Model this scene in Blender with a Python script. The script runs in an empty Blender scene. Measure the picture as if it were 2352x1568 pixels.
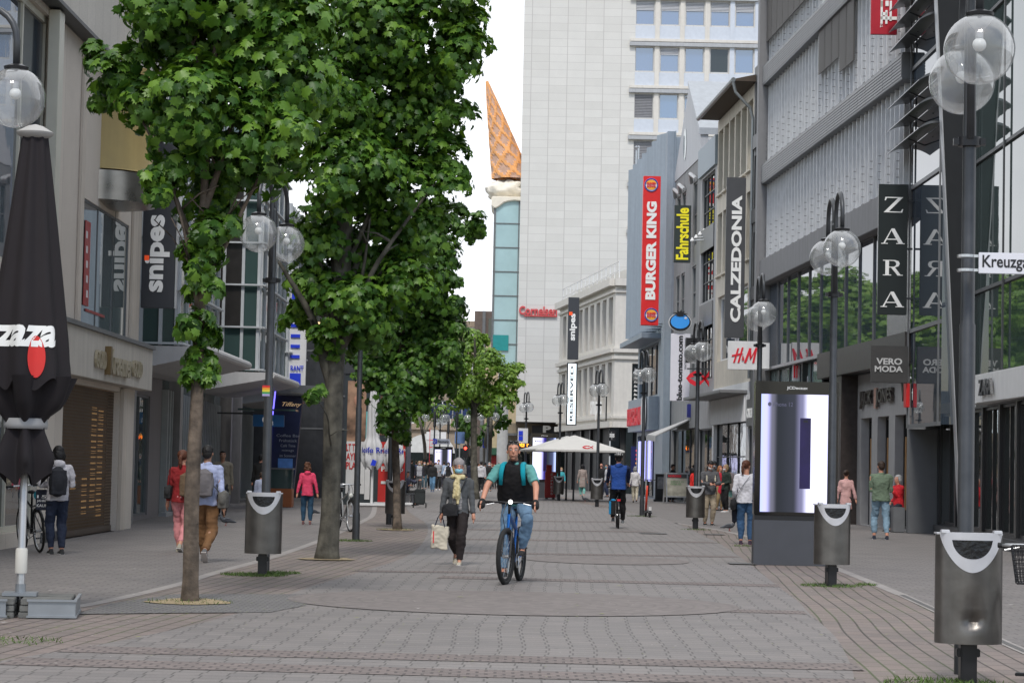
import bpy, bmesh, math, random
import numpy as np
from mathutils import Vector, Matrix
random.seed(7); np.random.seed(7)
R = math.radians
C = bpy.context.scene.collection
SC = bpy.context.scene
# ------------------------------------------------------------ camera
FPX, CW, CH, EYE = 5300.0, 2352.0, 1568.0, 1.52
PITCH = math.atan((1070 - 784) / FPX); ROLL = 0.021
_r0 = Vector((1, 0, 0)); _u0 = Vector((0, -math.sin(PITCH), math.cos(PITCH))); FW = Vector((0, math.cos(PITCH), math.sin(PITCH)))
RT = _r0 * math.cos(ROLL) + _u0 * math.sin(ROLL); UP = _u0 * math.cos(ROLL) - _r0 * math.sin(ROLL)
cam = bpy.data.objects.new('camera', bpy.data.cameras.new('camera')); C.objects.link(cam)
m = Matrix((RT, UP, -FW)).transposed().to_4x4(); m.translation = (0, 0, EYE); cam.matrix_world = m
cam.data.sensor_width = 36; cam.data.lens = 36 * FPX / CW; cam.data.clip_start = .5; cam.data.clip_end = 3000
SC.camera = cam
# ------------------------------------------------------------ light
SC.view_settings.view_transform = 'Standard'; SC.view_settings.look = 'None'; SC.view_settings.exposure = 0.78; SC.view_settings.gamma = 1
SUN_EL, SUN_AZ = R(52), R(186)      # azimuth clockwise from +Y: straight behind the camera
w = bpy.data.worlds.new('World'); SC.world = w; w.use_nodes = True
nt = w.node_tree; nt.nodes.clear()
out = nt.nodes.new('ShaderNodeOutputWorld'); bg = nt.nodes.new('ShaderNodeBackground'); bg.inputs[1].default_value = .1
sky = nt.nodes.new('ShaderNodeTexSky'); sky.sky_type = 'NISHITA'; sky.sun_disc = False; sky.sun_elevation = SUN_EL; sky.sun_rotation = SUN_AZ
tc = nt.nodes.new('ShaderNodeTexCoord'); mp = nt.nodes.new('ShaderNodeMapping'); mp.inputs['Scale'].default_value = (1, 1, 2.6)
nz = nt.nodes.new('ShaderNodeTexNoise'); nz.inputs['Scale'].default_value = 2.2; nz.inputs['Detail'].default_value = 9; nz.inputs['Roughness'].default_value = .55
sep = nt.nodes.new('ShaderNodeSeparateXYZ')
# cloud cover: full ahead (+Y), broken behind the camera
mr = nt.nodes.new('ShaderNodeMapRange'); mr.inputs[1].default_value = -.35; mr.inputs[2].default_value = .35; mr.inputs[3].default_value = .0; mr.inputs[4].default_value = .75
ad = nt.nodes.new('ShaderNodeMath'); ad.operation = 'ADD'
rp = nt.nodes.new('ShaderNodeMapRange'); rp.inputs[1].default_value = .47; rp.inputs[2].default_value = .75
mx = nt.nodes.new('ShaderNodeMixRGB'); 
cc = nt.nodes.new('ShaderNodeMixRGB'); cc.inputs[1].default_value = (5.0, 5.4, 6.0, 1); cc.inputs[2].default_value = (10.4, 10.5, 10.7, 1)
nz2 = nt.nodes.new('ShaderNodeTexNoise'); nz2.inputs['Scale'].default_value = 5; nz2.inputs['Detail'].default_value = 6
L = nt.links.new
L(tc.outputs['Generated'], mp.inputs[0]); L(mp.outputs[0], nz.inputs['Vector']); L(mp.outputs[0], nz2.inputs['Vector'])
L(tc.outputs['Generated'], sep.inputs[0]); L(sep.outputs['Y'], mr.inputs[0]); L(nz.outputs['Fac'], ad.inputs[0]); L(mr.outputs[0], ad.inputs[1])
L(ad.outputs[0], rp.inputs[0]); L(rp.outputs[0], mx.inputs[0]); L(sky.outputs[0], mx.inputs[1]); L(nz2.outputs['Fac'], cc.inputs[0]); L(cc.outputs[0], mx.inputs[2])
L(mx.outputs[0], bg.inputs[0]); L(bg.outputs[0], out.inputs[0])
sl = bpy.data.lights.new('sun', 'SUN'); sl.energy = 1.3; sl.angle = R(11); sl.color = (1, .96, .9)
so = bpy.data.objects.new('sun', sl); C.objects.link(so)
sd = Vector((math.sin(SUN_AZ) * math.cos(SUN_EL), math.cos(SUN_AZ) * math.cos(SUN_EL), math.sin(SUN_EL)))
so.rotation_euler = sd.to_track_quat('Z', 'Y').to_euler(); so.location = (0, -5, 40)

# ------------------------------------------------------------ measuring helpers (photo measured at 2352 x 1568)
def ray(u, v): return FW * FPX + RT * (u - CW / 2) - UP * (v - CH / 2)
def gp(u, v, z=0.0):
    d = ray(u, v); t = (z - EYE) / d.z; return Vector((d.x * t, d.y * t, z))
def at(u, v, Y):
    d = ray(u, v); t = Y / d.y; return Vector((d.x * t, Y, EYE + d.z * t))
# ------------------------------------------------------------ materials
_M = {}
def mat(name, col, rough=.6, metal=0., var=.10, scale=4., bump=0., bscale=60., ior=1.45, emit=0., detail=5., stain=0., wav=0.):
    if name in _M: return _M[name]
    m = bpy.data.materials.new(name); m.use_nodes = True; nt = m.node_tree; b = nt.nodes['Principled BSDF']
    L = nt.links.new; c = (col[0], col[1], col[2], 1)
    b.inputs['Base Color'].default_value = c; b.inputs['Roughness'].default_value = rough; b.inputs['Metallic'].default_value = metal; b.inputs['IOR'].default_value = ior
    tc = nt.nodes.new('ShaderNodeTexCoord')
    if var > 0:
        n = nt.nodes.new('ShaderNodeTexNoise'); n.inputs['Scale'].default_value = scale; n.inputs['Detail'].default_value = detail
        r = nt.nodes.new('ShaderNodeMapRange'); r.inputs[1].default_value = .25; r.inputs[2].default_value = .75; r.inputs[3].default_value = 1 - var; r.inputs[4].default_value = 1 + var
        s = nt.nodes.new('ShaderNodeVectorMath'); s.operation = 'SCALE'; s.inputs[0].default_value = col
        L(tc.outputs['Object'], n.inputs['Vector']); L(n.outputs['Fac'], r.inputs[0]); L(r.outputs[0], s.inputs['Scale']); 
        last = s.outputs[0]
        if stain > 0:      # streaks running down, a pattern of their own
            mpn = nt.nodes.new('ShaderNodeMapping'); mpn.inputs['Scale'].default_value = (3.1, 3.1, .18); L(tc.outputs['Object'], mpn.inputs[0])
            n2 = nt.nodes.new('ShaderNodeTexNoise'); n2.inputs['Scale'].default_value = 2.0; n2.inputs['Detail'].default_value = 6; L(mpn.outputs[0], n2.inputs['Vector'])
            r2 = nt.nodes.new('ShaderNodeMapRange'); r2.inputs[1].default_value = .35; r2.inputs[2].default_value = .7; r2.inputs[3].default_value = 1; r2.inputs[4].default_value = 1 - stain
            L(n2.outputs['Fac'], r2.inputs[0]); s2 = nt.nodes.new('ShaderNodeVectorMath'); s2.operation = 'SCALE'; L(last, s2.inputs[0]); L(r2.outputs[0], s2.inputs['Scale']); last = s2.outputs[0]
        L(last, b.inputs['Base Color'])
        rr = nt.nodes.new('ShaderNodeMapRange'); rr.inputs[3].default_value = max(0, rough * .85); rr.inputs[4].default_value = min(1, rough * 1.2)
        L(n.outputs['Fac'], rr.inputs[0]); L(rr.outputs[0], b.inputs['Roughness'])
    if bump > 0 or wav > 0:
        n = nt.nodes.new('ShaderNodeTexNoise'); n.inputs['Scale'].default_value = bscale; n.inputs['Detail'].default_value = 3
        bp = nt.nodes.new('ShaderNodeBump'); bp.inputs['Strength'].default_value = bump or wav; bp.inputs['Distance'].default_value = .01 if bump else .02
        L(tc.outputs['Object'], n.inputs['Vector']); L(n.outputs['Fac'], bp.inputs['Height']); L(bp.outputs[0], b.inputs['Normal'])
    if emit > 0:
        b.inputs['Emission Color'].default_value = c; b.inputs['Emission Strength'].default_value = emit
    _M[name] = m; return m
def brick_mat(name, c1, c2, mortar, bw, rh, ms=.012, rot=0., off=.5, rough=.8, bump=.4, var=.18, moss=None, warp=.0):
    if name in _M: return _M[name]
    m = bpy.data.materials.new(name); m.use_nodes = True; nt = m.node_tree; b = nt.nodes['Principled BSDF']; L = nt.links.new
    tc = nt.nodes.new('ShaderNodeTexCoord'); mp = nt.nodes.new('ShaderNodeMapping'); mp.inputs['Rotation'].default_value = (0, 0, rot)
    L(tc.outputs['Object'], mp.inputs[0]); src = mp.outputs[0]
    if warp > 0:
        wn = nt.nodes.new('ShaderNodeTexNoise'); wn.inputs['Scale'].default_value = .22; wn.inputs['Detail'].default_value = 1
        L(tc.outputs['Object'], wn.inputs['Vector']); sb = nt.nodes.new('ShaderNodeVectorMath'); sb.operation = 'SUBTRACT'; sb.inputs[1].default_value = (.5, .5, .5); L(wn.outputs['Color'], sb.inputs[0])
        ss = nt.nodes.new('ShaderNodeVectorMath'); ss.operation = 'SCALE'; ss.inputs['Scale'].default_value = warp; L(sb.outputs[0], ss.inputs[0])
        aa = nt.nodes.new('ShaderNodeVectorMath'); aa.operation = 'ADD'; L(src, aa.inputs[0]); L(ss.outputs[0], aa.inputs[1]); src = aa.outputs[0]
    br = nt.nodes.new('ShaderNodeTexBrick'); br.offset = off; br.inputs['Scale'].default_value = 1; br.inputs['Brick Width'].default_value = bw; br.inputs['Row Height'].default_value = rh
    br.inputs['Mortar Size'].default_value = ms; br.inputs['Mortar Smooth'].default_value = .3; br.inputs['Bias'].default_value = 0
    for k, c in (('Color1', c1), ('Color2', c2), ('Mortar', mortar)): br.inputs[k].default_value = (*c, 1)
    L(src, br.inputs['Vector'])
    if moss:
        mn = nt.nodes.new('ShaderNodeTexNoise'); mn.inputs['Scale'].default_value = .8; mn.inputs['Detail'].default_value = 4; L(tc.outputs['Object'], mn.inputs['Vector'])
        mrr = nt.nodes.new('ShaderNodeMapRange'); mrr.inputs[1].default_value = .45; mrr.inputs[2].default_value = .6; L(mn.outputs['Fac'], mrr.inputs[0])
        mm = nt.nodes.new('ShaderNodeMixRGB'); mm.inputs[1].default_value = (*mortar, 1); mm.inputs[2].default_value = (*moss, 1); L(mrr.outputs[0], mm.inputs[0]); L(mm.outputs[0], br.inputs['Mortar'])
    big = nt.nodes.new('ShaderNodeTexNoise'); big.inputs['Scale'].default_value = .9; big.inputs['Detail'].default_value = 8; big.inputs['Roughness'].default_value = .65; L(tc.outputs['Object'], big.inputs['Vector'])
    r = nt.nodes.new('ShaderNodeMapRange'); r.inputs[1].default_value = .25; r.inputs[2].default_value = .75; r.inputs[3].default_value = 1 - var; r.inputs[4].default_value = 1 + var; L(big.outputs['Fac'], r.inputs[0])
    fn = nt.nodes.new('ShaderNodeTexNoise'); fn.inputs['Scale'].default_value = 55; fn.inputs['Detail'].default_value = 3; L(tc.outputs['Object'], fn.inputs['Vector'])
    fr = nt.nodes.new('ShaderNodeMapRange'); fr.inputs[1].default_value = .3; fr.inputs[2].default_value = .7; fr.inputs[3].default_value = .86; fr.inputs[4].default_value = 1.14; L(fn.outputs['Fac'], fr.inputs[0])
    s = nt.nodes.new('ShaderNodeVectorMath'); s.operation = 'SCALE'; L(br.outputs['Color'], s.inputs[0]); L(r.outputs[0], s.inputs['Scale'])
    s2 = nt.nodes.new('ShaderNodeVectorMath'); s2.operation = 'SCALE'; L(s.outputs[0], s2.inputs[0]); L(fr.outputs[0], s2.inputs['Scale']); 
    vo = nt.nodes.new('ShaderNodeTexVoronoi'); vo.inputs['Scale'].default_value = 2.6; L(tc.outputs['Object'], vo.inputs['Vector']); lt_ = nt.nodes.new('ShaderNodeMapRange'); lt_.inputs[1].default_value = .035; lt_.inputs[2].default_value = .06; lt_.inputs[3].default_value = .62 if rough >= .65 and bump > .25 else 1; lt_.inputs[4].default_value = 1; L(vo.outputs['Distance'], lt_.inputs[0])
    s3 = nt.nodes.new('ShaderNodeVectorMath'); s3.operation = 'SCALE'; L(s2.outputs[0], s3.inputs[0]); L(lt_.outputs[0], s3.inputs['Scale']); L(s3.outputs[0], b.inputs['Base Color'])
    b.inputs['Roughness'].default_value = rough
    iv = nt.nodes.new('ShaderNodeMath'); iv.operation = 'SUBTRACT'; iv.inputs[0].default_value = 1; L(br.outputs['Fac'], iv.inputs[1])
    bp = nt.nodes.new('ShaderNodeBump'); bp.inputs['Strength'].default_value = bump; bp.inputs['Distance'].default_value = .01; L(iv.outputs[0], bp.inputs['Height']); L(bp.outputs[0], b.inputs['Normal'])
    _M[name] = m; return m
# ------------------------------------------------------------ object helpers
def tag(o, label=None, cat=None, group=None, kind=None):
    if label: o['label'] = label
    if cat: o['category'] = cat
    if group: o['group'] = group
    if kind: o['kind'] = kind
    return o
def thing(name, label, cat, loc=(0, 0, 0), rz=0., group=None):
    o = bpy.data.objects.new(name, None); C.objects.link(o); o.location = loc; o.rotation_euler = (0, 0, rz); o.empty_display_size = .2
    return tag(o, label, cat, group)
def wloc(p):
    v = Vector((0, 0, 0))
    while p is not None: v += p.location; p = p.parent
    return v
def copy_tree(o, parent=None):
    c = o.copy(); C.objects.link(c); c.parent = parent
    for ch in KIDS.get(o.name, []): copy_child(ch, c)
    return c
KIDS = {}
def copy_child(ch, par):
    c = ch.copy(); C.objects.link(c); c.parent = par
    KIDS.setdefault(par.name, []).append(c)
    for g in KIDS.get(ch.name, []): copy_child(g, c)
def link(o, parent):
    C.objects.link(o)
    if parent is not None:
        o.parent = parent; KIDS.setdefault(parent.name, []).append(o)
    return o
class MB:
    def __init__(s, X=None): s.v = []; s.f = []; s.mi = []; s.cur = 0; s.X = X
    def add(s, vs, fs):
        o = len(s.v)
        if s.X is not None: vs = [s.X @ Vector(p) for p in vs]
        s.v.extend([tuple(p) for p in vs]); s.f.extend([tuple(i + o for i in f) for f in fs]); s.mi.extend([s.cur] * len(fs)); return s
    def quad(s, a, b, c, d): return s.add([a, b, c, d], [(0, 1, 2, 3)])
    def box(s, x0, x1, y0, y1, z0, z1):
        return s.add([(x0, y0, z0), (x1, y0, z0), (x1, y1, z0), (x0, y1, z0), (x0, y0, z1), (x1, y0, z1), (x1, y1, z1), (x0, y1, z1)],
                     [(0, 3, 2, 1), (4, 5, 6, 7), (0, 1, 5, 4), (1, 2, 6, 5), (2, 3, 7, 6), (3, 0, 4, 7)])
    def cbox(s, c, sx, sy, sz): return s.box(c[0] - sx / 2, c[0] + sx / 2, c[1] - sy / 2, c[1] + sy / 2, c[2] - sz / 2, c[2] + sz / 2)
    def prism(s, pts, off):      # polygon in 3D extruded by the vector off
        n = len(pts); off = Vector(off); P = [Vector(p) for p in pts]
        return s.add(P + [p + off for p in P], [tuple(range(n))[::-1], tuple(range(n, 2 * n))] + [(i, (i + 1) % n, n + (i + 1) % n, n + i) for i in range(n)])
    def tube(s, pts, rad, seg=8, caps=True, sy=1.):
        P = [Vector(p) for p in pts]; n = len(P); rad = rad if isinstance(rad, (list, tuple)) else [rad] * n
        vs = []; fs = []; prev = None
        for i, p in enumerate(P):
            t = (P[min(i + 1, n - 1)] - P[max(i - 1, 0)]).normalized()
            if prev is None:
                a = Vector((0, 0, 1)) if abs(t.z) < .9 else Vector((1, 0, 0)); x = t.cross(a).normalized()
            else:
                x = (prev - t * prev.dot(t)).normalized()
            prev = x; y = t.cross(x)
            for k in range(seg):
                an = 2 * math.pi * k / seg; vs.append(p + x * math.cos(an) * rad[i] + y * math.sin(an) * rad[i] * sy)
        for i in range(n - 1):
            for k in range(seg): fs.append((i * seg + k, i * seg + (k + 1) % seg, (i + 1) * seg + (k + 1) % seg, (i + 1) * seg + k))
        if caps: fs.append(tuple(range(seg))[::-1]); fs.append(tuple(range((n - 1) * seg, n * seg)))
        return s.add(vs, fs)
    def lathe(s, prof, seg=24, c=(0, 0, 0), sx=1., sy=1.):
        vs = []; fs = []; n = len(prof)
        for r, z in prof:
            for k in range(seg):
                a = 2 * math.pi * k / seg; vs.append((c[0] + r * math.cos(a) * sx, c[1] + r * math.sin(a) * sy, c[2] + z))
        for i in range(n - 1):
            for k in range(seg): fs.append((i * seg + k, i * seg + (k + 1) % seg, (i + 1) * seg + (k + 1) % seg, (i + 1) * seg + k))
        fs.append(tuple(range(seg))[::-1]); fs.append(tuple(range((n - 1) * seg, n * seg)))
        return s.add(vs, fs)
    def ball(s, c, r, seg=16, rings=10, sq=(1, 1, 1)):
        vs = [(c[0], c[1], c[2] + r * sq[2])]; fs = []
        for i in range(1, rings):
            th = math.pi * i / rings
            for k in range(seg):
                a = 2 * math.pi * k / seg; vs.append((c[0] + r * sq[0] * math.sin(th) * math.cos(a), c[1] + r * sq[1] * math.sin(th) * math.sin(a), c[2] + r * sq[2] * math.cos(th)))
        vs.append((c[0], c[1], c[2] - r * sq[2])); b = len(vs) - 1
        for k in range(seg): fs.append((0, 1 + k, 1 + (k + 1) % seg)); fs.append((b, 1 + (rings - 2) * seg + (k + 1) % seg, 1 + (rings - 2) * seg + k))
        for i in range(rings - 2):
            for k in range(seg): fs.append((1 + i * seg + k, 1 + (i + 1) * seg + k, 1 + (i + 1) * seg + (k + 1) % seg, 1 + i * seg + (k + 1) % seg))
        return s.add(vs, fs)
    def torus(s, c, R_, r, ax='x', seg=32, sg=8):
        pts = []
        for k in range(seg):
            a = 2 * math.pi * k / seg; ca, sa = R_ * math.cos(a), R_ * math.sin(a)
            pts.append((c[0], c[1] + ca, c[2] + sa) if ax == 'x' else ((c[0] + ca, c[1], c[2] + sa) if ax == 'y' else (c[0] + ca, c[1] + sa, c[2])))
        vs = []; fs = []; cc = Vector(c); axv = Vector((1, 0, 0)) if ax == 'x' else (Vector((0, 1, 0)) if ax == 'y' else Vector((0, 0, 1)))
        for p in pts:
            p = Vector(p); rd = (p - cc).normalized()
            for k in range(sg): a = 2 * math.pi * k / sg; vs.append(p + rd * r * math.cos(a) + axv * r * math.sin(a))
        for i in range(seg):
            j = (i + 1) % seg
            for k in range(sg): fs.append((i * sg + k, i * sg + (k + 1) % sg, j * sg + (k + 1) % sg, j * sg + k))
        return s.add(vs, fs)
    def build(s, name, mats, parent=None, smooth=False, bevel=0., local=False, fix=True, auto=False):
        me = bpy.data.meshes.new(name); off = Vector((0, 0, 0)) if local or parent is None else wloc(parent)
        me.from_pydata([(p[0] - off.x, p[1] - off.y, p[2] - off.z) for p in s.v], [], s.f)
        for mm in (mats if isinstance(mats, (list, tuple)) else [mats]): me.materials.append(mm)
        if any(s.mi): me.polygons.foreach_set('material_index', s.mi)
        if fix:
            bm = bmesh.new(); bm.from_mesh(me); bmesh.ops.recalc_face_normals(bm, faces=bm.faces)
            if bevel > 0: bmesh.ops.bevel(bm, geom=[e for e in bm.edges if len(e.link_faces) == 2 and e.calc_face_angle(0) > .6], offset=bevel, segments=2, affect='EDGES', clamp_overlap=True)
            if auto:
                for e in bm.edges: e.smooth = not (len(e.link_faces) == 2 and e.calc_face_angle(0) > .7)
            bm.to_mesh(me); bm.free()
        if smooth or auto: me.polygons.foreach_set('use_smooth', [True] * len(me.polygons))
        me.update(); o = bpy.data.objects.new(name, me); return link(o, parent)
def solo(name, mb, mats, label, cat, base=None, group=None, **k):   # a thing that is one mesh, origin at its base
    if base is None:
        a = np.array(mb.v); base = (float(a[:, 0].mean()), float(a[:, 1].mean()), float(a[:, 2].min()))
    for i, p in enumerate(mb.v): mb.v[i] = (p[0] - base[0], p[1] - base[1], p[2] - base[2])
    o = mb.build(name, mats, None, local=True, **k); o.location = base; return tag(o, label, cat, group)
# text turned into mesh; lies in the local XZ plane facing -Y (towards the camera), lower left at the origin
def text_mb(txt, h=1., bold=0., ext=.01, sx=1., sp=1., shear=0., X=None, mirror=False):
    cu = bpy.data.curves.new('t', 'FONT'); cu.body = txt; cu.size = 1; cu.offset = bold; cu.extrude = 0; cu.space_character = sp; cu.shear = shear; cu.resolution_u = 3
    o = bpy.data.objects.new('t', cu); C.objects.link(o); dg = bpy.context.evaluated_depsgraph_get(); me = bpy.data.meshes.new_from_object(o.evaluated_get(dg))
    C.objects.unlink(o); bpy.data.objects.remove(o); bpy.data.curves.remove(cu)
    bm = bmesh.new(); bm.from_mesh(me); bpy.data.meshes.remove(me); bmesh.ops.remove_doubles(bm, verts=bm.verts, dist=1e-5)
    vs = [v.co.copy() for v in bm.verts]; xs = [v.x for v in vs]; ys = [v.y for v in vs]; x0, x1, y0, y1 = min(xs), max(xs), min(ys), max(ys)
    r = bmesh.ops.extrude_face_region(bm, geom=bm.faces[:]); 
    for g in r['geom']:
        if isinstance(g, bmesh.types.BMVert): g.co.z += 1
    bm.verts.index_update(); k = h / (y1 - y0)
    V = [((v.co.x - x0) * k * sx, -v.co.z * ext, (v.co.y - y0) * k) for v in bm.verts]; F = [tuple(v.index for v in f.verts) for f in bm.faces]; bm.free()
    mb = MB(X); mb.add(V, F); mb.w = (x1 - x0) * k * sx; return mb
def text_fit(txt, o, xdir, zdir, w, h, bold=.02, ext=.02, sp=1., shear=0.):
    """text filling a w x h box with its lower-left corner at o, reading along xdir, letters standing along zdir"""
    t = text_mb(txt, 1., bold, ext, 1., sp, shear); xd = Vector(xdir).normalized(); zd = Vector(zdir).normalized(); n = zd.cross(xd)
    # local -Y maps to the outward normal: xdir x zdir points backwards
    out_ = xd.cross(zd); mb = MB(); k = w / t.w; o = Vector(o)
    mb.add([o + xd * (p[0] * k) + zd * (p[2] * h) + out_ * (-p[1]) for p in t.v], t.f); return mb
# ------------------------------------------------------------ ground
PAVE = brick_mat('side_slabs', (.176, .160, .150), (.150, .138, .132), (.085, .075, .07), .3, .2, .010, 0, .5, .75, .35, .16, warp=.12)
SETT = brick_mat('grey_setts', (.192, .174, .163), (.160, .147, .140), (.085, .078, .072), .20, .22, .008, R(1), .12, .7, .4, .14, warp=.22)
PINK = brick_mat('pink_bricks', (.20, .16, .142), (.165, .138, .125), (.06, .05, .042), .42, .17, .012, R(94), .5, .8, .5, .15, moss=(.075, .09, .04), warp=.16)
BAND = brick_mat('brown_band', (.19, .155, .142), (.155, .13, .12), (.085, .072, .067), .13, .13, .012, 0, .5, .8, .6, .15, warp=.1)
KERB = mat('kerb_stone', (.27, .25, .235), .8, var=.2, scale=2)
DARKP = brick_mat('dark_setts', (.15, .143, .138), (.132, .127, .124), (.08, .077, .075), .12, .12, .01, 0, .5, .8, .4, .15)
def structure(name, mb, m, **k): o = mb.build(name, m, None, **k); o['kind'] = 'structure'; return o
def xyz(p): return (p.x, p.y)
def sheet(name, px, m, z):
    P = [gp(u, v) if not isinstance(u, str) else Vector((v[0], v[1], 0)) for u, v in px]
    bm = bmesh.new(); vs = [bm.verts.new((p.x, p.y, 0)) for p in P]; f = bm.faces.new(vs); f.normal_update()
    if f.normal.z < 0: f.normal_flip()
    bmesh.ops.triangulate(bm, faces=bm.faces[:])
    me = bpy.data.meshes.new(name); bm.to_mesh(me); bm.free(); me.materials.append(m)
    o = bpy.data.objects.new(name, me); C.objects.link(o); o.location.z = z; o['kind'] = 'structure'; return o
def smooth_line(P, n=6):
    out = []
    for i in range(len(P) - 1):
        p0 = P[max(i - 1, 0)]; p1 = P[i]; p2 = P[i + 1]; p3 = P[min(i + 2, len(P) - 1)]
        for k in range(n):
            t = k / n; out.append(.5 * ((2 * p1) + (-p0 + p2) * t + (2 * p0 - 5 * p1 + 4 * p2 - p3) * t * t + (-p0 + 3 * p1 - 3 * p2 + p3) * t ** 3))
    out.append(P[-1]); return out
def ribbon(name, px, wid, m, z, kind='structure'):
    P = smooth_line([gp(u, v) for u, v in px]); mb = MB(); n = len(P); l = []; r = []
    for i, p in enumerate(P):
        t = (P[min(i + 1, n - 1)] - P[max(i - 1, 0)]); t.z = 0; t.normalize(); nn = Vector((-t.y, t.x, 0)); l.append(p + nn * wid / 2); r.append(p - nn * wid / 2)
    mb.add(l + r, [(i, n + i, n + i + 1, i + 1) for i in range(n - 1)]); o = mb.build(name, m, None); o.location.z = z; o[kind and 'kind'] = kind; return o
g = MB(); g.quad((-400, -60, 0), (400, -60, 0), (400, 900, 0), (-400, 900, 0)); structure('ground', g, PAVE)
LB = [(0, 1600), (-60, 1545), (0, 1520), (300, 1468), (550, 1408), (700, 1352), (800, 1322), (930, 1280), (975, 1240), (980, 1205), (940, 1176), (925, 1150)]
RBd = [(1260, 1138), (1359, 1160), (1466, 1180), (1547, 1198), (1627, 1236), (1659, 1252), (1691, 1273), (1734, 1305), (1788, 1348), (1831, 1380), (1863, 1413), (1917, 1461), (1943, 1504), (1960, 1547), (1966, 1600)]
def sm_px(px): 
    P = smooth_line([Vector((u, v, 0)) for u, v in px], 4); return [(p.x, p.y) for p in P]
sheet('road', sm_px(LB) + sm_px(RBd), SETT, .008)
KL = [(-300, 1500), (0, 1420), (200, 1390), (400, 1345), (487, 1318), (590, 1290), (650, 1272), (725, 1245), (790, 1218), (835, 1196), (857, 1180), (862, 1150)]
KR = [(1290, 1140), (1380, 1158), (1445, 1174), (1552, 1201), (1675, 1222), (1800, 1258), (1927, 1308), (2002, 1338), (2072, 1367), (2142, 1399), (2297, 1472), (2420, 1525)]
sheet('footpath', sm_px(KL) + sm_px(KR) + [(2500, 1640), (-500, 1640)], PINK, .004)
ribbon('kerb_strip', KL, .16, KERB, .008); ribbon('kerb_strip', KR[3:9], .16, KERB, .008)
DR = mat('drain_iron', (.12, .115, .11), .5, .3, var=.2, scale=30)
o = ribbon('drain', KR[8:], .14, KERB, .009); o = ribbon('drain_slot', KR[8:], .06, DR, .012)
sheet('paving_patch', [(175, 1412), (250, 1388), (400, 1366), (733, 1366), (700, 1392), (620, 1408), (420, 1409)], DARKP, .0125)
for a, b, wd in (((150, 1492), (1975, 1534), .62), ((20, 1520), (1990, 1572), .62), ((1010, 1326), (1790, 1346), .7), ((820, 1312), (1160, 1316), .5), ((1060, 1270), (1690, 1279), .7), ((1010, 1238), (1640, 1246), .8), ((1000, 1215), (1500, 1222), .9), ((990, 1195), (1420, 1199), .9), ((980, 1175), (1330, 1180), 1.0), ((1640, 1403), (1850, 1408), .55)):
    ribbon('paving_band', [a, ((a[0] + b[0]) / 2, (a[1] + b[1]) / 2), b], wd, BAND, .012)
def disc(u, v, u0, u1, v0, v1):
    c = gp(u, v); rx = (gp(u1, v) - gp(u0, v)).length / 2; ry = abs(gp(u, v0).y - gp(u, v1).y) / 2; c.y = (gp(u, v0).y + gp(u, v1).y) / 2
    m = bpy.data.materials.get('mosaic_rings')
    if m is None:
        m = bpy.data.materials.new('mosaic_rings'); m.use_nodes = True; nt = m.node_tree; b = nt.nodes['Principled BSDF']; L = nt.links.new; b.inputs['Roughness'].default_value = .8
        tc = nt.nodes.new('ShaderNodeTexCoord'); wv = nt.nodes.new('ShaderNodeTexWave'); wv.wave_type = 'RINGS'; wv.rings_direction = 'Z'; wv.inputs['Scale'].default_value = 2.2; wv.inputs['Distortion'].default_value = .6
        n = nt.nodes.new('ShaderNodeTexVoronoi'); n.inputs['Scale'].default_value = 9; L(tc.outputs['Object'], wv.inputs[0]); L(tc.outputs['Object'], n.inputs['Vector'])
        cr = nt.nodes.new('ShaderNodeValToRGB'); cr.color_ramp.elements[0].color = (.150, .133, .123, 1); cr.color_ramp.elements[1].position = .22; cr.color_ramp.elements[1].color = (.172, .150, .140, 1); L(wv.outputs['Fac'], cr.inputs[0])
        mr = nt.nodes.new('ShaderNodeMapRange'); mr.inputs[3].default_value = .82; mr.inputs[4].default_value = 1.15; L(n.outputs['Color'], mr.inputs[0]); s = nt.nodes.new('ShaderNodeVectorMath'); s.operation = 'SCALE'; L(cr.outputs[0], s.inputs[0]); L(mr.outputs[0], s.inputs['Scale']); L(s.outputs[0], b.inputs['Base Color'])
    mb = MB(); mb.add([(rx * math.cos(t * math.pi / 24), ry * math.sin(t * math.pi / 24), 0) for t in range(48)], [tuple(range(48))]); o = mb.build('paving_circle', m); o.location = (c.x, c.y, .0155); o['kind'] = 'structure'
disc(1180, 1387, 690, 1670, 1360, 1415); disc(1390, 1287, 1225, 1560, 1278, 1297)
for u, v, rx_, ry_ in ((1500, 1226, .32, .32), (1704, 1296, .22, .3), (1640, 1228, .25, .3)):
    c_ = gp(u, v); mb = MB(); mb.quad((-rx_, -ry_, 0), (rx_, -ry_, 0), (rx_, ry_, 0), (-rx_, ry_, 0)); o = mb.build('drain_cover', brick_mat('cover_iron', (.13, .125, .12), (.11, .105, .1), (.05, .048, .045), .06, .06, .012, 0, .5, .5, .5, .1), None); o.location = (c_.x, c_.y, .024); o['kind'] = 'structure'
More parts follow.
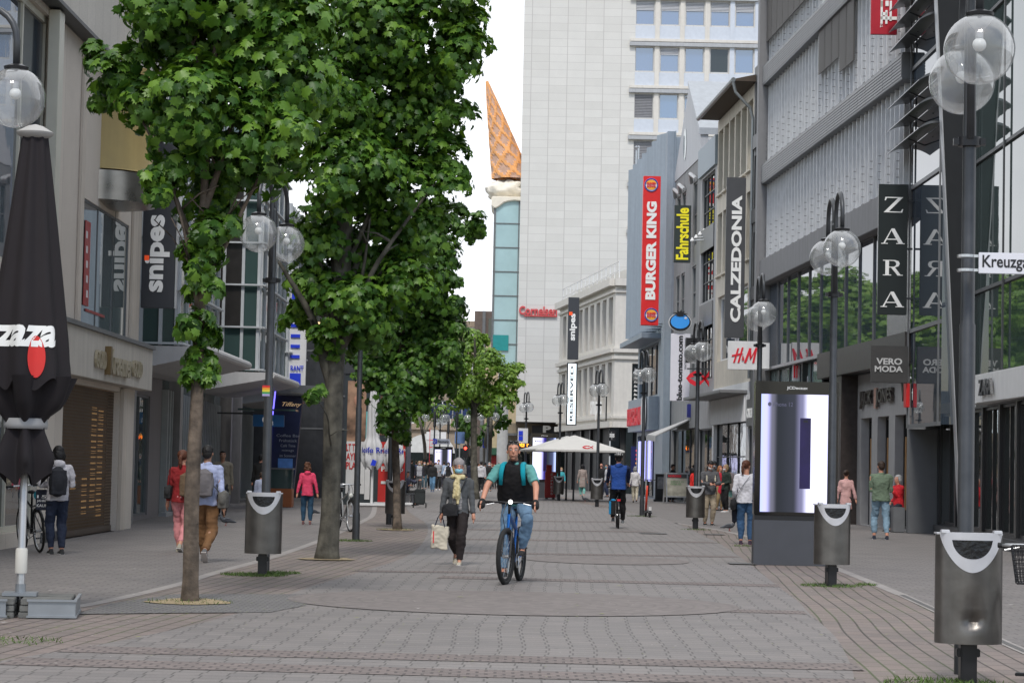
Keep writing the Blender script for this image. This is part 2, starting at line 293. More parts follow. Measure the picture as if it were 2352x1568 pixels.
# tree pits, grass tufts at the lamp feet, petals and scraps on the paving
SAND = mat('sandy_grit', (.30, .235, .14), .95, var=.3, scale=20)
GRS = mat('grass_blades', (.075, .13, .025), .7, var=.35, scale=6)
def blob_sheet(name, c, rx, ry, m, z):
    mb = MB(); n = 28; mb.add([(c.x + rx * math.cos(a) * (1 + .22 * math.sin(3 * a + c.x) + random.uniform(-.08, .08)), c.y + ry * math.sin(a) * (1 + random.uniform(-.12, .12)), 0) for a in [2 * math.pi * i / n for i in range(n)]], [tuple(range(n))]); o = mb.build(name, m); o.location.z = z; o['kind'] = 'structure'
for u, v, rx, ry in ((435, 1384, .42, .55), (753, 1285, .42, .5), (912, 1217, .4, .7)): blob_sheet('tree_pit', gp(u, v), rx, ry, SAND, .020)
gb = MB()
def tuft(c, n, rad, hh=.045):
    for _ in range(n):
        a = random.uniform(0, 6.28); r_ = rad * math.sqrt(random.random()); x, y = c.x + math.cos(a) * r_, c.y + math.sin(a) * r_ * 1.0; h = random.uniform(.4, 1.3) * hh; b = random.uniform(0, 6.28); w_ = .006; lx, ly = random.uniform(-.04, .04), random.uniform(-.04, .04)
        gb.add([(x - w_ * math.cos(b), y - w_ * math.sin(b), .012), (x + w_ * math.cos(b), y + w_ * math.sin(b), .012), (x + lx, y + ly, h)], [(0, 1, 2)])
for u, v, n, r_ in ((2170, 1575, 700, .45), (2300, 1600, 300, .3), (1908, 1347, 500, .42), (585, 1322, 1100, .45), (640, 1318, 500, .3), (808, 1243, 500, .4), (1474, 1186, 300, .5), (1597, 1217, 160, .4), (435, 1385, 160, .5), (1990, 1345, 160, .15), (20, 1475, 220, .45), (912, 1217, 160, .5), (1715, 1255, 160, .3)): tuft(gp(u, v), n, r_)
tag(gb.build('grass', GRS, None, fix=False), kind='stuff')
pt = MB()
for _ in range(1100):
    u = random.uniform(0, 2352); v = random.triangular(1150, 1568, 1400); p = gp(u, v); s_ = random.uniform(.006, .017) * (1 + (random.random() < .04) * 1.6); a = random.uniform(0, 3)
    pt.cur = 0 if random.random() < .4 else 1
    pt.add([(p.x + s_ * math.cos(a + k * 1.57) * (1 if k % 2 else .5), p.y + s_ * math.sin(a + k * 1.57), .026) for k in range(4)], [(0, 1, 2, 3)])
for cu, cv, n in ((435, 1390, 170), (600, 1325, 90), (753, 1290, 120), (880, 1280, 70), (30, 1440, 60)):
    for _ in range(n):
        c = gp(cu, cv); p = c + Vector((random.gauss(0, .8), random.gauss(0, 1.1), 0)); s_ = random.uniform(.008, .02); a = random.uniform(0, 3); pt.cur = 1
        pt.add([(p.x + s_ * math.cos(a + k * 1.57) * (1 if k % 2 else .5), p.y + s_ * math.sin(a + k * 1.57), .027) for k in range(4)], [(0, 1, 2, 3)])
tag(pt.build('litter', [mat('scrap_white', (.45, .43, .4), .8), mat('fallen_blossom', (.22, .25, .07), .8)], None, fix=False), kind='stuff')
# ------------------------------------------------------------ facades
ZV = Vector((0, 0, 1))
class Fac:
    def __init__(s, A, B, flip=False):
        s.A = Vector((A[0], A[1], 0)); s.B = Vector((B[0], B[1], 0)); s.L = (s.B - s.A).length; s.t = (s.B - s.A).normalized()
        n = Vector((-s.t.y, s.t.x, 0)); s.n = n if n.dot(-s.A) > 0 else -n
        if flip: s.n = -s.n
        s.X = Matrix((s.t, s.n, ZV)).transposed().to_4x4(); s.X.translation = s.A; s.rd = ZV.cross(s.n)
    def P(s, a, z, d=0): return s.A + s.t * a + s.n * d + ZV * z
    def hit(s, u, v, d=0):
        r = ray(u, v); o = Vector((0, 0, EYE)); q = s.A + s.n * d; k = (q - o).dot(s.n) / r.dot(s.n); p = o + r * k; return (p - s.A).dot(s.t), p.z
    def mb(s): return MB(s.X)
def wall(F, s0, s1, z0, z1, ops=(), rec=.2, thick=.4, d=0.):
    """a wall skin with real openings and reveals"""
    mb = F.mb(); xs = sorted({s0, s1} | {o[0] for o in ops} | {o[1] for o in ops}); zs = sorted({z0, z1} | {o[2] for o in ops} | {o[3] for o in ops})
    for i in range(len(xs) - 1):
        run = None
        for j in range(len(zs) - 1):
            cx, cz = (xs[i] + xs[i + 1]) / 2, (zs[j] + zs[j + 1]) / 2
            hole = any(o[0] < cx < o[1] and o[2] < cz < o[3] for o in ops)
            if hole:
                if run is not None: mb.quad((xs[i], d, run), (xs[i + 1], d, run), (xs[i + 1], d, zs[j]), (xs[i], d, zs[j])); run = None
            elif run is None: run = zs[j]
        if run is not None: mb.quad((xs[i], d, run), (xs[i + 1], d, run), (xs[i + 1], d, z1), (xs[i], d, z1))
    for a, b, c, e in [o[:4] for o in ops]:
        mb.quad((a, d, c), (a, d - rec, c), (a, d - rec, e), (a, d, e)); mb.quad((b, d, c), (b, d - rec, c), (b, d - rec, e), (b, d, e))
        mb.quad((a, d, c), (b, d, c), (b, d - rec, c), (a, d - rec, c)); mb.quad((a, d, e), (b, d, e), (b, d - rec, e), (a, d - rec, e))
    t = d - thick; mb.quad((s0, d, z0), (s0, t, z0), (s0, t, z1), (s0, d, z1)); mb.quad((s1, d, z0), (s1, t, z0), (s1, t, z1), (s1, d, z1)); mb.quad((s0, d, z1), (s1, d, z1), (s1, t, z1), (s0, t, z1))
    return mb
def window(root, F, a, b, c, e, fm, pm, nv=1, nh=1, fw=.07, rec=.16, name='window', d=0., fd=.06):
    f = F.mb(); y0, y1 = d - rec, d - rec + fd; g = .003
    f.box(a + g, a + fw, y0, y1, c + g, e - g); f.box(b - fw, b - g, y0, y1, c + g, e - g); f.box(a + fw, b - fw, y0, y1, c + g, c + fw); f.box(a + fw, b - fw, y0, y1, e - fw, e - g)
    for i in range(1, nv): x = a + (b - a) * i / nv; f.box(x - fw * .4, x + fw * .4, y0, y1 - .004, c + fw, e - fw)
    for i in range(1, nh):
        z = c + (e - c) * i / nh
        f.box(a + fw, b - fw, y0, y1 - .008, z - fw * .4, z + fw * .4)
    o = f.build(name, fm, root); p = F.mb(); p.quad((a + .01, y0 + .012, c + .01), (b - .01, y0 + .012, c + .01), (b - .01, y0 + .012, e - .01), (a + .01, y0 + .012, e - .01)); p.build('pane', pm, o, fix=False); return o
def fbox(root, F, name, m, a, b, z0, z1, d0, d1, bevel=0.): return F.mb().box(a, b, d0, d1, z0, z1).build(name, m, root, bevel=bevel)
def core(root, pts, z0, z1, m, name='body'):     # the solid volume behind a facade
    mb = MB(); mb.prism([(x, y, z0) for x, y in pts], (0, 0, z1 - z0)); return mb.build(name, m, root)
GLASS = mat('dark_glass', (.018, .024, .024), .02, ior=1.75, var=0, wav=.12, bscale=1.3)
GLASSG = mat('green_glass', (.05, .085, .08), .03, ior=1.7, var=0, wav=.1, bscale=1.6)
GLASSB = mat('mirror_glass', (.045, .06, .08), .015, ior=2.6, var=0, wav=.05, bscale=.8)
STONE = mat('pale_limestone', (.60, .53, .45), .8, var=.09, scale=1.5, stain=.16, bump=.15)
CREAM = mat('cream_metal', (.56, .54, .45), .4, var=.05)
GREYM = mat('grey_metal', (.16, .165, .17), .45, .2, var=.12, stain=.1)
DGREY = mat('dark_grey_metal', (.055, .058, .062), .45, .2, var=.15)
LGREY = mat('light_grey_metal', (.42, .43, .44), .4, .1, var=.08, stain=.12)
WHITEP = mat('white_paint', (.72, .72, .71), .5, var=.05, stain=.08)
BLACKP = mat('black_paint', (.014, .014, .016), .35, var=.1)
ALU = mat('aluminium', (.55, .56, .57), .3, .8, var=.1)
# ------------------------------------------------------------ bodies: capsules and lofts fused into one continuous surface
from mathutils import noise as mnoise
def remesh(mb, vox, smooth_it=2):
    me = bpy.data.meshes.new('tmp'); me.from_pydata(mb.v, [], mb.f); o = bpy.data.objects.new('tmp', me); C.objects.link(o)
    md = o.modifiers.new('r', 'REMESH'); md.mode = 'VOXEL'; md.voxel_size = vox; md.adaptivity = 0
    if smooth_it: s = o.modifiers.new('s', 'SMOOTH'); s.factor = .5; s.iterations = smooth_it
    dg = bpy.context.evaluated_depsgraph_get(); r = bpy.data.meshes.new_from_object(o.evaluated_get(dg)); C.objects.unlink(o); bpy.data.objects.remove(o); bpy.data.meshes.remove(me); return r
def finish(me, name, mats, parent, paint=None, fold=0., fs=9., seed=0):
    for m in (mats if isinstance(mats, (list, tuple)) else [mats]): me.materials.append(m)
    if fold > 0:
        n = len(me.vertices); co = np.empty(n * 3); me.vertices.foreach_get('co', co); co = co.reshape(-1, 3); no = np.array([v.normal for v in me.vertices]) if n else co
        d = np.array([mnoise.noise(Vector((p[0] * fs + seed, p[1] * fs, p[2] * fs * .75))) + .5 * mnoise.noise(Vector((p[0] * fs * 2.3, p[1] * fs * 2.3 + seed, p[2] * fs * 2.6))) for p in co]); co += no * (d * fold)[:, None]; me.vertices.foreach_set('co', co.ravel())
    if paint is not None:
        co = np.empty(len(me.polygons) * 3); me.polygons.foreach_get('center', co); mi = np.array([paint(*c) for c in co.reshape(-1, 3)], dtype=np.int32); me.polygons.foreach_set('material_index', mi)
    me.polygons.foreach_set('use_smooth', [True] * len(me.polygons)); me.update(); o = bpy.data.objects.new(name, me); return link(o, parent)
def remesh_build(mb, name, m, parent, vox, **k): return finish(remesh(mb, vox), name, m, parent, **k)
def loft(mb, secs, seg=20, X=None):      # secs: (centre Vector, half width x, half depth y, tilt about x)
    vs = []; 
    for c, a, b, t in secs:
        for k in range(seg):
            an = 2 * math.pi * k / seg; ca, sa = math.cos(an), math.sin(an); sx = abs(ca) ** .85 * (1 if ca > 0 else -1); sy_ = abs(sa) ** .85 * (1 if sa > 0 else -1); y = b * sy_; vs.append((c[0] + a * sx, c[1] + y * math.cos(t), c[2] + y * math.sin(t)))
    n = len(secs); mb.add(vs, [(j * seg + k, j * seg + (k + 1) % seg, (j + 1) * seg + (k + 1) % seg, (j + 1) * seg + k) for j in range(n - 1) for k in range(seg)] + [tuple(range(seg))[::-1], tuple(range((n - 1) * seg, n * seg))])
def capsule(mb, a, b, ra, rb, seg=12):
    a, b = Vector(a), Vector(b); d = (b - a).normalized(); mb.tube([a - d * ra * .6, a - d * ra * .3, a, a.lerp(b, .5), b, b + d * rb * .3, b + d * rb * .6], [ra * .5, ra * .9, ra, (ra + rb) / 2, rb, rb * .9, rb * .5], seg)
def ik(a, t, l1, l2, pole):
    a, t, pole = Vector(a), Vector(t), Vector(pole); d = t - a; L_ = min(d.length, (l1 + l2) * .998); d = d.normalized() * L_; t = a + d; x = (L_ * L_ + l1 * l1 - l2 * l2) / (2 * L_); h = math.sqrt(max(0, l1 * l1 - x * x)); n = d.normalized(); p = pole - n * pole.dot(n); p.normalize(); return a + n * x + p * h, t
HAIRC = {'black': (.008, .007, .007), 'brown': (.03, .016, .009), 'auburn': (.09, .028, .012), 'grey': (.30, .30, .30), 'pepper': (.06, .055, .05), 'blond': (.33, .23, .12), 'ginger': (.32, .12, .04), 'curly': (.10, .04, .02)}
def cloth(c, name=None, r=.85): return mat('cloth_%02x%02x%02x' % tuple(int(min(1, x) * 255) for x in c), c, r, var=.14, scale=6, bump=.2, bscale=90)
SKINS = {'light': (.52, .25, .165), 'tan': (.36, .19, .12), 'dark': (.10, .055, .035)}
def person(label, loc, rz, H=1.7, det=1, skin='light', hair='brown', style='short', top=(.1, .1, .1), bottom=(.03, .035, .05), shoe=(.02, .02, .02), feet=None, hands=None, hipz=None, lean=0., side=0., sleeve='long', hem=None, skirt=None, head=(0, 0), mask=None, hat=None, elbow=None, knee=None, wide=1., bare_leg=False, toe=None, extra=None, group=None, hipy=0., turn=0., collar=True, sleeve_c=None, face=True, fpitch=(0, 0), hoodie=False, female=False, sole=None):
    s = H / 1.75; vox = {2: .0095, 1: .015, 0: .024}[det]; t = thing('person', label, 'person', loc, rz, group); k = s
    SK = mat('skin_' + skin, SKINS[skin], .5, var=.10, scale=12)
    hz = (hipz if hipz else .925) * k; hp = Vector((side * .0, hipy * k, hz)); sh = Vector((side * k, hipy * k - math.sin(lean) * .52 * k, hz + math.cos(lean) * .50 * k)); ax = (sh - hp).normalized()
    def sp(f): return hp + (sh - hp) * f
    w = wide * (.93 if female else 1.0); sw = .180 * w * k; ct, st_ = math.cos(turn), math.sin(turn)
    shL, shR = sh + Vector((sw * ct, sw * st_, -.025 * k)), sh + Vector((-sw * ct, -sw * st_, -.025 * k)); hdw = .085 * k
    hiL, hiR = hp + Vector((hdw, 0, -.01 * k)), hp + Vector((-hdw, 0, -.01 * k)); fe = feet or [(.095, 0, 0), (-.095, .03, 0)]; fe = [Vector(f) * k for f in fe]; an = [f + Vector((0, .02 * k, .085 * k)) for f in fe]
    kp = knee or [(0.15, -1, 0), (-.15, -1, 0)]; kn = []
    for i, hh_ in enumerate((hiL, hiR)): kk, aa = ik(hh_, an[i], .43 * k, .42 * k, kp[i]); kn.append(kk); an[i] = aa
    ha = hands or [(.27, -.04, .80), (-.27, -.04, .80)]; ha = [Vector(h) * k for h in ha]; ep = elbow or [(.3, 1, -.2), (-.3, 1, -.2)]; el = []
    for i, ss in enumerate((shL, shR)): ee, hh_ = ik(ss, ha[i], .285 * k, .26 * k, ep[i]); el.append(ee); ha[i] = hh_
    yaw, nod = head; nk = sh + ax * .045 * k; hc = nk + Vector((0, -.02 * k - math.sin(lean) * .05 * k, .155 * k)) + Vector((math.sin(yaw) * .0, -abs(math.sin(nod)) * .04 * k, 0)); HX = Matrix.Translation(hc) @ Matrix.Rotation(yaw, 4, 'Z') @ Matrix.Rotation(nod, 4, 'X') @ Matrix.Scale(k, 4)
    # body
    mb = MB(); loft(mb, [(sp(-.10), .150 * w * k, .105 * k, 0), (sp(.08), .155 * w * k, .11 * k, 0), (sp(.38), .128 * w * k, .095 * k, lean), (sp(.7), .155 * w * k, .11 * k, lean), (sp(.93), .165 * w * k, .09 * k, lean), (sp(1.03), .09 * k, .07 * k, lean)]); capsule(mb, sh - ax * .03 * k, nk + Vector((0, -.015 * k, .07 * k)), .058 * k, .054 * k)
    for i in (0, 1):
        S_ = (shL, shR)[i]; capsule(mb, S_, el[i], .048 * k, .040 * k); capsule(mb, el[i], ha[i], .041 * k, .027 * k); hh_ = (hiL, hiR)[i]; capsule(mb, hh_, kn[i], .085 * k, .055 * k); capsule(mb, kn[i], an[i], .055 * k, .036 * k); m_ = kn[i].lerp(an[i], .3) + Vector((0, .012 * k, 0)); mb.ball(m_, .050 * k, 10, 8, (1, 1, 1.7)); mb.ball(an[i] + Vector((0, -.03 * k, -.04 * k)), .045 * k, 10, 8, (.8, 1.5, .7))
        hd = (ha[i] - el[i]).normalized(); sd_ = Vector((1, 0, 0)) - hd * hd.x
        if sd_.length < .3: sd_ = Vector((0, 1, 0)) - hd * hd.y
        sd_.normalize(); 
        if abs(hd.z) > .6: sd_ = (Vector((0, 1, 0)) - hd * hd.y).normalized()
        pn = hd.cross(sd_); capsule(mb, ha[i], ha[i] + hd * .075 * k, .030 * k, .034 * k, 10)
        if det >= 1:
            for q in range(4):
                b0 = ha[i] + hd * .085 * k + sd_ * (q - 1.5) * .021 * k; ln = (.062, .072, .068, .052)[q] * k; cv = Vector((-1 if i == 0 else 1, 0, 0)) * .3 + Vector((0, -.35, -.1)) if abs(hd.z) > .6 else Vector((0, 0, -.9)); b1 = b0 + (hd + cv * .25).normalized() * ln * .55; b2 = b1 + (hd + cv * .9).normalized() * ln * .5; mb.tube([b0 - hd * .02 * k, b0, b1, b2], [.0115 * k, .011 * k, .010 * k, .008 * k], 8)
            th = ha[i] + hd * .03 * k + sd_ * -.03 * k; mb.tube([th, th - sd_ * .025 * k + hd * .03 * k, th - sd_ * .028 * k + hd * .06 * k], [.014 * k, .0125 * k, .009 * k], 8)
    H_ = MB(HX); H_.ball((0, .012, .035), .078, 20, 14, (.97, 1.20, 1.08)); H_.ball((0, -.018, -.035), .062, 16, 12, (.95, 1.12, 1.22)); H_.ball((0, -.062, -.095), .026, 12, 8, (1.1, .9, .8)); H_.ball((.0, -.06, -.005), .045, 12, 8, (1.15, .65, 1))
    H_.tube([(0, -.088, .022), (0, -.106, -.018), (0, -.098, -.034)], [.009, .0155, .010], 8); H_.tube([(-.042, -.078, .034), (0, -.092, .033), (.042, -.078, .034)], .010, 8); H_.tube([(-.025, -.088, -.063), (0, -.096, -.063), (.025, -.088, -.063)], .009, 8)
    for sx in (-1, 1): H_.ball((sx * .078, .012, -.005), .026, 10, 8, (.35, .7, 1.15))
    mb.add(H_.v, H_.f); hi = HX.inverted(); LIP = mat('lips_' + skin, tuple(c * .62 for c in SKINS[skin]), .5, var=.05); STB = mat('stubble_' + skin, tuple(c * .66 for c in SKINS[skin]), .6, var=.1)
    def pf(x, y, z):
        p = hi @ Vector((x, y, z))
        if abs(p.x) < .03 and p.y < -.07 and -.072 < p.z < -.052: return 1
        if style == 'crop' and p.y < .02 and p.z < -.045 and abs(p.x) < .07 and p.z > -.14: return 2
        return 0
    bme = remesh(mb, vox * .8 if det == 2 else vox, 2 if det < 2 else 1); finish(bme, 'body', [SK, LIP, STB], t, paint=pf if det >= 1 else None)
    if face and det >= 1:
        for sx in (-1, 1):
            e = MB(HX); e.ball((sx * .031, -.083, .012), .0125, 12, 8, (1.2, .7, .8)); eo = e.build('eye', mat('eye_white', (.5, .47, .45), .3, var=0), t, smooth=True, local=True); e = MB(HX); e.ball((sx * .031, -.0905, .0115), .0062, 10, 8, (1, .6, 1)); e.build('iris', mat('iris_dark', (.03, .018, .01), .2, var=0), eo, smooth=True, local=True)
        e = MB(HX); [e.tube([(sx * .014, -.094, .036), (sx * .034, -.090, .041), (sx * .052, -.074, .035)], [.004, .0048, .003], 6) for sx in (-1, 1)]; e.build('eyebrows', mat('hair_' + hair, HAIRC[hair], .6, var=.2), t, local=True)
    # clothes
    g = .016 * k; cl = MB(); hemf = -.12 if hem is None else hem
    secs = [(sp(hemf), (.165 if hemf > -.3 else .19) * w * k + g, .125 * k + g, 0)] if hemf > -.3 else [(hp + (hp - sh).normalized() * 0 + Vector((0, .01 * k, hemf * .5 * k)), .20 * w * k, .15 * k, 0), (sp(-.15), .175 * w * k + g * .5, .13 * k + g * .5, 0)]
    secs += [(sp(.08), .158 * w * k + g, .115 * k + g, 0), (sp(.38), .137 * w * k + g, .102 * k + g, lean), (sp(.7), .160 * w * k + g, .118 * k + g, lean), (sp(.93), .168 * w * k + g, .096 * k + g * .8, lean), (sp(1.05), .085 * k, .075 * k, lean)]; loft(cl, secs)
    for i in (0, 1):
        S_ = (shL, shR)[i]
        if sleeve == 'none': capsule(cl, S_ + Vector((0, 0, .01)), S_.lerp(sh, .3), .052 * k, .06 * k); continue
        capsule(cl, sh.lerp(S_, .5), S_, .06 * k, .062 * k)
        if sleeve == 'long': capsule(cl, S_, el[i], .060 * k, .052 * k); cl.tube([el[i], el[i].lerp(ha[i], .5), ha[i].lerp(el[i], .06)], [.052 * k, .046 * k, .042 * k], 12); cl.ball(el[i], .054 * k, 12, 8)
        else: cl.tube([S_, S_.lerp(el[i], .4), S_.lerp(el[i], .78)], [.062 * k, .064 * k, .066 * k], 12)
    if collar: cl.tube([sh + Vector((0, 0, -.02 * k)), nk + Vector((0, 0, .025 * k))], [.085 * k, .068 * k], 14)
    if hoodie: cl.ball(nk + Vector((0, .085 * k, -.01 * k)), .085 * k, 14, 10, (1.15, .7, .75))
    if sleeve_c is not None:
        def pc(x, y, z): return 1 if abs(x - sh.x) > sw * .93 or (z < el[0].z + .02 and abs(x) > .17 * k) else 0
        finish(remesh(cl, vox), 'top', [cloth(top), cloth(sleeve_c)], t, paint=pc, fold=.016 * k, seed=loc[0])
    else: finish(remesh(cl, vox), 'top', cloth(top), t, fold=.019 * k if det else .01, fs=8, seed=loc[0])
    lg = MB(); loft(lg, [(sp(-.12), .160 * w * k, .115 * k, 0), (sp(.05), .160 * w * k, .118 * k, 0), (sp(.16), .15 * w * k, .112 * k, 0)])
    for i in (0, 1): hh_ = (hiL, hiR)[i]; capsule(lg, hh_, kn[i], .100 * k * wide ** .5, .078 * k); lg.tube([kn[i], kn[i].lerp(an[i], .35) + Vector((0, .008 * k, 0)), kn[i].lerp(an[i], .96 if not bare_leg else .86)], [.078 * k, .078 * k, (.052 if not female else .045) * k], 12); lg.ball(kn[i], .080 * k, 12, 8)
    if skirt: loft(lg, [(Vector((0, hipy * k, skirt * k)), .23 * k, .19 * k, 0), (sp(-.1), .17 * k, .13 * k, 0)])
    finish(remesh(lg, vox), 'trousers' if not skirt else 'skirt', cloth(bottom), t, fold=.017 * k if det else .008, fs=8, seed=loc[1])
    for i in (0, 1):
        pit = fpitch[i]; X = Matrix.Translation(an[i]) @ Matrix.Rotation(pit, 4, 'X') @ Matrix.Scale(k, 4); f = MB(X); f.ball((0, .005, -.030), .045, 12, 8, (.85, 1.05, 1.1)); f.tube([(0, .05, -.055), (0, -.02, -.05), (0, -.11, -.060), (0, -.165, -.068)], [.036, .041, .043, .028], 12, sy=.75); f.box(-.036, .036, -.18, .06, -.086, -.066)
        so_ = finish(remesh(f, max(.009, vox * .7)), 'shoe', cloth(shoe), t); 
        if det >= 1: f = MB(X); f.prism([(x_, y_, -.092) for x_, y_ in ((-.036, .055), (.036, .055), (.044, -.06), (.036, -.17), (0, -.196), (-.036, -.17), (-.044, -.06))], (0, 0, .018)); f.build('sole', cloth(sole or (.5, .48, .45)), so_, local=True)
    # hair, hats, masks
    hm = mat('hair_' + hair, HAIRC[hair], .6, var=.35, scale=30, bump=.5, bscale=120); hb = MB(HX)
    if style != 'bald':
        kk = 1.0 if style in ('short', 'crop') else 1.06; hb.ball((0, .022, .045), .084 * kk, 18, 12, (1.0, 1.18, 1.05)); 
        if style == 'short': hb.ball((0, .06, .0), .07, 14, 10, (1.05, .8, 1.1)); hb.ball((0, -.03, .10), .05, 12, 8, (1.2, 1, .6))
        if style in ('bob', 'long'): hb.ball((0, .05, -.02), .085, 16, 12, (1.08, .85, 1.25)); [hb.tube([(sx * .075, 0, .04), (sx * .088, .01, -.04), (sx * .075, .03, -.11)], [.03, .034, .02], 10) for sx in (-1, 1)]
        if style == 'long': hb.tube([(0, .09, 0), (0, .115, -.12), (0, .11, -.26), (0, .10, -.34)], [.07, .075, .06, .03], 14)
        if style == 'tail': hb.tube([(0, .11, .03), (0, .15, 0), (0, .155, -.10), (0, .13, -.2)], [.03, .032, .03, .01], 12)
        if style == 'bun': hb.ball((0, .12, .06), .04, 12, 8)
        if style == 'curly': [hb.ball((random.uniform(-.08, .08), random.uniform(-.0, .11), random.uniform(-.10, .12)), .04, 8, 6) for _ in range(26)]
        me = remesh(hb, max(.008, vox * .6), 1)
        if det >= 0:      # keep the face clear
            bm = bmesh.new(); bm.from_mesh(me); dl = [f for f in bm.faces if (lambda p: p.y < -.035 and p.z < .075 and abs(p.x) < .07)(hi @ f.calc_center_median())]; bmesh.ops.delete(bm, geom=dl, context='FACES'); bm.to_mesh(me); bm.free()
        finish(me, 'hair', hm, t, fold=.006 * k, fs=60)
    if mask:
        mk = MB(HX); mk.ball((0, -.045, -.052), .058, 16, 12, (1.12, 1.22, .88)); mm = remesh(mk, .008, 1); bm = bmesh.new(); bm.from_mesh(mm); bmesh.ops.delete(bm, geom=[f for f in bm.faces if (hi @ f.calc_center_median()).y > -.045], context='FACES'); bm.to_mesh(mm); bm.free(); finish(mm, 'face_mask', cloth(mask, r=.7), t); mk = MB(HX); [mk.tube([(sx * .055, -.05, q), (sx * .076, .01, .0)], .002, 5) for sx in (-1, 1) for q in (-.03, -.075)]; mk.build('mask_loops', WHITEP, t, local=True)
    if hat == 'beanie': hb = MB(HX); hb.ball((0, .022, .06), .096, 18, 12, (1.02, 1.18, 1.1)); me = remesh(hb, .010, 1); bm = bmesh.new(); bm.from_mesh(me); bmesh.ops.delete(bm, geom=[f for f in bm.faces if (hi @ f.calc_center_median()).z < .03 + (hi @ f.calc_center_median()).y * -.25], context='FACES'); bm.to_mesh(me); bm.free(); finish(me, 'knit_hat', cloth((.27, .25, .25)), t, fold=.006, fs=30)
    if hat == 'cap': hb = MB(HX); hb.ball((0, .015, .065), .092, 16, 10, (1, 1.12, .85)); hb.prism([(-.07, -.07, .07), (.07, -.07, .07), (.05, -.16, .055), (-.05, -.16, .055)], (0, 0, .01)); hb.build('cap', cloth(extra or (.05, .05, .06)), t, local=True, smooth=True)
    if hat == 'helmet':
        hb = MB(HX); hb.ball((0, .02, .075), .108, 20, 14, (1, 1.28, .88)); me = remesh(hb, .010, 1); bm = bmesh.new(); bm.from_mesh(me); bmesh.ops.delete(bm, geom=[f for f in bm.faces if (hi @ f.calc_center_median()).z < .045], context='FACES'); bm.to_mesh(me); bm.free(); finish(me, 'helmet', [cloth((.012, .012, .014), r=.3), WHITEP], t, paint=lambda x, y, z: 1 if (abs((hi @ Vector((x, y, z))).x * 22 + 50) % 1 < .22 and (hi @ Vector((x, y, z))).z > .09) else 0)
    return t, dict(sh=sh, shL=shL, shR=shR, hp=hp, ha=ha, el=el, HX=HX, k=k, nk=nk, kn=kn, an=an, ax=ax, T=t)
def wp(info, p):      # point local to a person -> world
    t = info['T']; return Matrix.Translation(t.location) @ Matrix.Rotation(t.rotation_euler.z, 4, 'Z') @ Vector(p)
# ------------------------------------------------------------ left side of the street
F1 = Fac((-8.2, 18), (-8.2, 50.3))       # s = Y - 18
def sy(Y): return Y - 18
root = thing('corner_shop_building', 'pale stone clad building with rolling grille shopfront and gold curved bay', 'building', (-9, 34, 0))
W1 = wall(F1, 0, 32.3, 0, 9.4, [(sy(42.3), sy(48.4), 0, 2.9), (sy(43.6), sy(48.95), 3.95, 6.45), (sy(34), sy(40.2), .25, 3.0), (sy(30.5), sy(40.2), 4.6, 9.2), (sy(20), sy(29), .3, 3), (sy(20), sy(29.5), 4.6, 9.2)], .25)
W1.build('wall', brick_mat('stone_slabs', (.62, .555, .48), (.58, .515, .445), (.34, .30, .26), 1.0, 1.9, .008, 0, 0, .8, .2, .08), root)
core(root, [(-16, 18), (-8.5, 18), (-8.5, 50.25), (-16, 50.25)], 0, 9.3, STONE)
fbox(root, F1, 'upper_storey', brick_mat('stone_band', (.58, .54, .48), (.56, .52, .46), (.3, .27, .24), .9, .8, .006, 0, .5, .8, .2, .07), 0, sy(50.9), 9.4, 11.0, -7.5, .28)
fbox(root, F1, 'cornice', DGREY, 0, sy(51.1), 11.0, 11.12, -7.5, .42); fbox(root, F1, 'soffit_trim', DGREY, 0, sy(50.9), 9.33, 9.4, -.2, .3)
F1b = Fac((-9.3, 18), (-9.3, 50.5))
wall(F1b, 0, 32.5, 11.12, 15.5, [(2 + 3.6 * i, 4.4 + 3.6 * i, 12, 14.4) for i in range(8)], .2).build('attic', STONE, root)
for i in range(8): window(root, F1b, 2 + 3.6 * i, 4.4 + 3.6 * i, 12, 14.4, DGREY, GLASS, 2, 1)
for a, b, c, e, nv in ((30.5, 40.2, 4.6, 9.2, 5), (20, 29.5, 4.6, 9.2, 5)): window(root, F1, sy(a), sy(b), c, e, CREAM if a < 43 else GREYM, GLASSB if a < 43 else mat('shop_upper_glass', (.10, .13, .13), .015, ior=2.7, var=.1, scale=.6), nv, 1, .12 if a < 43 else .06, .14)
window(root, F1, sy(43.6), sy(48.95), 3.95, 6.45, GREYM, mat('shop_upper_glass', (.10, .13, .13), .015, ior=2.9, var=.1, scale=.6), 3, 1, .05, .045, fd=.03); window(root, F1, sy(34), sy(40.2), .25, 3.0, CREAM, GLASS, 3, 1, .1); window(root, F1, sy(20), sy(29), .3, 3, CREAM, GLASS, 4, 1, .1)
for y0, y1 in ((40.35, 40.7), (43.1, 43.45), (49.2, 50.25)): fbox(root, F1, 'pilaster', STONE, sy(y0), sy(y1), 3.95, 9.33, 0.003, .06, .01)
fbox(root, F1, 'window_surround', CREAM, sy(39.9), sy(40.34), 3.2, 9.3, .003, .2, .01)
fbox(root, F1, 'ledge', GREYM, 10, sy(50.8), 3.9, 3.98, .003, .36)
fbox(root, F1, 'fascia', mat('fascia_stone', (.53, .49, .43), .75, var=.08, scale=2, stain=.15), 10, sy(50.75), 3.0, 3.9, .003, .3, .008)
fbox(root, F1, 'door_jamb', STONE, sy(48.45), sy(49.0), 0, 2.97, .003, .08, .01); fbox(root, F1, 'plinth', DGREY, sy(40.6), sy(42.25), 0, .18, .003, .05)
for y in (41.0, 47.2): fbox(root, F1, 'joint', DGREY, sy(y), sy(y) + .012, 4, 9.3, .002, .008)
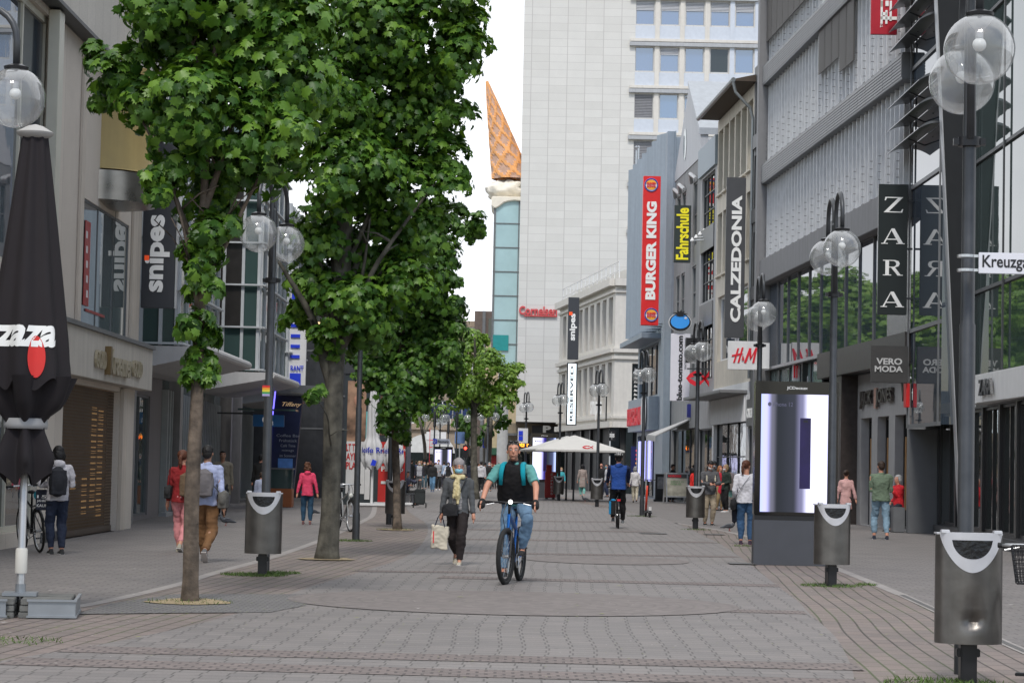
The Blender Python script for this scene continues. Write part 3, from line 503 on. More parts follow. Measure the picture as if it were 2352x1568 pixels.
# rolling grille: perforated slats with light behind
gr = F1.mb(); sa, sb = sy(42.32), sy(48.38)
z = .12
while z < 2.86:
    gr.box(sa, sb, -.13, -.12, z, z + .028); z += .062
x = sa + .03
while x < sb: gr.box(x, x + .030, -.121, -.113, .1, 2.88); x += .11
gr.box(sa, sb, -.14, -.10, 0, .12)
gr.build('rolling_grille', mat('bronze_slats', (.11, .08, .055), .42, .5, var=.2, scale=6), root, fix=False)
bk = F1.mb(); bk.quad((sa, -.24, 0), (sb, -.24, 0), (sb, -.24, 2.9), (sa, -.24, 2.9)); bk.build('shop_interior', mat('dim_interior', (.16, .10, .05), .8, var=.6, scale=1, emit=.12), root, fix=False)
lt = F1.mb()
for yy, zz0, zz1 in ((46.5, .5, 2.5), (47.25, .3, 2.3), (45.6, .4, 1.1), (44.4, .9, 1.2), (47.25, 2.35, 2.5)): 
    z = zz0
    while z < zz1: lt.box(sy(yy), sy(yy) + .55, -.232, -.22, z, z + .05); z += .11
lt.build('shelf_lights', mat('warm_lamp', (.9, .52, .2), emit=.3, var=0), root, fix=False)
# gold curved bay
gb_ = MB(); gb_.lathe([(1.17, 7.22), (1.15, 7.25), (1.15, 8.38), (1.14, 8.39), (1.15, 8.40), (1.15, 9.32)], 64, (-8.5, 46.4, 0)); gb_.build('curved_bay', mat('gold_anodised', (.40, .30, .12), .55, .2, var=.06, stain=.1), root, smooth=False, auto=True)
gb_ = MB(); gb_.lathe([(.02, 6.5), (1.25, 6.60), (1.25, 7.18), (1.0, 7.22)], 64, (-8.5, 46.4, 0)); gb_.build('metal_skirt', mat('brushed_steel', (.30, .27, .24), .28, .9, var=.25, scale=3), root, auto=True)
LET = mat('pale_brass_letters', (.48, .42, .30), .35, .5, var=.05)
def wall_text(root, F, txt, a, z, w_, h, m, d=.02, bold=.02, ext=.05, name='lettering', sp=1.):
    """lettering on a facade; a = nearest-left corner seen by a reader"""
    o = F.A + F.t * a + F.n * d + ZV * z; t = text_fit(txt, o, F.rd, ZV, w_, h, bold, ext, sp); return t.build(name, m, root, fix=False)
# reader on the left facade reads from near to far = +s
wall_text(root, F1, 'GOLD', sy(43.6), 3.22, 1.1, .34, LET, .31, .01, .05); wall_text(root, F1, 'Kraemer', sy(44.9), 3.15, 2.6, .5, LET, .31, .02, .09); wall_text(root, F1, 'GOLD', sy(47.9), 3.22, 1.2, .34, LET, .31, .01, .05)
fbox(root, F1, 'sign_block', mat('bronze_side', (.19, .13, .06), .4, .5), sy(44.78), sy(44.95), 3.13, 3.68, .30, .42)
# recessed poster windows of the neighbour
F2 = Fac((-8.95, 50.4), (-9.25, 61.2)); b2 = thing('glass_shop_building', 'grey glass shop building with wedge canopies and glazed bays', 'building', (-10, 70, 0))
F2b = Fac((-9.25, 61.2), (-10.7, 96.0))
wall(F2, 0, F2.L, 0, 4.2, [(.4, 2.2, .1, 3.1), (2.5, 4.6, .1, 3.1), (5.0, 8.4, .1, 3.1)], .2).build('wall', mat('shop_grey', (.22, .20, .20), .6, var=.1, stain=.12), b2)
for a, b, p in ((.4, 2.2, mat('pink_poster', (.42, .30, .36), .3, var=.25, scale=1.3)), (2.5, 4.6, mat('grey_poster', (.26, .25, .26), .25, var=.6, scale=1.2)), (5.0, 8.4, GLASSG)): window(b2, F2, a, b, .1, 3.1, GREYM, p, 2, 1, .06, .1)
RIB = mat('ribbed_panels', (.36, .38, .38), .35, .3, var=.1)
rb = F2b.mb(); x = .1
while x < 33: rb.box(x, x + .11, .0, .16, .12, 3.35); x += .62
rb.build('ribs', RIB, b2, fix=False); fbox(b2, F2b, 'glazing', GLASSG, 0, 34.8, 0.1, 4.2, -.3, .0); fbox(b2, F2b, 'plinth', LGREY, 0, 34.8, 0, .1, -.3, .2)
core(b2, [(-19, 50.4), (-10.9, 50.4), (-10.9, 96), (-19, 96)], 0, 12.5, mat('grey_render', (.24, .25, .255), .7, var=.08, stain=.1))
fbox(b2, F2, 'upper_glazing', GLASSG, 0, F2.L, 4.2, 12.4, -.3, .0); fbox(b2, F2b, 'upper_glazing', GLASSG, 0, 34.8, 4.2, 12.4, -.3, -.02)
FRM = mat('bay_white_frame', (.50, .52, .53), .4, .1, var=.06)
def bay(x0, x1, y0, y1, z0, z1):
    g = MB(); g.box(x0 + .03, x1 - .03, y0 + .03, y1 - .03, z0, z1); o = g.build('glazed_bay', GLASSG, b2); f = MB()
    for x in (x0, (x0 * 2 + x1) / 3, (x0 + 2 * x1) / 3, x1 - .09): f.box(x, x + .09, y0 - .03, y0 + .05, z0, z1)
    n = max(3, int((y1 - y0) / 1.3))
    for i in range(n + 1): y = y0 + (y1 - y0) * i / n; f.box(x1 - .06, x1 + .03, y - .05 + .1 * (i == 0), y + .05 + .1 * (i == 0), z0, z1)
    z = z0 + .02
    while z < z1: f.box(x0, x1 + .12, y0 - .14, y0 - .035, z, z + .05); f.box(x1 + .035, x1 + .16, y0, y1, z, z + .05); z += 1.27
    f.build('bay_frame', FRM, o)
    fl = MB(); fl.box(x0 + .4, x1 - .5, y0 - .004, y0 + .02, z0 + 1.3, z1 - .6); fl.build('dark_room', mat('room_dark', (.02, .017, .015), .3, ior=1.6, var=.2), o)
bay(-9.3, -7.6, 69.2, 76.8, 4.2, 12); bay(-9.3, -7.9, 54.5, 61.8, 4.2, 12.0); bay(-10.2, -8.2, 84.5, 91, 4.2, 11)
CAN = mat('canopy_panel', (.52, .51, .50), .5, var=.06, stain=.1)
for x0, x1, y0, y1 in ((-9.2, -7.15, 54, 62.4), (-9.6, -7.2, 69, 77.2), (-10.3, -7.4, 85, 93)):
    mb = MB(); mb.prism([(x0, y0, 4.16), (x1, y0, 4.16), (x1, y0, 3.98), (x0 + .5, y0, 3.62), (x0, y0, 3.6)], (0, y1 - y0, 0)); o = mb.build('canopy', CAN, b2); mb = MB(); mb.tube([(x1 + .02, y0 - .02, 4.08), (x1 + .02, y1, 4.08)], .11, 10); mb.build('edge_tube', CAN, o)
for y, w_ in ((53.2, .5), (68.4, .35), (62.9, .5), (78.2, .4), (82, .4)): mb = MB(); mb.box(-9.1 - (y - 53) * .03, -8.7 - (y - 53) * .03, y, y + w_, 0, 4.0); mb.build('column', mat('column_grey', (.25, .24, .235), .6, var=.1, stain=.2), b2)
# blue sign tower and white restaurant board
t = thing('blue_sign_column', 'tall deep blue sign column beside the white restaurant board', 'sign', (-8.3, 86, 0))
mb = MB(); mb.box(-8.72, -8.32, 85.6, 86.4, 3.6, 9.6); mb.build('column_panel', mat('deep_blue', (.012, .025, .30), .35, var=.06), t); mb = MB(); mb.box(-8.3, -8.05, 85.7, 86.3, 3.3, 9.4); mb.build('white_edge', WHITEP, t)
t = thing('restaurant_board', 'white hanging board with blue bars and lettering ending RANT', 'sign', (-7.75, 84.7, 3.4))
mb = MB(); mb.box(-8.2, -7.55, 84.6, 84.8, 4.3, 8.6); mb.build('board', WHITEP, t); BLU = mat('signal_blue', (.02, .05, .62), .4, var=.05)
for z_, e_, x_ in [(3.35, 4.75, -7.72)] + [(5.3 + i * .38, 5.42 + i * .38, -7.78) for i in range(5)] + [(7.4, 7.8, -7.78)]: mb = MB(); mb.box(-8.12, x_, 84.55, 84.6, z_, e_); mb.build('blue_bar', BLU, t)
text_fit('RANT', (-8.1, 84.55, 4.85), (1, 0, 0), ZV, .48, .18, .03, .01).build('lettering', BLU, t, fix=False); text_fit('Live', (-8.08, 84.53, 3.9), (1, 0, 0), ZV, .3, .25, .0, .01, shear=.4).build('script', WHITEP, t, fix=False)
# dark arcade front behind the second tree
b3 = thing('dark_arcade_building', 'black glazed arcade front with neon totem behind the thick tree trunk', 'building', (-9, 105, 0))
F3 = Fac((-16, 98), (-5.2, 98)); fbox(b3, F3, 'wall', mat('arcade_black', (.022, .024, .028), .25, ior=1.5, var=.3), 0, 10.8, 0, 10, -8, 0)
for z in (2.9, 4.3, 6.2, 8.0): fbox(b3, F3, 'transom', GREYM, 3, 10.8, z, z + .07, .003, .1)
for i in range(6): fbox(b3, F3, 'mullion', DGREY, 3.5 + 1.4 * i, 3.57 + 1.4 * i, 0, 9.9, .003, .08)
fbox(b3, F3, 'lit_display', mat('orange_glow', (1, .5, .15), emit=1.1, var=0), 6.9, 7.1, 1.2, 2.2, .004, .03); fbox(b3, F3, 'red_display', mat('dim_red', (.3, .02, .02), emit=.3, var=0), 8.0, 8.5, 1.5, 2.2, .004, .03); fbox(b3, F3, 'yellow_display', mat('dim_yellow', (.7, .5, .05), emit=.5, var=0), 7.3, 7.6, .3, 1.0, .004, .03)
fbox(b3, F3, 'wall_lamp', mat('brass_lamp', (.9, .6, .3), emit=.7, var=0), 7.6, 8.2, 7.35, 7.45, .08, .2)
F3b = Fac((-5.2, 98), (-5.9, 125)); fbox(b3, F3b, 'side_wall', mat('arcade_side', (.04, .042, .046), .3, ior=1.5, var=.2), 0, 27, 0, 8, -9, 0)
t = thing('bar_totem', 'leaning dark blue entrance totem with neon edge and cocktail lettering', 'sign', (-7.6, 78.5, 0)); NV = mat('navy_panel', (.010, .016, .06), .35, var=.2)
mb = MB(); mb.prism([(-8.3, 78.4, 0), (-7.35, 78.4, 0), (-7.05, 78.4, 4.0), (-7.95, 78.4, 4.15)], (0, .35, 0)); mb.build('panel', NV, t); mb = MB(); mb.tube([(-8.33, 78.37, .05), (-7.98, 78.37, 4.15)], .022, 8); mb.build('neon_edge', mat('violet_neon', (.16, .13, 1), emit=1.6, var=0), t)
mb = MB(); mb.box(-7.95, -6.5, 78.0, 79, 3.75, 4.1); mb.build('visor', GREYM, t, bevel=.05)
WL = mat('letter_white', (.75, .75, .75), .5, var=0, emit=.12); WD = mat('letter_dim', (.34, .36, .42), .5, var=0)
for i, (s_, w_) in enumerate((('Coffee Bar', .8), ('Frühstück', .6), ('Café Time', .5), ('mittags', .4), ('im Sommer', .55))): text_fit(s_, (-7.95 + (.85 - w_) / 2, 78.38, 2.35 - i * .17), (1, 0, 0), ZV, w_, .09, 0, .01).build('lettering', WD, t, fix=False)
text_fit('Tiffany', (-7.75, 78.38, 3.35), (1, 0, 0), ZV, .65, .18, 0, .01, shear=.4).build('script', mat('warm_letter', (.8, .55, .3), emit=.2, var=0), t, fix=False); mb = MB(); mb.box(-7.85, -7.35, 78.36, 78.39, 1.3, 1.62); mb.build('blue_plaque', mat('plaque_blue', (.1, .25, .6), .4, var=.3), t)
t = thing('phone_shop_sign', 'blue hanging shop sign with white O2 lettering', 'sign', (-7.8, 74, 2.6)); mb = MB(); mb.box(-8.25, -7.25, 74, 74.12, 2.62, 3.0); mb.build('board', mat('blue_gradient', (.02, .16, .42), .35, var=.35, scale=1), t, bevel=.01)
text_fit('O', (-7.95, 73.98, 2.72), (1, 0, 0), ZV, .26, .24, .03, .01).build('lettering', WL, t, fix=False); text_fit('2', (-7.67, 73.98, 2.68), (1, 0, 0), ZV, .08, .12, .02, .01).build('lettering', WL, t, fix=False)
mb = MB(); mb.box(-8.7, -6.85, 73.6, 74.6, 3.12, 3.18); mb.build('glass_roof', GLASSG, t); mb = MB(); mb.box(-9.4, -8.25, 74, 74.06, 3.0, 3.05); mb.build('bracket', DGREY, t)
t = thing('ice_counter', 'glass display counter with orange base at the arcade entrance', 'counter', (-7.5, 77, 0)); mb = MB(); mb.box(-8.05, -7.2, 76.7, 77.5, 0, .62); mb.build('base', mat('orange_laminate', (.36, .11, .035), .4, var=.12), t, bevel=.02); mb = MB(); mb.box(-8.0, -7.22, 76.75, 77.45, .62, 1.25); mb.build('glass_case', GLASSG, t); mb = MB(); mb.box(-8.03, -7.19, 76.7, 77.5, 1.25, 1.3); mb.build('top', GREYM, t)
# poster pavilion
F4 = Fac((-6.05, 84.2), (-3.75, 84.2)); t = thing('poster_pavilion', 'dark glass pavilion covered with large advertising posters', 'kiosk', (-4.9, 85, 0))
fbox(t, F4, 'body', mat('pavilion_dark', (.035, .045, .05), .3, ior=1.5, var=.15), 0, 2.3, 0, 4.75, -3.5, 0, .01); fbox(t, F4, 'top_band', DGREY, -.03, 2.33, 4.75, 5.9, -3.5, .05, .01)
P1 = mat('poster_photo_brown', (.33, .20, .13), .4, var=.9, scale=1.7, detail=3); P2 = mat('poster_white', (.62, .62, .61), .4, var=.06); PR = mat('poster_red', (.52, .03, .025), .4, var=.05)
fbox(t, F4, 'photo_poster', P1, .1, .78, 2.3, 4.5, .004, .02); fbox(t, F4, 'white_poster', P2, .1, .78, .4, 2.3, .006, .022); fbox(t, F4, 'teal_poster', mat('poster_teal', (.18, .5, .5), .4, var=.2, scale=2), .79, 1.0, 2.2, 3.4, .008, .024); fbox(t, F4, 'white_strip', P2, .79, .98, .2, 2.19, .008, .024)
for i, s_ in enumerate(('LT THE', 'AYER', 'PLAY')): text_fit(s_, (-5.95, 84.17, 1.95 - i * .33), (1, 0, 0), ZV, .5, .26, .02, .01).build('lettering', PR, t, fix=False)
fbox(t, F4, 'portrait_poster', mat('poster_brown', (.16, .085, .06), .4, var=.2), 1.3, 2.2, 2.55, 4.35, .004, .02)
mb = MB(); mb.ball((-4.2, 84.17, 3.2), .24, 16, 10, (.8, .05, 1.2)); mb.build('portrait_face', mat('portrait_skin', (.42, .22, .15), .5, var=.3, scale=6), t, smooth=True); mb = MB(); mb.ball((-5.6, 84.17, 3.8), .15, 16, 10, (.8, .06, 1.2)); mb.build('portrait_face', mat('portrait_skin', (.42, .22, .15)), t, smooth=True)
fbox(t, F4, 'red_panel', PR, 1.28, 2.25, -.0 + .1, 2.3, .03, .09, .02)
for i, (s_, w_, h_) in enumerate((('Alle 11 Minuten', .85, .12), ('verliebt sich ein', .8, .12), ('Single mit', .5, .12))): text_fit(s_, (-4.65, 84.1, 1.98 - i * .24), (1, 0, 0), ZV, w_, h_, .01, .01).build('lettering', WHITEP, t, fix=False)
text_fit('Parship', (-4.66, 84.1, 1.18), (1, 0, 0), ZV, .8, .24, .03, .01).build('lettering', WHITEP, t, fix=False); mb = MB(); mb.box(-4.66, -4.2, 84.08, 84.11, .78, .88); mb.build('label_bar', P2, t)
# snipes projecting board
def vtext(parent, txt, xr, y, z0, z1, m, bold=.02, ext=.02, X=None):
    """text reading upwards; xr = (left, right) extents of the letter height"""
    return text_fit(txt, (xr[1], y, z0), (0, 0, 1), (-1, 0, 0), z1 - z0, xr[1] - xr[0], bold, ext).build('lettering', m, parent, fix=False)
SB = mat('snipes_grey', (.045, .048, .055), .4, var=.06); WLET = mat('white_letters', (.72, .72, .70), .4, var=0, emit=.08); ORG = mat('orange_dot', (.85, .09, .02), .4, var=0, emit=.2)
t = thing('vertical_shop_sign', 'tall dark grey board with white snipes lettering beside the gold bay building', 'sign', (-7.7, 50.62, 5))
mb = MB(); mb.box(-8.17, -7.44, 50.55, 50.72, 4.82, 8.45); mb.build('board', SB, t, bevel=.01); vtext(t, 'snipes', (-8.1, -7.56), 50.54, 5.17, 6.87, WLET, .035, .015)
mb = MB(); mb.box(-8.11, -8.01, 50.52, 50.545, 5.86, 5.97); mb.build('orange_dot', ORG, t); mb = MB(); mb.box(-7.43, -7.40, 50.55, 50.72, 4.82, 8.45); mb.build('edge', ALU, t)

# red and white vinyl inside the upper shop window
def vinyl(u0, u1, v0, v1, m, d=-.012):
    a, z1 = F1.hit(u0, v0, d); e, z0 = F1.hit(u1, v1, d); fbox(root, F1, 'window_vinyl', m, min(a, e), max(a, e), z0, z1, d - .01, d)
VR = mat('vinyl_red', (.34, .02, .02), .4, var=.2, scale=4)
vinyl(197, 203, 505, 704, VR); vinyl(197, 240, 708, 730, VR); [vinyl(198.5, 201.5, v, v + 18, WHITEP, -.008) for v in range(530, 700, 34)]
# ------------------------------------------------------------ right side of the street
FR = Fac((9.18, 83.7), (10.4, 60.3)); LR = FR.L     # s runs from the far end towards the camera
b = thing('banded_office_building', 'long grey office building with slatted bands and pale glass louvre windows', 'building', (12, 72, 0))
core(b, [(10.5, 83.7), (11.7, 60.4), (24, 60.4), (24, 83.7)], 0, 21.5, GREYM)
SLAT = brick_mat('slatted_band', (.20, .20, .205), (.18, .18, .185), (.07, .07, .07), 1.17, .1, .012, 0, 0, .5, .4, .08)
def band(z0, z1, d=.28):
    mb = FR.mb(); mb.box(0.35, LR, -.4, d, z0, z1); o = mb.build('slatted_band', GREYM, b, bevel=.015)
    l = FR.mb(); n = 20
    for i in range(n):
        a = .4 + (LR - .4) * i / n + .02; e = .4 + (LR - .4) * (i + 1) / n - .02; z = z0 + .08
        while z < z1 - .06: l.box(a, e, d + .002, d + .018, z, z + .055); z += .085
    l.build('slats', mat('slat_metal', (.26, .26, .265), .5, .1, var=.1), o, fix=False)
for z in (11.9, 15.5, 19.1): band(z, z + .72)
fbox(b, FR, 'lower_band', mat('concrete_band', (.21, .21, .215), .7, var=.1, stain=.2), .35, LR, 8.25, 9.12, -.4, .3, .015)
fbox(b, FR, 'end_pier', mat('pier_grey', (.20, .20, .205), .6, var=.06, stain=.1), 0, .42, 0, 21.5, -.4, .42, .01)
FROST = mat('frosted_pane', (.66, .665, .67), .30, ior=1.6, var=.1, scale=.7); FIN = mat('fin_metal', (.62, .63, .64), .4, .2, var=.1); HNG = mat('hinge_grey', (.20, .20, .20), .5)
nb = 20; pb = (LR - .5) / nb
for r_, (z0, z1) in enumerate(((9.12, 11.9), (12.62, 15.5), (16.22, 19.1))):
    for i in range(nb):
        a = .45 + i * pb; e = a + pb; f = FR.mb()
        for x in (a + .02, a + pb * .5): f.box(x, x + .035, -.14, .08, z0, z1)
        f.box(a, e, -.15, -.05, z0, z0 + .06)
        f.cur = 1; f.box(a - .03, a + .02, -.155, -.02, z0, z1); f.box(a + pb * .5 - .04, a + pb * .5, -.155, -.05, z0, z1)
        for k in range(6): zz = z0 + .1 + k * .22; f.box(a + .03, a + .055, .06, .15, zz, zz + .018)
        f.box(a + pb * .4, a + pb * .58, .05, .24, z0 + .03, z0 + .06)
        o = f.build('window', [FIN, HNG], b, fix=False); p = FR.mb(); p.quad((a, -.16, z0), (e, -.16, z0), (e, -.16, z1), (a, -.16, z1)); p.build('pane', FROST, o, fix=False)
        if (r_ == 1 and i in (9, 10, 11, 12, 13)) or (r_ == 2 and i < 9):
            bl = FR.mb(); z = z1 - (1.35 if r_ == 1 else 2.0) - (.5 if (r_ == 1 and i > 11) else 0)
            while z < z1: bl.box(a + .05, e - .05, .13, .19, z, z + .022); z += .055
            bl.build('blind', mat('blind_slats', (.20, .19, .18), .5, .1), o, fix=False)
# big shop glazing on the first floor
zs0, zs1 = 5.25, 8.25
ns = 10; ws = (LR * .86) / ns
for i in range(ns): window(b, FR, .42 + i * ws, .42 + (i + 1) * ws, zs0, zs1, GREYM, GLASSB, 1, 1, .022, .10, 'shop_window')
fbox(b, FR, 'dark_panel', mat('panel_mirror_grey', (.10, .10, .105), .12, ior=1.7, var=.1, wav=.4), .42 + ns * ws, LR, zs0, zs1, -.3, -.02)
for i in range(5): window(b, FR, .42 + i * ws, .42 + (i + 1) * ws, .1, zs0 - .1, DGREY, mat('teal_glass', (.20, .27, .27), .06, ior=1.8, var=.15), 1, 2, .04, .2, 'shop_window')
fbox(b, FR, 'sill_rail', LGREY, .42, LR * .62, zs0 - .1, zs0 - .003, -.1, .05)
BRN = mat('dark_fascia', (.055, .050, .048), .4, var=.2, stain=.1)
fbox(b, FR, 'fascia', BRN, LR * .47, LR, 4.45, zs0 - .003, -.2, .12, .01)
fbox(b, FR, 'brown_pier', mat('brown_granite', (.040, .032, .029), .35, var=.3, scale=8), LR * .55, LR * .625, 0, 4.44, -.9, .05)
FS = Fac(FR.P(LR * .625, 0, -.45).to_tuple()[:2], FR.P(LR, 0, -.45).to_tuple()[:2]); LS = FS.L
doors = [(.55 + i * 2.3, 2.05 + i * 2.3, .02, 3.15) for i in range(4) if 2.05 + i * 2.3 < LS - .1]
wall(FS, 0, LS, 0, 4.44, doors, .35).build('shop_wall', mat('shop_front_grey', (.37, .365, .36), .6, var=.08, stain=.12), b)
OAK = mat('oak_handle', (.42, .24, .10), .5, var=.2)
for a, e, c, t_ in doors:
    o = window(b, FS, a, e, c, t_, BLACKP, GLASS, 2, 1, .08, .3, 'door'); h = FS.mb(); m_ = (a + e) / 2
    for x in (m_ - .14, m_ + .08): h.box(x, x + .055, -.2, -.15, .55, 2.55)
    h.build('handle', OAK, o); h = FS.mb(); h.box(m_ + .2, e - .1, -.2, -.17, 1.9, 2.6); h.build('dark_poster', DGREY, o)
for s0 in (2.12,): fbox(b, FS, 'pier_base', LGREY, s0, s0 + .6, 0, 1.2, .003, .05)
LM = mat('metal_letters', (.13, .115, .105), .35, .6, var=.1)
# reader on the right facade reads far -> near (+s)
wall_text(b, FS, 'JACK', .7, 3.42, 1.75, .52, LM, .03, .02, .08); wall_text(b, FS, 'JONES', 3.0, 3.42, 2.1, .52, LM, .03, .02, .08); wall_text(b, FS, 'VERO MODA', 6.3, 3.5, 3.2, .5, LM, .03, .02, .08)
fbox(b, FS, 'ampersand_plate', mat('pinkish_plate', (.45, .26, .2), .5, var=.1), 2.6, 2.9, 3.4, 3.98, .003, .07)
# glazed corner bay with portal below
b = thing('glazed_corner_building', 'dark glass corner building with leaning black column and sunshade blades', 'building', (12.5, 52, 0))
FB = Fac((10.42, 60.25), (10.42, 55.9))
fbox(b, FB, 'glass_bay', GLASSB, 0, FB.L, 2.75, 22, -1.6, 0); 
for z in (2.72, 5.2, 8.95, 12.1, 15.5): fbox(b, FB, 'transom', GREYM, -.02, FB.L, z, z + .1, .003, .05)
for s_ in (0, FB.L - .06): fbox(b, FB, 'mullion', GREYM, s_, s_ + .07, 2.72, 22, .051, .09)
mb = MB(); mb.box(10.37, 11.12, 60.05, 60.3, 0, 2.7); mb.build('portal_wall', mat('portal_grey', (.135, .14, .145), .5, var=.06, stain=.08), b, bevel=.01)
FP = Fac((11.12, 60.05), (11.12, 57)); fbox(b, FP, 'entrance_glass', GLASS, 0, 3.05, .25, 2.7, -.5, 0)
FZ = Fac((11.12, 59.9), (9.9, 41.0)); LZ = FZ.L
zo = []; xs = [.3, 3.4, 5.9, 8.0, 10.6, 13.0, 16.2, 18.6]
for i in range(len(xs) - 1): zo.append((xs[i] + .12, xs[i + 1] - .12, .28, 3.05))
wall(FZ, 0, LZ, 0, 3.3, zo, .15).build('shop_wall', BLACKP, b)
for a, e, c, t_ in zo: window(b, FZ, a, e, c, t_, BLACKP, GLASS, 2 if e - a > 2 else 1, 1, .07, .12, 'shop_window')
fbox(b, FZ, 'sill', DGREY, 0, LZ, .0, .24, .003, .12)
FU = Fac((11.0, 56.4), (10.75, 38)); fbox(b, FU, 'upper_glass', mat('green_grey_glass', (.045, .07, .065), .02, ior=2.1, var=.1, wav=.2, bscale=.5), 0, 18.4, 3.3, 22, -1, 0)
for z in (5.8, 8.9, 12.2, 15.5): fbox(b, FU, 'transom', DGREY, 0, 18.4, z, z + .08, .003, .06)
for s_ in (1.9, 5.4, 8.9, 12.4): fbox(b, FU, 'mullion', DGREY, s_, s_ + .06, 3.3, 22, .061, .1)
core(b, [(12.2, 60.3), (12.3, 38), (26, 38), (26, 60.3)], 0, 22, DGREY)
mb = MB(); mb.prism([at(2148, -60, 55.7), at(2236, -60, 55.7), at(2224, 1222, 55.7), at(2207, 1222, 55.7)], (.0, .28, 0)); mb.build('leaning_column', mat('column_black', (.017, .018, .02), .4, var=.1), b)
mb = MB(); q = [at(2148, -60, 55.6), at(2151, -60, 55.6), at(2208, 1222, 55.6), at(2206, 1222, 55.6)]; mb.prism(q, (0, .3, 0)); mb.build('column_edge', LGREY, b)
BLD = mat('blade_metal', (.16, .165, .17), .3, .6, var=.1)
for z in (10.0, 10.6, 11.2, 12.7, 13.25, 13.8):
    mb = MB(); vs = []; n = 8
    for y in (60.9, 56.2):
        for i in range(n + 1):
            a = i / n; vs.append((9.85 + .55 * a, y, z + .16 * a + .09 * math.sin(a * math.pi)))
        for i in range(n, -1, -1): a = i / n; vs.append((9.85 + .55 * a, y, z + .16 * a + .05 * math.sin(a * math.pi) - .02))
    k = 2 * (n + 1); mb.add(vs, [(i, (i + 1) % k, k + (i + 1) % k, k + i) for i in range(k)] + [tuple(range(k)), tuple(range(k, 2 * k))]); o = mb.build('sunshade_blade', BLD, b)
    br = MB(); br.tube([(10.42, 58.5, z - .1), (10.0, 58.5, z + .06)], .02, 6); br.tube([(10.42, 58.5, z + .3), (10.2, 58.5, z + .12)], .02, 6); br.build('bracket', DGREY, o)
# ZARA canopy sign
FC = Fac((10.15, 51.2), (10.1, 42)); t = thing('white_canopy_sign', 'white fascia canopy with dark ZARA letters above the corner shop doors', 'sign', (10.4, 47, 3.1))
fbox(t, FC, 'fascia', WHITEP, 0, 9, 3.1, 3.72, -1.05, 0, .01); wall_text(t, FC, 'ZARA', 1.55, 3.24, 1.35, .34, DGREY, .03, .035, .06); fbox(t, FC, 'spot_lamp', LGREY, .6, .85, 3.02, 3.08, .0, .25)
# hanging signs on this side ------------------------------------------------
def board(name, label, u0, u1, v0, v1, Y, m, th=.14, bevel=.01):
    a = at(u0, v1, Y); c = at(u1, v0, Y); x0, x1, z0, z1 = a.x, c.x, a.z, c.z; t = thing(name, label, 'sign', ((x0 + x1) / 2, Y, z0))
    mb = MB(); mb.box(x0, x1, Y, Y + th, z0, z1); mb.build('board', m, t, bevel=bevel); return t, x0, x1, z0, z1
SIGNK = mat('sign_black', (.013, .018, .018), .3, var=.08)
def serif_letter(mb, ch, x, z, w_, h, Y):
    th, tn, sf = w_ * .17, w_ * .045, w_ * .05
    def P(pts): mb.prism([(x + a * w_, Y, z + c * h) for a, c in pts], (0, -.02, 0))
    if ch == 'Z': P([(0, 0), (.93, 0), (.98, .22), (.93, .22), (.86, .06), (.26, .06), (.98, 1), (.08, 1), (.05, .78), (.1, .78), (.16, .94), (.72, .94)])
    if ch == 'A':
        P([(.44, 1), (.56, 1), (.93, .05), (.74, .05), (.425, .90)]); P([(.44, 1), (.445, .92), (.16, .05), (.09, .05)]); P([(.25, .33), (.66, .33), (.68, .27), (.23, .27)]); P([(0, 0), (.28, 0), (.28, .05), (0, .05)]); P([(.64, 0), (1, 0), (1, .05), (.64, .05)])
    if ch == 'R':
        P([(.12, .05), (.3, .05), (.3, .95), (.12, .95)]); P([(0, 0), (.42, 0), (.42, .05), (0, .05)]); P([(0, .95), (.3, .95), (.3, 1), (0, 1)])
        P([(.3, 1), (.6, 1), (.78, .93), (.84, .77), (.78, .60), (.6, .52), (.3, .51), (.3, .56), (.54, .57), (.64, .64), (.67, .76), (.63, .88), (.54, .94), (.3, .95)]); P([(.4, .52), (.6, .53), (.88, .05), (1, .05), (1, 0), (.74, 0)])
t, x0, x1, z0, z1 = board('tall_shop_sign', 'tall black board spelling ZARA in white serif letters one below another', 2015, 2086, 424, 722, 59.9, SIGNK, .1)
hh = (z1 - z0); wd = x1 - x0
for i, ch in enumerate('ZARA'): mb = MB(); serif_letter(mb, ch, x0 + wd * (.17 if i != 1 and i != 3 else .1), z1 - hh * (.112 + .105 + i * .2415), wd * (.68 if i % 2 == 0 else .8), hh * .118, 59.898); mb.build('letter', WLET, t)
for q in (.12, .5, .87): mb = MB(); mb.box(x1, x1 + .14, 59.93, 59.98, z0 + hh * q, z0 + hh * q + .05); mb.build('bracket', DGREY, t)
t, x0, x1, z0, z1 = board('square_shop_sign', 'dark grey square board reading VERO MODA in grey dotted capitals', 2000, 2086, 795, 878, 59.9, mat('sign_charcoal', (.05, .048, .046), .45, var=.1), .12)
w_ = x1 - x0; GL = mat('letter_grey', (.50, .50, .49), .4, var=0)
text_fit('VERO', (x0 + w_ * .14, 59.898, z0 + (z1 - z0) * .49), (1, 0, 0), ZV, w_ * .7, .17, .03, .02).build('lettering', GL, t, fix=False); text_fit('MODA', (x0 + w_ * .1, 59.898, z0 + (z1 - z0) * .29), (1, 0, 0), ZV, w_ * .76, .16, .03, .02).build('lettering', GL, t, fix=False)
t, x0, x1, z0, z1 = board('red_flag_sign', 'red square sign with white rotated letters high on the office building', 2000, 2062, -40, 79, 61.2, mat('sign_red_dark', (.42, .015, .03), .4, var=.08), .1)
W_ = x1 - x0; mb = MB()
def zb(a, c, e, g): mb.box(x0 + W_ * a, x0 + W_ * c, 61.17, 61.2, z1 - (z1 - z0) * g, z1 - (z1 - z0) * e)
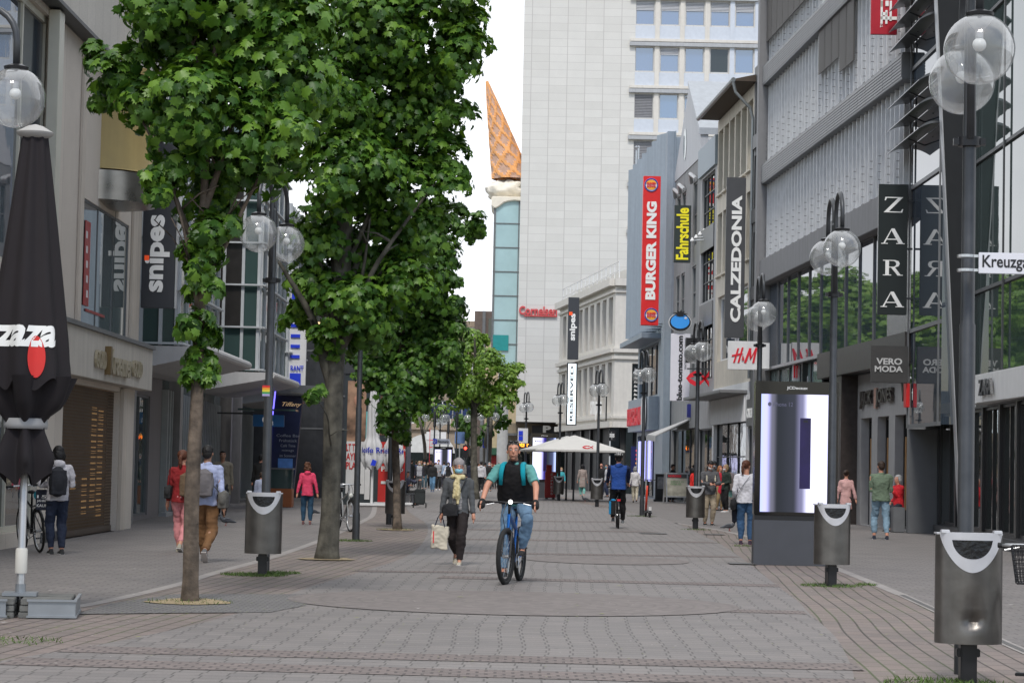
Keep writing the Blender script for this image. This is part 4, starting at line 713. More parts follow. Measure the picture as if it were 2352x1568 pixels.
zb(.36, .44, .34, .80); zb(.36, .98, .66, .72); zb(.54, .62, .54, .80); zb(.4, .6, .58, .64); zb(.36, .44, .36, .48); zb(.54, .66, .36, .46); zb(.70, .78, .36, .74); mb.build('lettering', WLET, t)
text_fit('TM', (x0 + W_ * .45, 61.198, z0 + (z1 - z0) * .13), (0, 0, 1), (-1, 0, 0), .12, .07, .0, .01).build('lettering', WLET, t, fix=False)
t, x0, x1, z0, z1 = board('red_bracket_sign', 'small red box sign with white fitness lettering at the glass corner', 2081, 2090, 880, 935, 60.0, mat('sign_red', (.60, .02, .02), .4, var=.05), .4)
mb = MB(); mb.prism([(x1 + .02, 59.9, z0 + .1), (x1 + .66, 59.0, z0 + .25), (x1 + .66, 59.0, z0 + .68), (x1 + .02, 59.9, z0 + .62)], (0.03, .05, 0)); mb.build('lettering_panel', mat('glass_black_sign', (.03, .03, .032), .2), t)
text_fit('fitness first', (x1 + .04, 59.88, z0 + .18), (.58, -.8, .1), ZV, .95, .34, .0, .012).build('lettering', WLET, t, fix=False)
# H&M
t, x0, x1, z0, z1 = board('white_square_sign', 'white square box sign with red slanted H&M letters', 1672, 1740, 784, 848, 82.0, WHITEP, .2)
RED = mat('bright_red', (.62, .015, .03), .45, var=.04, emit=.05)
mb = MB(); w_ = x1 - x0; h_ = z1 - z0
def st(a, c, e, g, t1=.06):   # brush stroke
    mb.prism([(x0 + w_ * (a - t1 / 2), 81.998, z0 + h_ * c), (x0 + w_ * (a + t1 / 2), 81.998, z0 + h_ * c), (x0 + w_ * (e + t1 * .7), 81.998, z0 + h_ * g), (x0 + w_ * (e - t1 * .3), 81.998, z0 + h_ * g)], (0, -.025, 0))
st(.2, .24, .33, .75); st(.35, .24, .48, .78); st(.13, .46, .5, .56, .03); mb.prism([(x0 + w_ * .13, 81.99, z0 + h_ * .45), (x0 + w_ * .48, 81.99, z0 + h_ * .53), (x0 + w_ * .48, 81.99, z0 + h_ * .59), (x0 + w_ * .13, 81.99, z0 + h_ * .51)], (0, -.02, 0))
st(.58, .24, .74, .76, .08); mb.prism([(x0 + w_ * q[0], 81.99, z0 + h_ * q[1]) for q in ((.70, .76), (.78, .76), (.80, .42), (.745, .34))], (0, -.02, 0)); mb.prism([(x0 + w_ * q[0], 81.99, z0 + h_ * q[1]) for q in ((.745, .34), (.80, .42), (.985, .78), (.93, .78))], (0, -.02, 0)); st(.86, .24, .95, .78, .07)
mb.build('lettering', RED, t); text_fit('&', (x0 + w_ * .46, 81.97, z0 + h_ * .32), (1, 0, 0), ZV, w_ * .1, h_ * .17, .01, .02).build('lettering', RED, t, fix=False)
mb = MB(); mb.box(x1 + .05, x1 + .42, 81.9, 82.3, z0 + .05, z1 - .05); mb.build('bracket_box', WHITEP, t)
t, x0, x1, z0, z1 = board('dark_logo_sign', 'black box sign with a silver rounded G shaped mark behind the tall display', 1842, 1902, 834, 900, 76.0, SIGNK, .15)
mb = MB(); w_ = x1 - x0; mb.tube([(x0 + w_ * q[0], 75.98, z0 + (z1 - z0) * q[1]) for q in ((.75, .62), (.3, .62), (.22, .5), (.22, .3), (.3, .2), (.75, .2), (.75, .38), (.5, .38))], .035, 6); mb.build('logo_mark', mat('silver_mark', (.5, .5, .5), .35, .4), t)
t, x0, x1, z0, z1 = board('red_lettered_sign', 'small white flag sign with red bars above the tall display', 1820, 1841, 836, 874, 78.0, WHITEP, .05); mb = MB(); [mb.box(x0 + q, x0 + q + .05, 77.97, 78.0, z0 + .1, z1 - .05) for q in (.04, .13, .22)]; mb.build('red_bars', RED, t)
# ------------------------------------------------------------ the row of narrower houses
def chain(u, flat=0.):      # point of the house line seen at column u
    k = (u - 1176) / FPX; Y = 13.5324 / (k + .052); return (k * Y, Y)
def fac_u(u0, u1): return Fac(chain(u0), chain(u1))
def house(name, label, u0, u1, ztop, depth, m, hgt0=0.):
    F = fac_u(u0, u1); r = thing(name, label, 'building', (F.A.x + 3, F.A.y, 0)); return F, r
def body(root, F, ztop, m, depth=12, off=.45):
    a = F.P(0, 0, -off); c = F.P(F.L, 0, -off); core(root, [(a.x, a.y), (c.x, c.y), (c.x + depth, c.y), (a.x + depth, a.y)], 0, ztop, m)
# narrow dark house beside the office block
F, r = house('narrow_dark_house', 'narrow dark grey metal clad house squeezed beside the cream house', 1725, 1757, 16.5, 12, DGREY)
W = F.L; ops = [(.25, W * .55, z, z + 2.2) for z in (5.3, 8.3, 11.2, 14.0)]; ops2 = [(W * .6, W - .1, z, z + 2.2) for z in (5.3, 8.3, 11.2, 14.0)]
wall(F, 0, W, 0, 16.8, ops + ops2 + [(.2, W - .2, .05, 3.1)], .15).build('wall', mat('anthracite_cladding', (.085, .09, .095), .5, .1, var=.12), r); body(r, F, 16.8, DGREY)
for o_ in ops + ops2: window(r, F, *o_, DGREY, GLASS, 2, 2, .05)
window(r, F, .2, W - .2, .05, 3.1, DGREY, GLASS, 2, 1, .06, .14, 'shop_window'); fbox(r, F, 'sign_band', BLACKP, 0, W, 3.2, 4.2, .003, .12)
wall_text(r, F, 'CALZEDONIA', .25, 3.5, W - .6, .36, WLET, .13, .025, .03)
for i, z in enumerate((7.9, 10.8, 13.6)): fbox(r, F, 'balcony_rail', DGREY, .1, W - .1, z, z + .5, .05, .12)
# cream house with eaves
F, r = house('cream_house', 'cream rendered house with projecting eaves and deep narrow windows', 1642, 1725, 16, 12, STONE); W = F.L
CRM = mat('cream_render', (.60, .55, .46), .8, var=.07, stain=.2, bump=.1); n = 6; p_ = (W - .3) / n; ops = []
for z0_, z1_ in ((13.0, 15.7), (9.6, 12.2)):
    for i in range(n): ops.append((.15 + i * p_ + .18, .15 + (i + 1) * p_ - .12, z0_, z1_))
low = [(.8, W - .9, 6.0, 8.7)]; grd = [(.5, W - .5, .05, 4.1)]
wall(F, 0, W, 4.9, 16.2, ops + low, .45).build('wall', CRM, r); body(r, F, 16.1, STONE, off=.5)
for o_ in ops: window(r, F, *o_, mat('bronze_frame', (.12, .10, .08), .5), GLASSG, 1, 2, .05, .42); fbox(r, F, 'sill', CRM, o_[0] - .03, o_[1] + .03, o_[2] - .08, o_[2] - .003, .003, .12)
window(r, F, *low[0], WHITEP, GLASSB, 2, 1, .1, .2, 'shop_window')
wall(F, 0, W, 0, 4.9, grd, .25, d=.05).build('shop_front', WHITEP, r); window(r, F, *grd[0], DGREY, GLASS, 3, 2, .06, .2, 'shop_window', d=.05)
mb = F.mb(); mb.box(.2, W - .2, .06, .10, 3.4, 4.4); x = .25
while x < W - .3: mb.box(x, x + .06, .10, .16, 3.4, 4.4); x += .22
mb.build('ribbed_fascia', WHITEP, r, fix=False); fbox(r, F, 'canopy', mat('canopy_grey', (.20, .20, .20), .5, .2), -1.5, W - .3, 4.45, 4.58, .0, 1.1, .02)
mb = F.mb(); mb.prism([(.1, -3, 17.2), (.1, .8, 16.32), (.1, .8, 16.24), (.1, -3, 16.2)], (W + .2, 0, 0)); mb.build('roof', mat('roof_brown', (.085, .065, .05), .8, var=.2, scale=6), r)
mb = F.mb(); mb.tube([(.05, .86, 16.28), (W + .32, .86, 16.28)], .09, 8); mb.tube([(W + .25, .86, 16.2), (W + .25, .75, 15.8), (W + .35, .2, 15.2), (W + .35, .1, 14.8), (W + .35, .1, 5)], .06, 8); mb.build('gutter', mat('zinc', (.22, .235, .24), .4, .6), r)
# narrow grey house
F, r = house('narrow_grey_house', 'narrow grey house with pale pier and blue grey roof parapet', 1604, 1642, 14, 12, DGREY); W = F.L
ops = [(.5, W - .6, z, z + hz) for z, hz in ((12.0, 2.3), (8.8, 2.6), (5.4, 2.6))]
wall(F, 0, W, 0, 15.6, ops + [(.3, W - .3, .05, 3.3)], .2).build('wall', mat('light_render', (.40, .40, .40), .7, var=.08, stain=.2), r); body(r, F, 15.5, DGREY)
for o_ in ops: window(r, F, *o_, DGREY, GLASS, 4, 3, .06)
for z in (11.0, 7.7): fbox(r, F, 'spandrel', GREYM, .5, W - .6, z, z + 1.0, .003, .05)
window(r, F, .3, W - .3, .05, 3.3, DGREY, GLASS, 2, 1, .06, .18, 'shop_window'); fbox(r, F, 'parapet', mat('blue_grey_sheet', (.25, .30, .335), .5, var=.06), -.1, W + .05, 14.4, 15.65, .003, .12); fbox(r, F, 'roof_box', mat('light_render', (0, 0, 0)), 1, W - .5, 15.6, 17.3, -3, -1)
# gabled house
F, r = house('gabled_house', 'grey gabled house with round window in the pointed zinc gable', 1545, 1604, 16, 12, DGREY); W = F.L
ops = [(x_, x_ + 1.35, z, z + hz) for z, hz in ((11.6, 2.9), (8.3, 2.4), (5.6, 2.0)) for x_ in (1.0, 2.9, W - 2.4)]
wall(F, 0, W, 0, 15.4, ops + [(.3, W - .3, .05, 3.4)], .25).build('wall', mat('mid_grey_render', (.27, .275, .275), .7, var=.08, stain=.25), r); body(r, F, 15.3, DGREY)
for o_ in ops: window(r, F, *o_, GREYM, GLASSG, 2, 2, .08, .12)
for o_ in ops[:3]: mb = F.mb(); mb.tube([(o_[0] - .1, .1, o_[3] + .05), ((o_[0] + o_[1]) / 2, .25, o_[3] + .35), (o_[1] + .1, .1, o_[3] + .05)], .09, 6); mb.build('window_hood', LGREY, r)
window(r, F, .3, W - .3, .05, 3.4, DGREY, GLASS, 3, 1, .06, .18, 'shop_window')
GP = mat('gable_panel', (.42, .43, .45), .5, .1, var=.06, stain=.1); k0 = at(1545, 350, chain(1545)[1]).z
gm = F.mb(); gm.prism([(0, .04, 15.4), (W, .04, 15.4), (W, .04, 16.6), (W * .55, .04, 19.4), (0, .04, 15.6)], (0, -.35, 0)); gm.build('gable', GP, r); gm = F.mb(); gm.prism([(W * .55, .12, 19.5), (W * .55 + .02, .12, 19.3), (W + .1, .12, 16.4), (W + .1, .12, 16.7)], (0, -8, 0)); gm.build('roof_slope', mat('zinc_roof', (.36, .38, .40), .45, .3, var=.1), r)
gm = F.mb(); gm.prism([(W * .42 + .55 * math.cos(a), .06, 16.7 + .75 * math.sin(a)) for a in [i * math.pi / 12 for i in range(24)]], (0, -.05, 0)); gm.build('round_window', GLASSG, r)
# blue-grey finned house
F, r = house('finned_blue_grey_house', 'blue grey house of vertical metal fins behind the long red sign', 1467, 1545, 18, 12, DGREY); W = F.L
BG = mat('blue_grey_metal', (.27, .32, .37), .45, .2, var=.07, stain=.12); body(r, F, 17.5, BG); wall(F, 0, W, 0, 17.6, [(.8, W * .62, 5.3, 8.0), (.5, W * .55, .05, 3.3)], .3).build('wall', BG, r)
mb = F.mb(); x = .1; k = 0
while x < W - .4: mb.prism([(x, .004, 8.6), (x + 1.9, .004, 8.6), (x + .15, .75, 8.6)], (0, 0, 9.3)); x += 2.25
mb.build('fins', BG, r); fbox(r, F, 'corner_fin', BG, W - 1.3, W - .05, 0, 17.9, .05, .4, .01)
window(r, F, .8, W * .62, 5.3, 8.0, DGREY, GLASSB, 4, 1, .08, .2); window(r, F, .5, W * .55, .05, 3.3, DGREY, GLASS, 4, 1, .08, .2, 'shop_window')
fbox(r, F, 'ledge', BG, -.3, W * .7, 8.1, 8.35, .003, 1.0); fbox(r, F, 'sign_band', BG, 0, W * .65, 3.5, 5.2, .003, .5); wall_text(r, F, 'BURGER KING', .3, 3.8, 7.2, .95, RED, .52, .03, .08)
mb = F.mb(); mb.prism([(8.6 + .75 * math.cos(a), .56, 4.35 + .95 * math.sin(a)) for a in [i * math.pi / 12 for i in range(24)]], (0, .1, 0)); mb.build('round_emblem', WHITEP, r)
t = thing('lit_menu_screens', 'three tall bright screens behind the shop window of the blue grey house', 'screen', (F.P(3, 0, .3).x, F.P(3, 0, .3).y, .6)); LIL = mat('lilac_screen', (.45, .46, 1), emit=.75, var=.3, scale=1.2)
for x in (1.6, 3.9, 6.4): fbox(t, F, 'screen', LIL, x, x + .8, .9, 3.0, .02, .08)
# vertical signs on these houses
t, x0, x1, z0, z1 = board('tall_red_sign', 'tall red vertical board reading BURGER KING with a round emblem at each end', 1472, 1518, 405, 746, 110.0, mat('sign_bright_red', (.66, .018, .018), .4, var=.06), .5)
vtext(t, 'BURGER KING', (x0 + (x1 - x0) * .22, x1 - (x1 - x0) * .2), 109.99, at(1495, 688, 110.0).z, at(1495, 463, 110.0).z, WLET, .05, .02)
for vc in (425, 723):
    c = at(1496, vc, 110.0); mb = MB(); r0 = (x1 - x0) * .40
    mb.prism([(c.x + r0 * math.cos(a), 109.98, c.z + r0 * math.sin(a)) for a in [i * math.pi / 12 for i in range(24)]], (0, .02, 0)); mb.cur = 1
    mb.prism([(c.x + r0 * .78 * math.cos(a), 109.962, c.z + r0 * .72 * math.sin(a)) for a in [math.pi * .08 + i * math.pi * .84 / 8 for i in range(9)]], (0, .015, 0)); mb.prism([(c.x + r0 * .78 * math.cos(a), 109.962, c.z + r0 * .72 * math.sin(a)) for a in [math.pi * 1.12 + i * math.pi * .76 / 8 for i in range(9)]], (0, .015, 0)); mb.cur = 2
    mb.torus((c.x, 109.97, c.z), r0 * .9, .03, 'y', 28, 5); o = mb.build('round_emblem', [WHITEP, mat('bun_orange', (.85, .38, .04), .4, var=0), mat('emblem_blue', (.03, .06, .35), .4, var=0)], t)
    for q, s_ in ((.02, 'BURGER'), (-.36, 'KING')): mb = text_fit(s_, (c.x - r0 * .62, 109.95, c.z + r0 * q), (1, 0, 0), ZV, r0 * 1.24, r0 * .34, .04, .012); mb.build('emblem_lettering', RED, o, fix=False)
t, x0, x1, z0, z1 = board('driving_school_sign', 'dark green vertical board with yellow Fahrschule lettering', 1547, 1588, 472, 602, 104, mat('sign_green_black', (.03, .04, .038), .4), .3); vtext(t, 'Fahrschule', (x0 + .1, x1 - .1), 103.99, z0 + .12, z1 - .12, mat('yellow_letters', (.78, .68, .02), .4, var=0, emit=.1), .03, .02)
t, x0, x1, z0, z1 = board('long_grey_sign', 'long dark grey vertical board with white CALZEDONIA capitals', 1664, 1714, 408, 775, 87.2, mat('sign_mid_grey', (.065, .067, .072), .5, var=.08), .2); vtext(t, 'CALZEDONIA', (x0 + .2, x1 - .14), 87.19, at(1690, 740, 87.2).z, at(1690, 449, 87.2).z, WLET, .04, .02)
t, x0, x1, z0, z1 = board('white_vertical_sign', 'white vertical board with black blue-tomato.com lettering', 1539, 1574, 766, 920, 101, mat('sign_white', (.74, .73, .78), .4, var=.03), .2); vtext(t, 'blue-tomato.com', (x0 + .28, x1 - .1), 100.99, z0 + .04, z1 - .1, BLACKP, .025, .02)
t_ = x1; mb = MB(); mb.box(x1, x1 + .22, 101, 101.2, z0, z1); mb.build('side_strip', mat('sign_white', (0, 0, 0)), t); vtext(t, 'SNOW | SURF | SKATE', (x1 - .02, x1 + .1), 100.985, z0 + 1.4, z1 - .15, mat('thin_grey', (.3, .3, .32), .5), 0, .01)
t = thing('blue_tomato_sign', 'round blue tomato shaped sign with black outline and leaf crown', 'sign', at(1563, 763, 100.9).to_tuple()); c = at(1562, 740, 100.9)
def ell(mb, rx, rz, y, dy, cx=0, cz=0): mb.prism([(c.x + cx + rx * math.cos(a), y, c.z + cz + rz * math.sin(a)) for a in [i * math.pi / 14 for i in range(28)]], (0, dy, 0))
mb = MB(); ell(mb, .50, .41, 100.9, .12); mb.build('outline_rim', WHITEP, t); mb = MB(); ell(mb, .47, .38, 100.88, .1); mb.build('outline', BLACKP, t); mb = MB(); ell(mb, .41, .31, 100.86, .1, 0, .03); mb.build('tomato_body', mat('tomato_blue', (.04, .28, .72), .4, var=0, emit=.1), t)
mb = MB(); mb.prism([(c.x + a, 100.84, c.z + z_) for a, z_ in ((-.02, .24), (-.2, .27), (-.1, .34), (-.34, .42), (-.12, .42), (-.16, .52), (-.03, .46), (.04, .56), (.08, .45), (.22, .50), (.14, .40), (.34, .38), (.12, .33), (.2, .26))], (0, .08, 0)); mb.build('leaf_crown', BLACKP, t); mb = MB(); ell(mb, .06, .05, 100.84, .1, .24, .19); mb.build('highlight_dot', WHITEP, t)
def fish(parent, c, w_, h_, m, y, xd=Vector((1, 0, 0))):
    mb = MB(); P = lambda a, z_: c + xd * (a * w_) + ZV * (z_ * h_); up_ = [(-.5, 0), (-.34, .22), (-.1, .36), (.12, .3), (.3, .1), (.5, -.38)]; 
    for sg in (1, -1):
        o_ = [P(a, z_ * sg) for a, z_ in up_]; i_ = [P(a * .86 + (.06 if a < 0 else -.08), z_ * sg - .17 * sg if abs(z_) > .15 and k < 5 else z_ * sg) for k, (a, z_) in enumerate(up_)]; i_[-1] = P(.5, -.12 * sg if sg > 0 else .12); i_[0] = P(-.36, 0)
        for k in range(5): mb.prism([o_[k], o_[k + 1], i_[k + 1], i_[k]], (0, -.03, 0))
    return mb.build('fish_mark', m, parent)
t = thing('red_fish_sign', 'red fish outline sign on a bracket beside the white vertical board', 'sign', at(1603, 885, 98).to_tuple()); fish(t, at(1602, 869, 98), .98, .9, RED, 98); mb = MB(); a_ = at(1578, 848, 98); mb.box(a_.x, a_.x + 1.0, 98, 98.05, a_.z, a_.z + .06); mb.build('bracket', DGREY, t)
t, x0, x1, z0, z1 = board('black_cube_sign', 'black square sign with a pale Y shaped mark behind the lamp globes', 1575, 1610, 776, 832, 99, BLACKP, .5); text_fit('Y', (x0 + .25, 98.99, z0 + .45), (1, 0, 0), ZV, .3, .35, .03, .02).build('lettering', WLET, t, fix=False)
t, x0, x1, z0, z1 = board('small_blue_sign', 'small blue and red fascia sign beside the awning', 1578, 1606, 928, 958, 104, mat('sign_navy', (.04, .05, .28), .4, var=.2), .3)
t = thing('grey_awning', 'pale grey folding awning stretched out over the pavement', 'awning', at(1540, 1000, 108).to_tuple()); AW = mat('awning_cloth', (.42, .42, .41), .8, var=.06)
q = [at(1486, 1000, 109), at(1505, 1002, 104.5), at(1605, 955, 104.5), at(1590, 966, 109)]; mb = MB(); mb.prism(q, (0, 0, .05)); mb.build('cloth', AW, t); mb = MB(); mb.prism([q[0], q[1], q[1] - ZV * .22, q[0] - ZV * .22], (-.03, 0, 0)); mb.build('valance', AW, t); mb = MB(); mb.tube([q[2], q[3]], .1, 8); mb.build('cassette', DGREY, t)
t = thing('wire_sign_arms', 'row of small white spotlights on thin steel arms above the driving school sign', 'lamp', at(1612, 545, 100).to_tuple())
for i in range(4):
    u_, v_ = 1590 + i * 9, 553 - i * 7; a_ = at(u_, v_, 101); e_ = Vector(F.P(0, 0)) ; mb = MB(); mb.tube([a_, a_ + Vector((1.55, -2.5, -.05))], .025, 5); mb.build('arm', ALU, t); mb = MB(); mb.lathe([(.03, .14), (.1, 0), (.09, -.03)], 10, a_); mb.build('spot', WHITEP, t)
# ------------------------------------------------------------ white corner building, tower, far square
WST = mat('white_stone', (.66, .63, .575), .75, var=.05, stain=.08)
A_, B_ = Vector((6.25, 140, 0)), Vector((3.36, 163, 0))
FW1 = Fac((3.36, 163), (6.25, 140)); FW2 = Fac((6.25, 140), (14.5, 141.2)); b = thing('white_corner_building', 'white stone corner building with tall fluted piers above a dark glazed ground floor', 'building', (8, 148, 0))
core(b, [(3.9, 163.5), (6.75, 140.6), (20, 142.2), (18, 165)], 0, 12.6, mat('core_dark', (.05, .05, .05), .6))
for F, n, big in ((FW1, 9, 0), (FW2, 0, 1)):
    W = F.L
    if n:
        p = (W - 1.6) / n; ops = [(.8 + i * p + .75, .8 + (i + 1) * p - .15, z0, z1) for z0, z1 in ((9.1, 12.0), (4.9, 8.0)) for i in range(n)]
    else: ops = [(1.1, 6.6, 9.0, 12.1), (1.1, 6.6, 4.8, 7.9)]
    wall(F, 0, W, 4.0, 13.0, ops, .5).build('wall', WST, b)
    for o_ in ops: window(b, F, *o_, DGREY, GLASS, 1 if n else 1, 1, .07, .42)
    for z0, z1, d in ((4.0, 4.35, .25), (4.55, 4.7, .15), (8.15, 8.35, .15), (8.55, 8.8, .28), (12.2, 12.35, .15), (12.6, 13.05, .4)): fbox(b, F, 'string_course', WST, -.1 if n == 0 else 0, W, z0, z1, .003, d)
    fbox(b, F, 'ground_floor', GLASS, 0, W, 0, 4.0, -1.2, -.8)
    for i in range(1, 6): fbox(b, F, 'column', BLACKP, W * i / 6, W * i / 6 + .35, 0, 3.99, -.75, -.4)
F = FW2; sh = F.mb(); sh.cur = 0
for r_ in range(11):
    z = 4.95 + r_ * .255; sh.cur = 1; sh.box(1.2, 6.5, -.405, -.36, z - .03, z); sh.cur = 0
    for k in range(5):
        x = 1.3 + k * 1.05
        for q in range(1 if k else 3): x_ = x + q * .28; sh.prism([(x_, -.38, z), (x_ + (.75 if k else .22), -.38, z), (x_ + (.75 if k else .22), -.38, z + .06), (x_ + (.35 if k else .1), -.38, z + .10), (x_ + .05, -.38, z + .16)], (0, .02, 0))
sh.build('shoe_display', [mat('shoe_pale', (.6, .58, .56), .6, var=.3, emit=.08), DGREY], b)
F = FW1; rail = F.mb()
for i in range(15): rail.tube([(W * 0 + i * F.L / 14, -.2, 13.0), (i * F.L / 14, -.2, 14.1)], .03, 5)
for z in (13.55, 14.1): rail.tube([(0, -.2, z), (F.L, -.2, z)], .03, 5); 
rail.build('roof_railing', WHITEP, b, fix=False); core(b, [(4.6, 162.5), (7.4, 142), (18, 143), (17, 163)], 13.0, 14.0, WST, 'attic'); rail = FW2.mb()
for z in (14.4, 14.8, 15.2): rail.tube([(1, -.8, z), (8, -.8, z)], .035, 5)
for i in range(9): rail.tube([(1 + i * .87, -.8, 13.9), (1 + i * .87, -.8, 15.2)], .03, 5)
rail.build('roof_railing', WHITEP, b, fix=False)
for u_ in (1461, 1466): t = thing('flag_pole', 'slim white mast rising from the white roof, %s of the pair' % ('left' if u_ == 1461 else 'right'), 'pole', at(u_, 600, 145).to_tuple()); mb = MB(); q = at(u_ - 4, 610, 145); mb.tube([q, (q.x, 145, at(u_, 338 + (u_ == 1461) * 8, 145).z)], .055, 6); mb.build('mast', ALU, t); mb = MB(); mb.ball((q.x, 145, at(u_, 338, 145).z), .08, 8, 6); mb.build('cap', ALU, t)
def fboard(name, label, u0, u1, v0, v1, Y, m, th=.3): return board(name, label, u0, u1, v0, v1, Y, m, th)
t, x0, x1, z0, z1 = fboard('dark_vertical_sign', 'dark grey vertical snipes board with orange dot on the white corner building', 1303, 1331, 683, 825, 139.2, SB); vtext(t, 'snipes', (x0 + .1, x1 - .12), 139.19, at(1317, 782, 139.2).z, at(1317, 720, 139.2).z, WLET, .035, .02); mb = MB(); q = at(1311, 720, 139.2); mb.box(q.x - .1, q.x + .1, 139.16, 139.2, q.z - .1, q.z + .1); mb.build('orange_dot', ORG, t)
t, x0, x1, z0, z1 = fboard('white_lit_sign', 'lit white vertical board with thin black RESERVED capitals', 1300, 1327, 833, 976, 137, BLACKP); mb = MB(); mb.box(x0 + .07, x1 - .08, 136.95, 137, z0 + .06, z1 - .06); mb.build('lit_face', mat('lit_white', (.8, .9, .95), emit=.55, var=.03), t); vtext(t, 'RESERVED', (x0 + .2, x1 - .24), 136.94, z0 + .25, z1 - .2, BLACKP, .02, .02)
t = thing('standing_letter_sign', 'small upright snipes lettering on a black bracket frame', 'sign', at(1365, 985, 139).to_tuple())
q = at(1355, 965, 139); q2 = at(1382, 910, 139); text_fit('snipes', (q.x, 139, q.z), (1, 0, 0), ZV, q2.x - q.x, q2.z - q.z, .02, .1).build('lettering', WLET, t, fix=False); mb = MB(); mb.tube([(q2.x - .05, 139.2, q.z), (q2.x + .3, 139.2, q.z), (q2.x + .3, 139.2, q2.z), (q2.x, 139.2, q2.z)], .05, 6); mb.build('bracket', BLACKP, t)
t, x0, x1, z0, z1 = fboard('window_letter_sign', 'small black plate with white snipes letters under the corner', 1398, 1414, 988, 1012, 139.5, BLACKP); text_fit('snipes', (x0 + .05, 139.49, z0 + .1), (1, 0, 0), ZV, x1 - x0 - .12, z1 - z0 - .2, .02, .02).build('lettering', WLET, t, fix=False)
t, x0, x1, z0, z1 = fboard('blue_shop_display', 'tall dark blue shop display with a column of coloured dots', 1448, 1472, 1025, 1115, 137.5, mat('royal_dark', (.02, .025, .12), .4), .1); mb = MB()
for i in range(9): mb.cur = i // 3; q = z1 - .25 - i * .25; mb.ball((x0 + .4, 137.48, q), .09, 8, 6, (1.4, .3, 1))
mb.build('coloured_dots', [mat('dot_red', (.8, .05, .05), emit=.3), mat('dot_orange', (.9, .4, .1), emit=.3), mat('dot_yellow', (.8, .8, .1), emit=.3)], t)
# tower
TW = thing('panelled_tower', 'tall pale panel clad tower block with window rows on its right half', 'building', (12, 180, 0)); FT = Fac((.42, 175), (30, 175)); TX = .42
def tx(u, v): return FT.hit(u, v)
PAN = brick_mat('tower_panels', (.64, .63, .595), (.595, .585, .55), (.46, .44, .42), 1.0, 1.0, .02, 0, 0, .6, .15, .035)
nt = PAN.node_tree; mpn = [n for n in nt.nodes if n.type == 'MAPPING'][0]; mpn.inputs['Rotation'].default_value = (R(90), 0, 0); mpn.inputs['Scale'].default_value = (1 / 1.37, 1 / 1.37, 1 / .6); br = [n for n in nt.nodes if n.type == 'TEX_BRICK'][0]; br.inputs['Mortar Size'].default_value = .022
sc0 = 8.55; pitch = 1.909; ww = 1.40; zt = [33.7 - 3.6 * i for i in range(-3, 9)]; ops = []
for z in zt:
    for i in range(11):
        a = sc0 + i * pitch
        if z - 1.85 > 5 and a + ww < 29: ops.append((a, a + ww, z - 1.85, z))
wall(FT, 0, 29.5, 4.9, 46, ops, .3).build('wall', PAN, TW); core(TW, [(.45, 175.5), (29.9, 175.5), (29.9, 190), (.45, 190)], 4.95, 45.9, WST)
mb = FT.mb(); mb.quad((0, 0, 4.9), (29.5, 0, 4.9), (29.5, -15, 4.9), (0, -15, 4.9)); mb.build('soffit', GREYM, TW)
SPN = mat('pale_blue_spandrel', (.56, .60, .66), .45, .1, var=.05); BLN = mat('white_blind', (.55, .56, .58), .6, var=.05); DBL = mat('dark_blind', (.25, .25, .26), .6)
SKYG = mat('sky_mirror_glass', (.05, .10, .22), .02, ior=3.2, var=0, wav=.03, bscale=.3)
for (a, e, z0, z1) in ops:
    row = round((33.7 - z1) / 3.6); col = round((a - sc0) / pitch)
    if row in (-3, -2) or (a > 22 and row > 3): continue
    dark = (row == 0 and col == 3); wn = window(TW, FT, a, e, z0, z1, LGREY, GLASS if dark else SKYG, 1, 1, .05, .18)
    if not dark and row >= 0 and col > 0 and (row * 7 + col * 5) % 4 == 1: q_ = .3 + .25 * ((row + col) % 3); mb = FT.mb(); [mb.box(a + .03, e - .03, -.1, -.06, z1 - q_ + k * .11, z1 - q_ + k * .11 + .075) for k in range(int(q_ / .11))]; mb.build('blind', BLN, wn, fix=False)
    if row == -1: mb = FT.mb(); [mb.box(a + .03, e - .03, -.1, -.06, z1 - .75 + k * .11, z1 - .75 + k * .11 + .07) for k in range(7)]; mb.build('blind', BLN, wn, fix=False)
    if col == 0 and row in (1, 2): mb = FT.mb(); [mb.box(a + .03, e - .03, -.1, -.06, z0 + .02 + k * .12, z0 + .02 + k * .12 + .085) for k in range(15)]; mb.build('blind', DBL, wn, fix=False)
for z in zt:
    if 6 < z < 45:
        fbox(TW, FT, 'spandrel', SPN, sc0 - .02, 29.4, z - 2.95, z - 1.95, .004, .05); fbox(TW, FT, 'ledge', LGREY, sc0 - .45, 29.4, z - 3.55, z - 3.25, .004, .3, .02); fbox(TW, FT, 'ledge', WST, sc0 - .4, 29.4, z - 3.2, z - 2.97, .004, .22, .02)
for i in range(11):
    a = sc0 + i * pitch + ww
    if a < 29: fbox(TW, FT, 'pier', WST if i < 3 else SPN, a + .08, a + pitch - ww - .08, 5.5, 45.5, .052, .12)
for q in (.35 + 9.9 * (zz / 3) for zz in ()): pass
t = thing('red_letter_sign', 'red Cornelsen letters on the pale tower wall', 'sign', at(1235, 722, 174.9).to_tuple()); q = at(1192, 722, 174.8); q2 = at(1280, 704, 174.8); CR_ = mat('dull_red', (.55, .07, .075), .5, var=.1, emit=.06)
text_fit('Cornelsen', (q.x, 174.95, q.z), (1, 0, 0), ZV, q2.x - q.x, q2.z - q.z, .03, .15).build('lettering', CR_, t, fix=False); mb = MB(); mb.box(q.x + .4, q2.x, 174.8, 174.95, q.z - .12, q.z - .03); mb.build('underline', CR_, t)
mb = MB(); mb.tube([(-.83 - .1, 182, 0), (-.93, 182, 6.2)], .42, 24)
